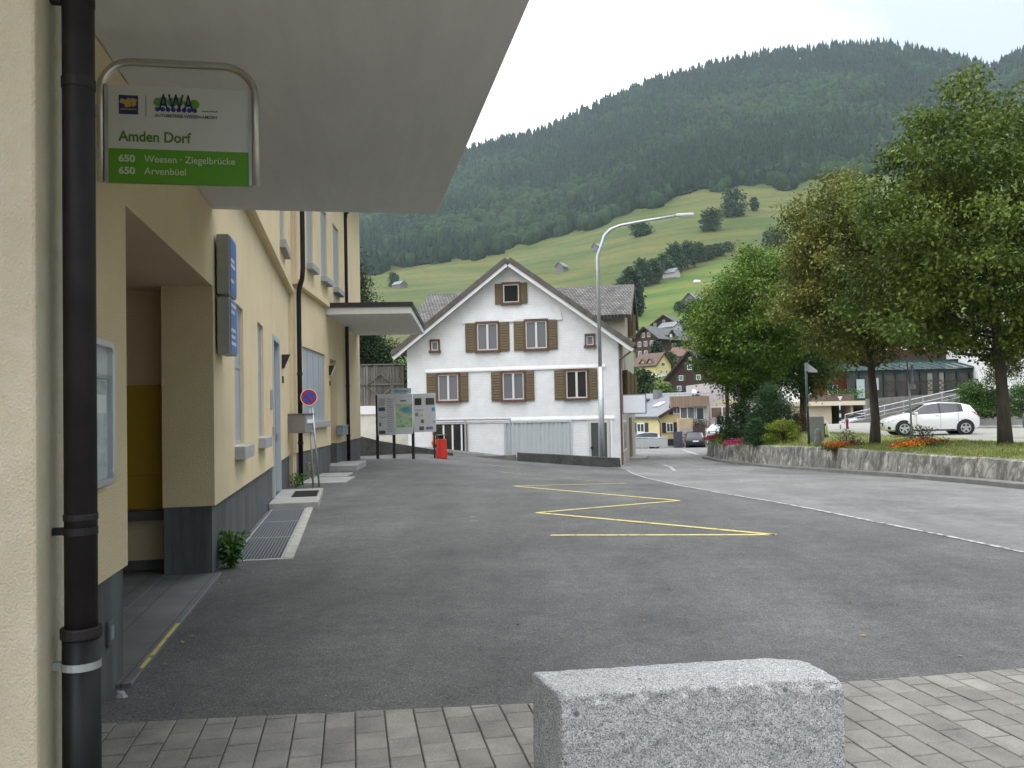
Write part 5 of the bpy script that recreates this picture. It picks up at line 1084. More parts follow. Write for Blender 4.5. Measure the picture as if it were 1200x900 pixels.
# tall dark trees beyond the left building, and greenery above the fence
def ybase(px, py, Y): p = at(px, py, Y); return Vector((p.x, p.y, g(p.x, p.y)))
tree('evergreen_tree', 'tall dark evergreen tree just beyond the end of the cream building', ybase(413, 535, 50), [(.6, 1.2), (2, 1.75), (5, 1.7), (8, 1.35), (10., .8), (11.6, .2)], .18, 1.2, (0, 0), 300, 100, .17, LD, seed=21, cspread=.36, lump=.3)
tree('evergreen_tree', 'second dark evergreen tree right of the tall one above the canopy', ybase(428, 535, 53), [(.6, 1.2), (2, 1.7), (5, 1.55), (7.5, 1.1), (9.3, .6), (10.2, .2)], .16, 1.2, (0, 0), 240, 95, .17, LDM, seed=22, cspread=.36, lump=.3)
tree('garden_tree', 'dark leafy garden tree standing behind the wooden fence', ybase(457, 535, 54), [(1, 1), (2.5, 1.8), (4.2, 1.8), (5.4, 1.1), (6.2, .3)], .15, 1.2, (0, 0), 150, 90, .17, LDM, seed=23)
# flower beds
def petals(name, label, pts, m, n, size, group=None):
    C = np.array([list(p) for p in pts]); rng = np.random.default_rng(len(pts)*7+n); V, F = leaf_cloud(C, n, (.13, .13, .05), size, rng, droop=-.3, aspect=.9); return tag(np_mesh(name, V, F, m), label, 'flowers', group, 'stuff')
def bed(px0, px1, py, Y, k, spread=.5, h=.16, seed=1):
    r = random.Random(seed); o = []
    for i in range(k):
        px = px0+(px1-px0)*r.random(); p = at(px, py, Y); y = Y+r.uniform(-spread, spread); x = p.x*y/Y; o.append((x, y, zv(x, y)+h*r.uniform(.5, 1.2)))
    return o
F_r = mat('red_petals', (.42, .012, .02), .6, island=.4, trans=.2); F_o = mat('orange_petals', (.62, .13, .008), .6, island=.4, trans=.2); F_y = mat('yellow_petals', (.65, .36, .015), .6, island=.35, trans=.2); F_p = mat('pink_petals', (.30, .03, .085), .6, island=.4, trans=.2)
petals('orange_flowers', 'orange and yellow flower bed on the verge near the stone wall, left one', bed(970, 990, 518, 28.4, 34, .28, .12, seed=1), F_o, 26, .055)
petals('red_flowers', 'red flowers at the right end of the left flower bed', bed(985, 1003, 518, 28.6, 22, .25, .12, seed=2), F_r, 26, .055)
petals('orange_flowers', 'orange and yellow flowers on the grass in front of the white hatchback', bed(1052, 1076, 525, 24.2, 30, .32, .12, seed=3), F_o, 26, .05)
petals('yellow_flowers', 'yellow blossoms scattered among the orange bed before the white hatchback', bed(1052, 1080, 525, 24.2, 12, .3, .12, seed=4), F_y, 26, .05)
petals('red_flowers', 'dense red flowers right of the orange bed before the white hatchback', bed(1076, 1101, 524, 24.6, 34, .25, .12, seed=5), F_r, 26, .05)
petals('red_flowers', 'long red flower strip at the left end of the verge by the parked van', bed(828, 858, 505, 46, 56, .5, .15, seed=6), F_r, 26, .09)
petals('pink_flowers', 'pink flower patches on the grass below the dark bushes', bed(852, 877, 512, 39, 36, .6, .2, seed=7), F_p, 26, .06)
petals('bed_foliage', 'green leaves of the flower beds on the verge', bed(967, 1003, 518, 28.5, 40, .35, .06, seed=8)+bed(1050, 1102, 525, 24.4, 55, .35, .06, seed=9)+bed(828, 880, 508, 43, 60, 2, .15, seed=10), LM, 22, .07)
wispy = leaf_mat('grey_green_stalks', (.09, .11, .06), (.16, .17, .10))
shrub('tall_wispy_plant', 'tall wispy grey-green plant behind the left flower bed', vbase(992, 519, 28.6), 1.0, .55, 500, .10, wispy, seed=31, upright=True)
shrub('tall_wispy_plant', 'tall wispy grey-green plant by the bare signpost and the white hatchback', vbase(1082, 523, 25.), 1.1, .55, 500, .09, wispy, seed=32, upright=True)
# grass tufts along the verge top
rng = np.random.default_rng(77); n = 2600; kk = rng.uniform(_wk[1]+1, _wk[-3], n); dd_ = rng.uniform(.15, 1., n)**2*6+.12
Cx = np.interp(kk, _wk, _wx)+dd_; Cy = kk+.35*Cx; Cz = np.array([zv(x, y) for x, y in zip(Cx, Cy)])
V, F = leaf_cloud(np.stack([Cx, Cy, Cz+.02], 1), 14, (.14, .14, .02), .085, rng, droop=-1.2, aspect=.16)
tag(np_mesh('grass', V, F, leaf_mat('grass_blades', (.12, .165, .035), (.21, .21, .065), .3, .2, .8)), 'short green grass on the verge behind the stone wall', 'grass', None, 'stuff')

# ================================================================== CARS
M_head = mat('headlamp_lens', (.55, .57, .60), .12, spec=.7); M_tail = mat('red_tail_lamp', (.35, .015, .02), .2); M_rim = mat('silver_wheel_rim', (.50, .51, .53), .35, metal=.6); M_carglass = mat('car_window_glass', (.022, .027, .032), .05, spec=.7); M_plate = mat('number_plate_white', (.7, .7, .68), .5)
def car(name, label, loc, rz, col, L=3.97, W=1.74, H=1.46, kind='hatch', group=None, cat='car'):
    """x forward, origin on the ground at the middle"""
    t = thing(name, label, cat, loc, rz, group); pm = mat('car_paint_%02d%02d%02d' % tuple(int(c*99) for c in col), col, .28, coat=.6, spec=.5)
    h = L/2
    if kind == 'hatch':
        #   x, z_bottom, z_belt, z_top, half width belt, half width roof
        st = [(h, .34, .50, .54, .45, .35), (h-.07, .22, .62, .66, .66, .54), (h-.25, .18, .71, .77, .78, .66), (h-.60, .18, .80, .88, .83, .72), (h-1.0, .18, .87, .96, .85, .74), (h-1.12, .18, .90, 1.0, .86, .75), (h-1.75, .18, .93, 1.375, .865, .60), (h-1.85, .18, .935, 1.40, .865, .60), (h-2.25, .18, .95, 1.455, .87, .60), (h-2.32, .18, .955, 1.458, .87, .60), (h-3.05, .18, 1.0, 1.43, .865, .585), (h-3.25, .18, 1.02, 1.40, .86, .575), (h-3.62, .2, 1.03, 1.30, .84, .55), (h-3.80, .24, .95, 1.02, .80, .66), (-h+.05, .32, .80, .84, .74, .62), (-h, .40, .62, .66, .60, .50)]
        win = range(5, 11); wsA, wsB = 5, 6; rg = (12, 13)
    else:
        st = [(h, .36, .55, .60, .50, .4), (h-.08, .24, .72, .78, .72, .6), (h-.4, .2, .85, .94, .84, .74), (h-.95, .2, .95, 1.04, .87, .77), (h-1.05, .2, .97, 1.06, .87, .77), (h-1.7, .2, 1.0, 1.50, .88, .66), (h-1.8, .2, 1.0, 1.55, .88, .66), (h-2.3, .2, 1.02, 1.62, .88, .66), (h-2.38, .2, 1.02, 1.62, .88, .66), (h-3.1, .2, 1.04, 1.62, .88, .65), (h-3.2, .2, 1.04, 1.60, .88, .65), (-h+.45, .22, 1.05, 1.55, .87, .64), (-h+.14, .26, 1.02, 1.10, .85, .72), (-h+.04, .34, .85, .9, .82, .7), (-h, .42, .62, .66, .72, .6)]
        win = range(4, 11); wsA, wsB = 4, 5; rg = (11, 12)
    zs_ = H/max(s[3] for s in st); ws_ = W/2/.87; nR = 9; body = MB(); ringv = []
    for (x, zb, zl, zt_, wb, wr) in st:
        zl *= zs_; zt_ *= zs_; wb *= ws_; wr *= ws_
        half = [(0, zb), (wb*.80, zb), (wb*.95, zb+.07), (wb*1.0, (zb+zl)/2+.03), (wb*.985, zl-.05), (wb*.955, zl), (wr, zt_-.045 if zt_-zl > .2 else zl+(zt_-zl)*.55), (wr*.8, zt_-.012), (0, zt_)]
        ringv.append(half)
    allv = []
    for (s, half) in zip(st, ringv): allv.append([(s[0], -y, z) for y, z in half]+[(s[0], y, z) for y, z in half[-2:0:-1]])
    m = len(allv[0]); glf = []
    for i in range(len(allv)-1):
        for k in range(m):
            k2 = (k+1) % m; q = [allv[i][k], allv[i][k2], allv[i+1][k2], allv[i+1][k]]
            isside = k in (5, m-6); istop = k in (6, 7, m-8, m-7) 
            if (i in win and isside) or (i == wsA and (istop)) or (i == rg[0] and istop):
                glf.append((i, k, q)); continue
            body.add(q, [(0, 1, 2, 3)])
    body.add(allv[0], [tuple(range(m))]); body.add(allv[-1], [tuple(range(m-1, -1, -1))])
    import bmesh
    me = bpy.data.meshes.new('body'); me.from_pydata(body.v, [], body.f); bm = bmesh.new(); bm.from_mesh(me); bmesh.ops.remove_doubles(bm, verts=bm.verts, dist=.0005); bmesh.ops.recalc_face_normals(bm, faces=bm.faces); bm.to_mesh(me); bm.free(); me.materials.append(pm)
    for p in me.polygons: p.use_smooth = True
    o = bpy.data.objects.new('body', me); S.collection.objects.link(o); o.parent = t
    md = o.modifiers.new('edge', 'EDGE_SPLIT'); md.split_angle = math.radians(38)
    def rp_(x, kf):
        """point of the body ring (left half) at x, fractional ring index kf"""
        xs_ = [q[0] for q in st]; i = 0
        while i < len(xs_)-2 and xs_[i+1] > x: i += 1
        f = (xs_[i]-x)/(xs_[i]-xs_[i+1]); k0 = int(kf); k1 = min(k0+1, nR-1); fk = kf-k0
        def P(ii): a_, b_ = ringv[ii][k0], ringv[ii][k1]; return (a_[0]+(b_[0]-a_[0])*fk, a_[1]+(b_[1]-a_[1])*fk)
        A_, B_ = P(i), P(i+1); return (A_[0]+(B_[0]-A_[0])*f, A_[1]+(B_[1]-A_[1])*f)
    def patch(mb, rows, s, out=.005):
        out *= 2.2
        """rows of (x, [ring indices]) joined into a strip that follows the body side s"""
        vs = []; n_ = len(rows[0][1])
        for x, kfs in rows:
            for kf in kfs: y_, z_ = rp_(x, kf); vs.append((x+(.004 if x > 0 else -.004), s*(y_+out), z_+out*.3))
        mb.add(vs, [(r_*n_+c_, r_*n_+c_+1, (r_+1)*n_+c_+1, (r_+1)*n_+c_) for r_ in range(len(rows)-1) for c_ in range(n_-1)]); return mb
    pil = 8 if kind == 'hatch' else 7; gs = {}
    for i, k, q in glf:
        nm_ = 'windscreen' if (i == wsA and k in (6, 7, m-8, m-7)) else 'rear_window' if (i == rg[0] and k in (6, 7, m-8, m-7)) else ('door_pillar' if i == pil or i == win[-1] else 'side_windows')+('_a' if k == 5 else '_b')
        gs.setdefault(nm_, MB()).add(q, [(0, 1, 2, 3)])
    for nm_, g_ in gs.items(): g_.build(nm_.replace('_a', '').replace('_b', ''), M_grille if 'pillar' in nm_ else M_carglass, t, fix=False)
    fxw, rxw = h-.78, -h+.66; R = .305 if kind == 'hatch' else .32
    for x in (fxw, rxw):
        for s in (-1, 1):
            y = s*(W/2-.10); ay = rp_(x, 3)[0]; ar = MB(); ar.tube([(x, y-s*.25, R+.02), (x, s*(ay+.006), R+.02)], R+.06, 28); ar.build('wheel_arch', M_grille, t)
            wh_ = MB(); wh_.tube([(x, y-s*.10, R), (x, s*(W/2+.004), R)], R, 28); wl = wh_.build('wheel', M_tyre, t, bevel=.02); rm = MB(); rm.tube([(x, s*(W/2+.005), R), (x, s*(W/2+.012), R)], R*.66, 20)
            rm.build('rim', M_grille, wl); sp = MB()
            for q in range(5):
                an = 2*math.pi*q/5+.3; c0 = (x, s*(W/2+.02), R); sp.bar(c0, (x+math.cos(an)*R*.66, s*(W/2+.018), R+math.sin(an)*R*.66), .02, .085)
            ring_o = [(x+math.cos(2*math.pi*q/24)*R*.70, R+math.sin(2*math.pi*q/24)*R*.70) for q in range(24)]; ring_i = [(x+math.cos(2*math.pi*q/24)*R*.60, R+math.sin(2*math.pi*q/24)*R*.60) for q in range(24)]
            ring(sp, ring_o, ring_i, s*(W/2+.006), s*(W/2+.022)); sp.disc((x, s*(W/2+.02), R), (0, 1, 0), .06, .02, 12); sp.build('spokes', M_rim, wl)
    for s in (-1, 1):
        y = s*W/2
        patch(MB(), [(h-.05, (3.7, 4.4, 4.9)), (h-.16, (3.7, 4.5, 5.05)), (h-.30, (3.95, 4.6, 5.1)), (h-.48, (4.3, 4.7, 5.05)), (h-.62, (4.7, 4.8, 4.95))], s, .006).build('headlight', M_head, t, fix=False)
        patch(MB(), [(-h+.42, (4.7, 4.85, 5.0)), (-h+.26, (3.95, 4.5, 5.05)), (-h+.12, (3.9, 4.5, 5.1)), (-h+.04, (4.0, 4.5, 5.1))], s, .007).build('tail_light', M_tail, t, fix=False)
        MB().box(h-1.33, h-1.20, y-.02*s if s > 0 else y-.16, y+.16 if s > 0 else y+.02, .92*zs_, 1.03*zs_).build('wing_mirror', pm, t, bevel=.03)
        for x in (h-2.15, h-2.98): yy_, zz1 = rp_(x, 4.2); MB().box(x-.08, x+.08, min(s*(yy_-.01), s*(yy_+.022)), max(s*(yy_-.01), s*(yy_+.022)), zz1-.03, zz1).build('door_handle', pm, t, bevel=.006)
        patch(MB(), [(x, (1.2, 1.6, 2.0)) for x in (h-1.18, h-1.8, h-2.4, -h+1.1)], s, .006).build('side_trim', M_grille, t, fix=False)
        for x in (h-1.30, h-2.29, h-3.02): patch(MB(), [(x-.005, (2.05, 2.5, 3, 3.5, 4, 4.5, 5)), (x+.005, (2.05, 2.5, 3, 3.5, 4, 4.5, 5))], s, .002).build('door_gap', M_grille, t, fix=False)
        patch(MB(), [(h-.03, (1.2, 2.0, 2.5)), (h-.14, (1.7, 2.2, 2.7)), (h-.24, (2.1, 2.3, 2.5))], s, .006).build('fog_light', M_grille, t, fix=False)
    MB().box(h-.05, h+.012, -.42, .42, .40, .56).build('grille', M_grille, t, bevel=.02); MB().box(h+.013, h+.02, -.26, .26, .42, .52).build('number_plate', M_plate, t); MB().box(-h-.012, -h+.02, -.26, .26, .60, .70).build('number_plate', M_plate, t)
    return t
wc = at(1087, 500, 38.6); car('parked_car', 'white hatchback parked on the pale gravel behind the flower beds', (wc.x, wc.y, zv(wc.x, wc.y)+.02), math.radians(170), (.74, .75, .76))
def on_g(px, Y, dz=0): p = at(px, 500, Y); return (p.x, p.y, g(p.x, p.y)+dz)
car('parked_car', 'black car seen from behind at the garage under the restaurant', on_g(812.5, 79.6), math.radians(83), (.006, .007, .010), L=4.1, W=1.76, H=1.5, kind='suv')
car('parked_car', 'silver grey car half hidden behind the white house corner', on_g(749, 79), math.radians(185), (.30, .31, .32), kind='suv', H=1.5)
p = at(858, 506, 60); car('parked_car', 'silver car parked beyond the red flower strip', (p.x, p.y, at(838, 514, 60).z), math.radians(215), (.40, .43, .47), kind='hatch')
p = at(861, 500, 65); car('parked_van', 'pale van standing behind the silver car at the restaurant', (p.x, p.y, at(838, 509, 65).z-.3), math.radians(215), (.42, .46, .47), L=4.4, W=1.8, H=1.85, kind='suv', cat='van')
p = at(1008, 500, 84); car('parked_car', 'silver car parked in the open garage below the conservatory', (p.x, p.y, at(1008, 501, 84).z), math.radians(195), (.45, .46, .48), kind='suv')
p = at(1246, 500, 33); car('parked_car', 'blue grey car cut off by the right picture edge', (p.x+.6, p.y, zv(p.x, p.y)+.02), math.radians(15), (.07, .10, .17))

# ================================================================== SIGNS AND SMALL THINGS ON THE VERGE
p = vbase(948, 514, 34); t = thing('signpost', 'dark signpost with a small folded white board at its top, beside the grey slab', 'signpost', p)
hp = at(946, 425, 34).z-p.z; MB().tube([(0, 0, -.1), (-.04, 0, hp)], .05, 10).build('post', mat('dark_slate_paint', (.035, .045, .05), .5), t, smooth=True); MB().prism([(.06, hp-.05), (.42, hp-.32), (.42, hp-.40), (.06, hp-.38)], -.02, .02, 'y').build('board', mat('grey_white_board', (.45, .47, .50), .5), t); MB().box(-.07, .05, -.06, .06, hp-.35, hp).build('cap', M_galv, t); MB().box(-.02, .08, -.06, .02, hp-1.72, hp-1.64).build('waymark', mat('yellow_waymark', (.6, .45, .05), .5), t)
p = vbase(1069, 515, 29); t = thing('signpost', 'thin grey signpost seen edge-on in front of the white hatchback', 'signpost', p)
hp = at(1066.5, 424, 29).z-p.z; MB().tube([(0, 0, -.1), (-.06, 0, hp)], .034, 10).build('post', M_galv, t, smooth=True); MB().box(.05, .085, -.26, .26, hp-.75, hp-.12).build('plate', mat('blue_grey_plate', (.30, .37, .43), .4, metal=.3), t).rotation_euler = (0, 0, math.radians(-20)); MB().box(.05, .085, -.2, .2, hp-.93, hp-.76).build('sub_plate', mat('pale_plate', (.42, .45, .47), .4, metal=.3), t)
p = vbase(985, 503, 50); t = thing('yield_sign', 'small give-way sign on a grey post with black and white bands near the garage', 'traffic sign', p)
hp = at(985, 466, 50).z-p.z; MB().tube([(0, 0, -.1), (0, 0, hp)], .04, 8).build('post', M_galv, t, smooth=True); MB().prism([(-.20, hp+.1), (.20, hp+.1), (0, hp-.26)], -.07, -.05, 'y').build('red_triangle', mat('faded_red_border', (.33, .10, .10), .5), t); MB().prism([(-.14, hp+.07), (.14, hp+.07), (0, hp-.18)], -.08, -.071, 'y').build('white_field', M_white, t)
for q, mm_ in enumerate((M_white, M_black, M_white, M_black)): MB().tube([(0, 0, .25+q*.22), (0, 0, .25+q*.22+.215)], .055, 8).build('band', mm_, t)
p = vbase(957, 512, 35); o = MB().box(-.29, .29, -.08, .08, -.1, 1.05).build('stone_slab', mat('grey_slab', (.17, .17, .165), .9, var=.15, vscale=3), None, bevel=.01); o.location = p; tag(o, 'upright grey concrete slab behind the dark signpost', 'slab')
p = vbase(959, 520, 32.5); o = lath(MB(), [(.14, -.1), (.17, .1), (.14, .5), (.11, .62), (.03, .66)], 10).build('boundary_stone', mat('mossy_stone', (.14, .145, .13), .95, var=.3, vscale=6, bump=.5, bscale=20)); o.location = p; tag(o, 'low rounded mossy stone post left of the orange flower bed', 'stone')
p = vbase(967, 511, 37); t = thing('bag_trolley', 'small black and yellow-green bag leaning beside the upright grey slab', 'bag', p)
MB().prism([(-.2, 0), (.12, 0), (.02, .62), (-.16, .55)], -.12, .12, 'y').build('bag', M_black, t, bevel=.03); MB().prism([(-.05, .12), (.1, .12), (.02, .5), (-.06, .5)], -.15, -.121, 'y').build('flap', mat('yellow_green_cloth', (.30, .36, .08), .7), t, bevel=.01); MB().tube([(.16, -.05, .05), (.10, -.05, .6), (.0, -.05, .72)], .025, 8).build('handle', M_white, t)
p = vbase(993, 503, 50); o = lath(MB(), [(.07, -.1), (.07, .42), (.10, .44), (.10, .5), (.06, .56), (.03, .6)], 12).build('hydrant', mat('hydrant_red', (.16, .012, .025), .5)); o.location = p; tag(o, 'dark red hydrant right of the give-way sign', 'hydrant')
tree('garden_shrub', 'slim dark red shrub at the foot of the dark maple trunk', vbase(937, 510, 44), [(.15, .15), (.45, .3), (.9, .15)], .03, .2, (0, 0), 30, 60, .1, leaf_mat('reddish_leaves', (.08, .02, .015), (.12, .05, .03)), cspread=.15, seed=41, cat='shrub', limbs=5)

# ================================================================== VILLAGE BUILDINGS
M_dwood = mat('dark_brown_timber', (.055, .028, .020), .85, var=.3, vscale=2, stretch=(1, 1, 5)); M_rwood = mat('red_brown_timber', (.050, .023, .017), .85, var=.3, vscale=2, stretch=(1, 1, 5)); M_gwood = mat('grey_barn_boards', (.155, .145, .135), .9, var=.3, vscale=1, stretch=(3, 3, .4)); M_slate = mat('dark_grey_roof', (.085, .087, .092), .8, var=.15, vscale=.8); M_greyroof = mat('mid_grey_roof', (.16, .165, .175), .75, var=.12, vscale=.8); M_brroof = mat('brown_roof', (.105, .068, .056), .85, var=.2, vscale=1.2); M_yw = mat('pale_yellow_render', (.58, .49, .22), .9, var=.05); M_yw2 = mat('cream_yellow_render', (.60, .51, .27), .9, var=.05); M_wr = mat('white_render', (.68, .68, .66), .9, var=.05); M_shd = mat('dark_shutter', (.03, .032, .04), .7); M_gsh = mat('green_shutter', (.03, .06, .045), .7); M_rsh = mat('red_shutter', (.10, .022, .02), .7); M_vg = glass('village_glass', (.05, .06, .07), .12)
def house(name, label, loc, rz, w_, d_, wall_h, roof_h, wm, rm, rows=(), side=(), over=.7, base_h=0., bm=None, shut=None, chim=None, cat='house', left=(), low=4., group=None):
    """gable front on local y=0 facing -y, ridge along y; rows/side/left: (x or y, z, w, h) windows on front / right / left walls"""
    t = thing(name, label, cat, loc, rz, group); a = w_/2
    mb = MB(); mb.prism([(-a, base_h), (a, base_h), (a, wall_h), (0, wall_h+roof_h-.1), (-a, wall_h)], 0, d_, 'y'); mb.build('wall', wm, t)
    mb = MB(); mb.box(-a-.02, a+.02, -.02, d_+.02, -low, base_h-.001); mb.build('base', bm or M_wr, t)
    k = roof_h/a; rf = MB()
    for s in (-1, 1): slab(rf, 0, wall_h+roof_h, s*(a+over), wall_h-k*over, -over, d_+over, .22)
    ro = rf.build('roof', rm, t)
    bd = MB()
    for s in (-1, 1): slab(bd, 0, wall_h+roof_h-.03, s*(a+over), wall_h-k*over-.03, -over-.06, -over-.001, .30)
    bd.build('verge_board', M_dwood, ro)
    if chim: MB().box(chim[0]-.35, chim[0]+.35, chim[1]-.35, chim[1]+.35, wall_h, wall_h+roof_h+chim[2]).build('chimney', M_greyroof, ro)
    def win(T, x, z, ww, hh_):
        f = MB(T); f.box(x-ww/2, x+ww/2, -.08, -.002, z, z+hh_); wn = f.build('window', M_white, t)
        MB(T).box(x-ww/2+.1, x-.04, -.085, -.0805, z+.1, z+hh_-.1).box(x+.04, x+ww/2-.1, -.085, -.0805, z+.1, z+hh_-.1).build('pane', M_vg, wn)
        if shut:
            for s in (-1, 1): MB(T).box(x+s*(ww/2+.26)-.24, x+s*(ww/2+.26)+.24, -.07, -.002, z-.03, z+hh_+.03).build('shutter', shut, wn)
    for q in rows: win(None, *q)
    for y, z, ww, hh_ in side: win(Matrix.Translation((a, 0, 0)) @ Matrix.Rotation(math.pi/2, 4, 'Z'), y, z, ww, hh_)
    for y, z, ww, hh_ in left: win(Matrix.Translation((-a, d_, 0)) @ Matrix.Rotation(-math.pi/2, 4, 'Z'), y, z, ww, hh_)
    return t
def hz(px, py): return hit(px, py, zt, 30)
def sc(px_w, p): return px_w/1000*math.hypot(p.x, p.y)
rw = math.radians
# dark chalet with green shutters
p = hz(810, 466); u = sc(1, p); W_ = 52*u
house('chalet', 'dark red-brown timber chalet with green shutters and grey roof above the restaurant terrace', p, rw(-32), W_, W_*1.2, 25*u, 28*u, M_rwood, M_slate, [(x*W_, z*u, 5.0*u, 6*u) for x, z in ((-.27, 8), (-.02, 8), (.10, 8), (.33, 8), (-.22, 20), (.18, 20), (-.02, 32))]+[(0, 42*u, 3*u, 4.5*u)], over=5*u, base_h=5*u, shut=M_gsh, chim=(W_*.2, W_*.7, 1.2))
p = hz(818, 428); u = sc(1, p); house('house', 'white house with a reddish tiled roof half hidden behind the dark chalet', p, rw(40), 22*u, 34*u, 12*u, 10*u, M_wr, mat('reddish_roof', (.14, .082, .062), .85, var=.15), [(-4*u, 4*u, 4*u, 5*u)], left=[(10*u, 4*u, 4*u, 5*u)], over=2*u)
# yellow chalet with brown roof
p = hz(778, 441); u = .77*sc(1, p)
house('house', 'yellow house with a brown double-pitched roof on the slope above the light green bush', p, rw(42), 36*u, 42*u, 18*u, 17*u, M_yw, M_brroof, [(-7*u, 4*u, 5*u, 6*u), (6*u, 4*u, 5*u, 6*u), (-2*u, 15*u, 9*u, 6*u)], left=[(12*u, 4*u, 9*u, 7*u), (28*u, 4*u, 6*u, 7*u)], over=3.4*u, base_h=.5)
# its two dormers
for dx in (10, 24):
    t_ = bpy.data.objects['house.001'] if 'house.001' in bpy.data.objects else None
    if t_:
        T = Matrix.Translation((-18*u, (dx+2)*u, 0)) @ Matrix.Rotation(-math.pi/2, 4, 'Z')
        MB(T).prism([(-4*u, 18*u), (4*u, 18*u), (4*u, 21*u), (0, 26*u), (-4*u, 21*u)], 1*u, 12*u, 'y').build('dormer', M_yw, t_); m_ = MB(T); slab(m_, 0, 26.5*u, 6*u, 19.5*u, -1*u, 12*u, .2); slab(m_, 0, 26.5*u, -6*u, 19.5*u, -1*u, 12*u, .2); m_.build('dormer_roof', M_brroof, t_)
# half-timbered house
p = hz(758, 424); u = sc(1, p)
hb = house('house', 'dark timber house with red shutters, pale windows and a long grey roof', p, rw(-48), 33*u, 62*u, 28*u, 12*u, M_dwood, M_slate, [(x*u, z*u, 4.6*u, 6*u) for z in (7, 18) for x in (-10, -1, 8)]+[(-4*u, 28.5*u, 4.2*u, 5.5*u), (4*u, 28.5*u, 4.2*u, 5.5*u)], side=[(30*u, 15*u, 8*u, 6*u), (48*u, 8*u, 14*u, 9*u)], over=5*u, base_h=4*u, shut=M_rsh, chim=(-4*u, 22*u, 1.6))
T = Matrix.Translation((16*u, 24*u, 0)) @ Matrix.Rotation(math.pi/2, 4, 'Z'); MB(T).prism([(-5*u, 26*u), (5*u, 26*u), (5*u, 31*u), (0, 36*u), (-5*u, 31*u)], -1*u, 14*u, 'y').build('dormer', M_dwood, hb); m_ = MB(T); slab(m_, 0, 36.5*u, 7.5*u, 29.5*u, -3*u, 14*u, .25); slab(m_, 0, 36.5*u, -7.5*u, 29.5*u, -3*u, 14*u, .25); m_.build('dormer_roof', M_slate, hb); MB(T).box(-2*u, 2*u, -1.3*u, -1.01*u, 28*u, 32*u).build('window', M_white, hb)
p = hz(779, 390); u = sc(1, p)
house('chalet', 'upper brown chalet with white windows below the grey barn', p, rw(-30), 24*u, 30*u, 12*u, 8*u, M_dwood, M_slate, [(x*u, z*u, 3*u, 4*u) for x, z in ((-7, 3), (-1, 3), (6, 3), (-1, 11))], over=4.5*u)
p = hz(795, 391); u = sc(1, p); house('house', 'pale blue-grey house with a grey roof right of the upper brown chalet', p, rw(38), 14*u, 22*u, 9*u, 5*u, mat('pale_blue_render', (.48, .54, .60), .9), M_greyroof, [(0, 3*u, 4*u, 4*u)], left=[(8*u, 2*u, 5*u, 5*u)], over=2.4*u)
def barn(label, px, py, wpx, hpx, rot, rm=None, wm=None, dr=1.3):
    p = hz(px, py); u = sc(1, p); return house('barn', label, p, rot, wpx*u*.62, wpx*u*.62*dr, hpx*u*.55, hpx*u*.45, wm or M_gwood, rm or M_greyroof, over=.6, bm=M_gwood, cat='barn')
barn('large grey barn among bushes on the meadow above the houses', 808, 364, 31, 20, rw(-38), dr=1.4)
barn('small white-fronted barn at the top of the fresh green meadow', 794, 325, 20, 11, rw(48), wm=mat('whitish_boards', (.42, .41, .39), .9))
barn('small grey barn on the olive slope left of the street lamp', 655, 318, 16, 11, rw(-35))
barn('half hidden grey barn right behind the street lamp pole', 697, 293, 14, 8, rw(-45))
barn('small grey barn at the left end of the slope beside a round tree', 473, 338, 17, 9, rw(52))
p = hz(817, 331); o = MB().box(-2.2, 2.2, -1, 1, -.4, 1.5).build('hay_bale_stack', mat('white_wrap', (.72, .73, .74), .5), None, bevel=.5); o.location = p; o.rotation_euler = (0, 0, .4); tag(o, 'white wrapped bale stack lying on the green meadow right of the small barn', 'bale')

# yellow house at the road end
YY = 84.; cp = at(773.5, 524, YY); zb_ = cp.z
def zz_(py, Y=YY, px=780): return at(px, py, Y).z-zb_
ang = rw(33); a = 5.2; ca, sa = math.cos(ang), math.sin(ang)
eh = zz_(488.5, px=775); rh = 5.0
yh = house('yellow_house', 'yellow house with dark shutters and grey roof at the end of the road', (cp.x+ca*a, cp.y+sa*a, zb_), ang, 2*a, 11, eh, at(788, 462, YY+3).z-zb_-eh, M_yw2, M_greyroof, [(-3.9, zz_(507), .95, .95), (-1.9, zz_(507), .95, .95), (-2.9, zz_(487)+.1, .95, .9)], left=[(8.3, zz_(507), 1.15, .95), (4.3, zz_(507), 1.15, .95)], over=.35, base_h=.15, shut=M_shd, chim=(-1.2, 4.5, .5))
MB().box(-a+.6, -a+1.9, -.05, -.001, .1, .75).build('cellar_window', M_shd, yh)
T = Matrix.Translation((-a, 0, 0)) @ Matrix.Rotation(-math.pi/2, 4, 'Z'); 
dm = MB(T); dm.box(-7.6, -5.2, .6, 3.4, eh+.3, eh+1.75); dmo = dm.build('dormer', M_greyroof, yh); MB(T).box(-7.1, -5.9, .52, .599, eh+.5, eh+1.5).build('dormer_window', M_white, dmo); MB(T).box(-6.95, -6.05, .51, .519, eh+.62, eh+1.38).build('pane', M_vg, dmo); MB(T).box(-7.8, -5.0, .3, 3.4, eh+1.751, eh+1.9).build('dormer_roof', M_greyroof, dmo)
k_ = (at(788, 462, YY+3).z-zb_-eh)/a
sk = MB(); x0 = -a+1.7; sk.prism([(x0, eh+1.7*k_+.28), (x0+1.0, eh+2.7*k_+.28), (x0+.95, eh+2.7*k_+.34), (x0-.05, eh+1.7*k_+.34)], 1.9, 2.7, 'y'); sk.build('skylight', M_head, yh)
MB().tube([(-a-.3, -.1, eh-.2), (-a+.05, -.08, eh-.7), (-a+.05, -.08, 0)], .05, 8).build('downpipe', M_slate, yh)
mb = MB(); q = at(745, 520, 78); z0 = g(q.x, q.y)
fnc = thing('railing', 'low grey railing with panels along the road before the yellow house', 'railing', (q.x, q.y, z0))
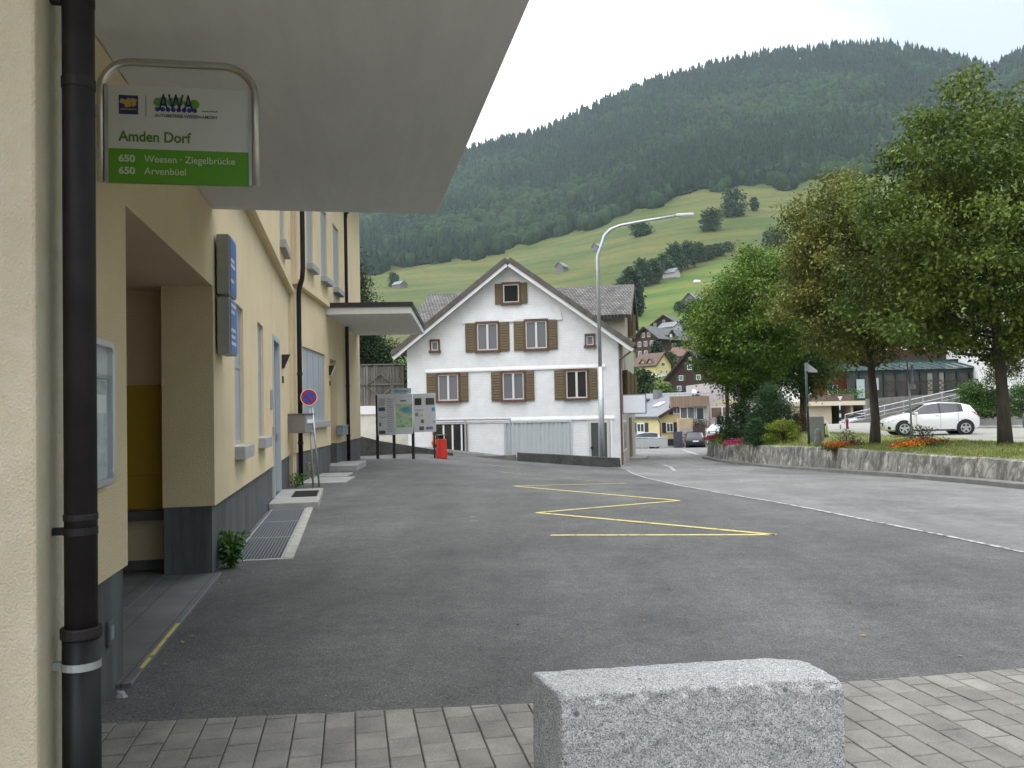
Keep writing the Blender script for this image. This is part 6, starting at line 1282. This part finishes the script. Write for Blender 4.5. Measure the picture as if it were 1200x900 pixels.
for k in range(6): MB().tube([(k*.58, 0, -.1), (k*.58, 0, 1.0)], .025, 6).build('post', M_galv, fnc)
MB().box(0, 2.9, -.02, .02, .15, .85).build('mesh_panel', mat('grey_mesh_panel', (.33, .34, .34), .6), fnc); MB().tube([(0, 0, 1.0), (2.9, 0, 1.0)], .03, 6).build('handrail', M_galv, fnc)

# restaurant
RY = 80.; q0 = at(796, 525, RY)
rs = thing('restaurant', 'restaurant with a brown board parapet terrace, garage and a yellow STERNEN lettering on its wall', 'restaurant', (q0.x, q0.y, 0), rw(2))
rx = lambda px, dy=0: at(px, 500, RY+dy).x-q0.x
rz_ = lambda py, px=820: at(px, py, RY).z
M_pk = mat('greyish_pink_render', (.42, .37, .36), .9, var=.06); M_brd = mat('brown_weathered_boards', (.12, .060, .035), .85, col2=(.30, .23, .17), vscale=2.2, stretch=(7, 7, .02)); M_bbr = brick_mat('beige_brick', (.40, .29, .17), (.45, .33, .20), (.30, .24, .17), .3, .12, .01)
mb = MB(); mb.box(rx(800.5, 3), rx(834), 1.0, 3, rz_(508.5), rz_(464.5)); mb.box(rx(800.5, 3), rx(803.5), .2, 3, rz_(545), rz_(508.6)); mb.box(rx(823), rx(828), .2, 3, rz_(545), rz_(508.6)); mb.box(rx(803.1), rx(822.9), 2.9, 3, rz_(545), rz_(508.6)); mb.build('wall', M_pk, rs)
mb = MB(); mb.box(rx(834.2, 2.5), rx(930), 2.5, 12, rz_(545), rz_(448)); mb.build('main_wall', M_pk, rs)
mb = MB(); mb.box(rx(788), rx(833), .2, 1.0, rz_(476.3), rz_(463.8)); mb.build('board_parapet', M_brd, rs)
mb = MB(); mb.box(rx(796), rx(812), .0, .95, rz_(502.5), rz_(490.5)); mb.build('brick_panel', M_bbr, rs)
mb = MB(); mb.box(rx(796), rx(834), -.05, .98, rz_(508), rz_(502.6)); mb.build('slab', M_conc, rs)
def rwin(x0, x1, y0, y1, n=1, m=None, dep=.97, fr=M_white):
    f = MB(); f.box(rx(x0, dep), rx(x1, dep), dep-.06, dep+.02, rz_(y1), rz_(y0)); wn = f.build('window', fr, rs); wv = (x1-x0)/n
    for k in range(n): MB().box(rx(x0+k*wv+.6, dep), rx(x0+(k+1)*wv-.6, dep), dep-.07, dep-.0605, rz_(y1-.6), rz_(y0+.8)).build('pane', m or M_vg, wn)
rwin(798, 814.5, 476.6, 490.3, 2, mat('net_curtain_glass', (.20, .20, .20), .2, col2=(.07, .07, .07), vscale=3, stretch=(3, 3, .2))); rwin(817, 826, 477.5, 492, 1)
M_bw = mat('brown_glazing', (.10, .055, .03), .3, col2=(.16, .12, .09), vscale=3, stretch=(2, 2, .3)); rwin(834.8, 848, 477, 491, 1, M_bw, 2.45); rwin(848.3, 861.5, 477, 491, 1, M_bw, 2.45); rwin(862, 872, 477, 491, 1, M_bw, 2.45, M_brd)
text('wall_lettering', 'STERNEN', .62, mat('pale_yellow_letters', (.62, .50, .20), .6), rs, (rx(842, 2.42), 2.42, rz_(475.6)), RX, bold=.012, width=2.3)
mb = MB(); mb.box(rx(786), rx(835), .3, .36, rz_(462), rz_(460.6)); 
for k in range(9): mb.box(rx(786)+k*.48, rx(786)+k*.48+.05, .31, .35, rz_(463.9), rz_(462))
mb.build('terrace_railing', M_galv, rs)
lath(MB(), [(.02, 0), (.27, .08), (.29, .09)], 18).build('satellite_dish', M_white, rs).matrix_local = Matrix.Translation((rx(816), .6, rz_(459))) @ Matrix.Rotation(rw(80), 4, 'X') @ Matrix.Rotation(rw(25), 4, 'Y')
MB().box(rx(803.2), rx(822.8), 2.6, 2.66, rz_(545), rz_(508.7)).build('garage_back', M_shd, rs)
o = MB().box(rx(786.5), rx(797), -.9, -.8, rz_(526), rz_(505)).build('garage_door', mat('dark_grey_door', (.05, .05, .06), .6), rs)
pb = [(rx(812.5)+k*.12, .35, rz_(497)) for k in range(12)]; rng = np.random.default_rng(4); V, F = leaf_cloud(np.array(pb), 60, (.16, .2, .22), .14, rng)
tag(np_mesh('balcony_plants', V+np.array([q0.x, q0.y, 0]), F, LDM), 'dark green plants hanging on the restaurant balcony', 'plants', None, 'stuff')
pb = [(rx(813)+k*.15, .2, rz_(500.5)) for k in range(10)]; V, F = leaf_cloud(np.array(pb), 16, (.1, .1, .08), .1, rng); tag(np_mesh('balcony_flowers', V+np.array([q0.x, q0.y, 0]), F, F_r), 'red flowers in the restaurant balcony boxes', 'flowers', None, 'stuff')
MB().box(rx(812), rx(826), -.1, .0, rz_(508), rz_(500)).build('balcony_rail', mat('dark_rail', (.05, .03, .025), .7), rs)
MB().box(rx(827), rx(834), -.02, .05, rz_(520), rz_(506)).build('white_garden_wall', M_wr, rs)

# beige garage with planted roof terrace, and the green conservatory above it
GY = 85.; q1 = at(940, 505, GY)
ga = thing('garage_building', 'beige flat-roofed garage building with an open bay behind the verge trees', 'garage', (q1.x, q1.y, 0), rw(-3)); gx = lambda px: at(px, 490, GY).x-q1.x; gzz = lambda py, px=990: at(px, py, GY).z
M_bg = mat('beige_render', (.52, .45, .33), .9, var=.06)
mb = MB(); mb.box(gx(948), gx(974), 0, 8, gzz(525), gzz(475)); mb.box(gx(996), gx(999), 0, 8, gzz(525), gzz(475)); mb.box(gx(974.1), gx(1016), 7, 8, gzz(525), gzz(475)); mb.box(gx(1013), gx(1016), .5, 8, gzz(525), gzz(475)); mb.build('wall', M_bg, ga)
mb = MB(); mb.box(gx(946), gx(1016), -.7, 8.1, gzz(475)+.001, gzz(470)); mb.build('roof_slab', mat('pale_cream_slab', (.60, .53, .40), .9), ga)
MB().box(gx(974.3), gx(981), 3, 3.1, gzz(525), gzz(477)).build('gate', mat('dark_brown_gate', (.06, .035, .025), .8), ga); MB().box(gx(981.2), gx(995.8), 6.8, 6.9, gzz(525), gzz(477)).build('bay_back', mat('olive_wall', (.20, .17, .10), .9), ga)
MB().box(gx(952), gx(1003), .6, 1.2, gzz(470)+.001, gzz(462)).build('parapet_trough', mat('dark_timber_trough', (.11, .085, .065), .9, var=.3), ga)
pb = [(gx(975)+q*.16, .8, gzz(461)) for q in range(22)]; V, F = leaf_cloud(np.array(pb), 50, (.25, .25, .22), .16, np.random.default_rng(6)); tag(np_mesh('trough_plants', V+np.array([q1.x, q1.y, 0]), F, LM), 'light green plants spilling from the trough on the garage roof', 'plants', None, 'stuff')
CY = 90.; q2 = at(995, 470, CY)
cv = thing('conservatory', 'dark green framed conservatory with a sloping glass roof behind the lattice fence', 'conservatory', (q2.x, q2.y, 0), rw(-6)); cx = lambda px: at(px, 450, CY).x-q2.x; czz = lambda py, px=1080: at(px, py, CY).z
M_cg = mat('bottle_green_frame', (.012, .042, .040), .5); M_cgl = mat('greenish_glass_roof', (.075, .115, .112), .15, spec=.6)
xe = cx(1158); zr0, zr1, zw0 = czz(437), czz(424), czz(472)
mb = MB(); 
for k in range(13): x = xe*k/12; mb.box(x-.12, x+.12, -.1, .1, zw0, zr0)
mb.box(-.12, xe+.12, -.12, .12, zr0, zr0+.35); mb.box(-.12, xe+.12, 5.0, 5.3, zr1, zr1+.4); mb.box(-.12, xe+.12, -.08, .08, zw0, zw0+.6); mb.build('frame', M_cg, cv)
MB().box(-.1, xe+.1, .2, .26, zw0, zr0).build('glazing', mat('dim_glass', (.025, .032, .034), .12, col2=(.11, .09, .06), vscale=.35, stretch=(1, 1, .1)), cv)
MB().prism([(-.6, zr0+.36), (5.2, zr1+.1), (5.2, zr1+.2), (-.6, zr0+.46)], -.6, xe+.6, 'x').build('glass_roof', M_cgl, cv); mb = MB()
for k in range(17): x = -.5+(xe+1.0)*k/16; mb.bar((x, -.6, zr0+.5), (x, 5.2, zr1+.24), .12, .08)
mb.build('glazing_bars', M_cg, cv); MB().box(cx(1003), cx(1012), -.14, -.121, czz(465), czz(443)).build('door_panel', mat('pale_green_panel', (.35, .45, .42), .4), cv); MB().box(cx(1022), cx(1028), -.14, -.121, czz(456), czz(442)).build('window', mat('pale_curtain', (.40, .42, .44), .6), cv)
for a_, b_ in ((1083, 1089), (1096, 1101), (1135, 1140)): MB().box(cx(a_), cx(b_), -.05, .19, zw0, zr0-.05).build('wall_panel', mat('stone_pier', (.27, .24, .19), .9, var=.2), cv)
MB().box(-.5, xe+6, -1.5, 6, zw0-6, zw0-.01).build('base_wall', mat('dark_stone_base', (.12, .115, .10), .95, var=.4, vscale=1.2), cv)
# lattice fence
lf = thing('lattice_fence', 'dark diamond lattice fence in front of the conservatory', 'fence', (q2.x+cx(1028), q2.y-2, 0), rw(-6)); Lf = cx(1172)-cx(1028); z0, z1 = czz(459)+.1, czz(447)
mb = MB(); k = 0
while k*.45 < Lf+1: mb.bar((k*.45, 0, z0), (k*.45+.9, 0, z1), .03, .07); mb.bar((k*.45+.9, .035, z0), (k*.45, .035, z1), .03, .07); k += 1
mb.build('lattice', mat('dark_lattice_wood', (.045, .036, .028), .9), lf); MB().box(0, Lf+1.4, -.05, .08, z1, z1+.08).box(0, Lf+1.4, -.05, .08, z0-.08, z0).build('rail', mat('dark_lattice_wood', (0, 0, 0)), lf)
# ramp wall with railing
RYY = 74.; 
r0, r1 = at(992, 492, RYY), at(1172, 451, RYY+2); rb = thing('ramp_wall', 'grey stone ramp wall rising to the right below the lattice fence', 'wall', (r0.x, r0.y, 0), math.atan2(r1.y-r0.y, r1.x-r0.x)); Lr = (Vector((r1.x, r1.y))-Vector((r0.x, r0.y))).length
M_rstone = mat('rough_grey_rubble', (.21, .205, .19), .95, col2=(.11, .105, .095), vscale=1.6, bump=.6, bscale=6)
MB().prism([(0, -4), (Lr, -4), (Lr, r1.z-.30), (0, r0.z-.30)], 0, .4, 'y').build('wall', M_rstone, rb)
rl = thing('ramp_railing', 'galvanised railing along the top of the rising ramp wall', 'railing', (r0.x, r0.y, 0), math.atan2(r1.y-r0.y, r1.x-r0.x))
rz2 = lambda f: r0.z+(r1.z-r0.z)*f
mb = MB(); 
for hh_ in (.45, .0): mb.tube([(0, .2, rz2(0)+hh_), (Lr, .2, rz2(1)+hh_)], .04 if hh_ else .03, 6)
mb.build('handrail', M_galv, rl)
for k in range(9): f = k/8; MB().tube([(Lr*f, .2, rz2(f)-.6), (Lr*f, .2, rz2(f)+.46)], .04, 6).build('post', M_galv, rl)
tw0, tw1 = at(1016.5, 470, 80), at(1190, 470, 80); zt1 = at(1090, 464, 80).z
o = MB().prism([(0, -4), (tw1.x-tw0.x, -4), (tw1.x-tw0.x, zt1+.5), (0, zt1-.15)], 0, .5, 'y').build('terrace_wall', M_rstone); o.location = (tw0.x, tw0.y, 0); tag(o, 'dark grey rubble terrace wall below the lattice fence and conservatory', 'wall')
# car park wall
w0, w1 = at(1118, 500, 50), at(1330, 498, 50); zt_ = at(1160, 480.5, 50).z
o = MB().box(0, w1.x-w0.x, 0, .4, -1, zt_).build('car_park_wall', mat('grey_concrete_wall', (.20, .195, .18), .95, var=.2, vscale=.8, stretch=(1, 1, 3))); o.location = (w0.x, w0.y, 0); tag(o, 'grey concrete wall along the back of the car park', 'wall')
o = MB().prism([(.5, .4), (w1.x-w0.x, .4), (w1.x-w0.x+9, 14), (9., 14)], -1, zt_-.15, 'z').build('bank', M_lawn); o.location = (w0.x, w0.y, 0); struct(o)
# big dark chalet above the conservatory and white building at right
hp_ = at(1062, 430, 104); house('chalet', 'big dark chalet with red shutters seen under the tree crowns above the conservatory', (hp_.x, hp_.y, czz(440)-1), rw(8), 15, 12, 7.5, 3.5, M_dwood, M_slate, [(x, z, 1.2, 1.3) for z in (1.6, 4.6) for x in (-5.8, -3, 0, 3, 5.8)], over=1.2, base_h=.2, shut=mat('brick_red_shutter', (.26, .06, .035), .7))
hp_ = at(1205, 440, 86); house('house', 'white house at the right edge behind the big lime trunk', (hp_.x, hp_.y, at(1205, 450, 86).z), rw(-12), 9.2, 11, 6.5, 3, M_wr, M_slate, [(-2.5, 3.6, 1, 1.4), (.5, 3.6, 1, 1.4), (-2.5, .8, 1, 1.4)], over=.8, low=6)
hp_ = at(955, 470, 95); house('chalet', 'red timber house with balcony half hidden behind the dark maple trunk', (hp_.x+2, hp_.y, at(955, 478, 95).z), rw(-5), 12, 9, 4.2, 2.6, mat('orange_red_timber', (.20, .045, .02), .85, var=.4, vscale=2, stretch=(6, 6, .2)), M_slate, [(-4, 1.4, 1.1, 1.1), (0, 1.4, 1.1, 1.1)], over=.8)
hp_ = at(925, 480, 92); house('house', 'pale house with red shutters glimpsed between the bushes and the maple', (hp_.x, hp_.y, at(925, 500, 92).z), rw(5), 5, 6, 4.5, 2, M_wr, M_brroof, [(-.8, 1.2, .9, 1.1), (.8, 1.2, .9, 1.1)], over=.4, shut=M_rsh)

# ================================================================== TREES ON THE SLOPE
L_far = leaf_mat('far_broadleaf', (.028, .055, .018), (.055, .095, .028), .35, .15, .05); L_fard = leaf_mat('far_conifer', (.014, .032, .014), (.026, .050, .02), .35, .1, .05); L_vil = leaf_mat('village_bush', (.06, .10, .015), (.11, .15, .025), .35, .2, .3)
def far_tree(label, px, py, wpx, hpx, m, group=None, seed=1, conifer=False, name='slope_tree'):
    p = hz(px, py); u = sc(1, p); hh_ = hpx*u; ww = wpx*u/2; rng = np.random.default_rng(seed); t = thing(name, label, 'tree', p, 0, group)
    k = 60; z = rng.uniform(.08, 1, k)*hh_; a = rng.uniform(0, 6.28, k); pr = (1.05-z/hh_) if conifer else np.sqrt(np.maximum(1-((z/hh_-.5)/.52)**2, .05)); R_ = ww*pr*rng.uniform(0, 1, k)**.5
    C = np.stack([R_*np.cos(a), R_*np.sin(a), z], 1); V, F = leaf_cloud(C, 34, (ww*.22, ww*.22, hh_*.05), max(ww, hh_*.4)*.24, rng, droop=.2, aspect=.8); np_mesh('crown', V, F, m, t)
    MB().tube([(0, 0, -1), (0, 0, hh_*.7)], [ww*.09, ww*.04], 6).build('trunk', M_bark, t); return t
HG = 'hedgerow trees along the field edge'
for i, (px, py, wp, hp2) in enumerate([(728, 345, 16, 18), (738, 342, 16, 26), (752, 336, 20, 30), (766, 332, 18, 26), (778, 326, 18, 26), (792, 318, 20, 30), (806, 313, 20, 28), (818, 306, 18, 20), (830, 303, 16, 14), (842, 299, 15, 12), (852, 294, 13, 9)]):
    far_tree('dark green tree in the line of hedgerow trees climbing between the two meadows', px, py, wp, hp2, L_far, HG, seed=50+i, name='hedgerow_tree')
far_tree('dark conifer rising right beside the grey wing roof of the white house', 743, 372, 17, 52, L_fard, seed=70, conifer=False, name='conifer')
far_tree('lone round bush on the upper meadow beyond the lamp head', 751, 277, 21, 16, L_far, seed=71)
far_tree('left tree of the tall pair on the upper meadow', 834, 271, 22, 24, L_far, seed=72); far_tree('taller right tree of the pair on the upper meadow', 859, 255, 25, 30, L_far, seed=73); far_tree('small slim tree right of the pair on the upper meadow', 884, 247, 9, 14, L_far, seed=74)
far_tree('small round tree beside the leftmost slope barn', 461, 337, 11, 16, L_far, seed=75); far_tree('thin young tree on the fresh meadow beside the olive lime crown', 878, 300, 8, 12, L_vil, seed=76); far_tree('dark tree at the field edge by the olive lime crown', 907, 290, 22, 20, L_far, seed=77)
far_tree('dark bush left of the large grey barn', 797, 366, 12, 12, L_far, seed=78); far_tree('dark tree right of the large grey barn', 818, 372, 16, 20, L_fard, seed=79); far_tree('bush row beside the pale blue-grey house', 812, 386, 22, 16, L_fard, seed=80)
far_tree('dark bush below the upper brown chalet', 765, 403, 28, 16, L_fard, seed=81); far_tree('dark conifer before the dark timber house', 770, 430, 18, 28, L_fard, seed=82, conifer=True); far_tree('slim cypress by the dark timber house', 795, 425, 6, 20, L_fard, seed=83); far_tree('green bush below the dark timber house', 783, 432, 20, 18, L_far, seed=84); far_tree('bush right of the slim cypress', 803, 434, 18, 14, L_far, seed=85)
far_tree('dark leafy tree above the yellow house roof', 752, 472, 34, 36, L_far, seed=86, name='village_tree'); far_tree('yellow-green rounded bush behind the yellow house roof', 777, 474, 32, 22, L_vil, seed=87, name='village_bush'); far_tree('dark hedge tree at the yellow hillside house', 790, 446, 16, 8, L_fard, seed=88); far_tree('dark tree between the chalet and the maple', 848, 462, 16, 30, L_far, seed=89)
# ---- forest on the mountain (far wood reading as one mass)
def forest():
    rng = np.random.default_rng(5); n = 19500
    az = rng.uniform(-.30, .60, n); r = np.sqrt(rng.uniform(R_F**2, (R_T+25)**2, n))
    edge = R_F+22*np.sin(az*37)+16*np.sin(az*91+1)+12*np.sin(az*173); keep = r > edge; az, r = az[keep], r[keep]
    # close lower and upper edges
    ae = rng.uniform(-.30, .60, 700); re_ = R_F+22*np.sin(ae*37)+16*np.sin(ae*91+1)+12*np.sin(ae*173)+rng.uniform(0, 9, 700); at_ = rng.uniform(-.3, .6, 420); rt = np.full(420, R_T)+rng.uniform(-6, 6, 420)
    az = np.concatenate([az, ae, at_]); r = np.concatenate([r, re_, rt]); X = r*np.sin(az); Y = r*np.cos(az); Z = hill(az, r)-3.5
    zone = np.sin(X*.011+Y*.004)+np.sin(X*.006-Y*.013+2)+.7*np.sin(X*.027+Y*.021)+rng.normal(0, .75, len(X)); con = (zone > -.25) | (r > R_T-130) & (rng.uniform(0, 1, len(X)) > .15)
    con &= ~((r < R_F+60) & (az > -.02) & (az < .05))
    H = np.where(con, rng.uniform(13, 33, len(X)), rng.uniform(11, 23, len(X)))
    def mk(name, sel, build_v, Fb, m, lab):
        base = np.stack([X[sel], Y[sel], Z[sel]], 1); k = sel.sum(); Vv = build_v(k, H[sel])+base[:, None, :]; nv = Vv.shape[1]; F = (Fb[None]+(np.arange(k)*nv)[:, None, None]).reshape(-1, 3)
        return tag(np_mesh(name, Vv.reshape(-1, 3), F, m), lab, 'forest', None, 'stuff')
    # conifers: four ragged skirts
    sides = 7; T = 4; cv_ = []; Fb = []
    for t in range(T):
        o = len(cv_); cv_.append((0, 0, .38+.62*(t+1)/T)); R0 = .17*(1-.8*t/T)
        for s in range(sides): a = 2*math.pi*s/sides+t*.5; cv_.append((R0*math.cos(a), R0*math.sin(a), .06+.80*t/T))
        for s in range(sides): Fb.append((o, o+1+s, o+1+(s+1) % sides))
    cv_ = np.array(cv_); Fb = np.array(Fb)
    def bc(k, h): 
        w_ = rng.uniform(.8, 1.25, (k, 1, 1)); v = cv_[None]*np.ones((k, 1, 1)); v = v+rng.normal(0, .022, v.shape); v[..., :2] *= w_*1.05; return v*h[:, None, None]
    mf = mat('forest_conifers', (.0062, .0150, .0075), .9, col2=(.0112, .0245, .0105), vscale=.012, detail=4, island=.4, spec=.1)
    mk('conifer_forest', con, bc, Fb, mf, 'dark conifer forest covering the mountain')
    import bmesh
    bm = bmesh.new(); bmesh.ops.create_icosphere(bm, subdivisions=2, radius=1); iv = np.array([v.co[:] for v in bm.verts]); fi = np.array([[v.index for v in f.verts] for f in bm.faces]); bm.free()
    def bb_(k, h):
        v = iv[None]*np.array([.36, .36, .5])*np.ones((k, 1, 1)); ph = rng.uniform(0, 6.28, (k, 1)); d = 1+.14*np.sin(iv[None, :, 0]*5+ph)+.14*np.sin(iv[None, :, 1]*5.5+ph*2)+.12*np.sin(iv[None, :, 2]*6+ph*3); v = v*d[..., None]*(1+rng.normal(0, .06, (k, len(iv), 1))); v[..., 2] += .45; return v*h[:, None, None]
    mb_ = mat('forest_broadleaf', (.0120, .0270, .0090), .9, col2=(.0205, .0395, .0130), vscale=.012, detail=4, island=.35, spec=.1)
    mk('broadleaf_forest', ~con, bb_, fi, mb_, 'lighter broadleaf woods mixed into the mountain forest')
forest()
# ================================================================== HAZE
hzb = MB().box(-2420, 2420, -2420, 2420, -8, 1000).build('haze', None) if False else None
me = bpy.data.meshes.new('haze'); bxm = MB().box(-2420, 2420, -2420, 2420, -12, 1010); me.from_pydata(bxm.v, [], bxm.f); me.update(); ho = bpy.data.objects.new('haze', me); S.collection.objects.link(ho); ho['kind'] = 'stuff'
hm = bpy.data.materials.new('haze'); hm.use_nodes = True; t = hm.node_tree; t.nodes.remove(t.nodes['Principled BSDF']); pv_ = N(t, 'ShaderNodeVolumePrincipled'); pv_.inputs['Color'].default_value = (.72, .86, 1., 1); pv_.inputs['Density'].default_value = .000072; t.links.new(pv_.outputs[0], t.nodes['Material Output'].inputs['Volume']); me.materials.append(hm)
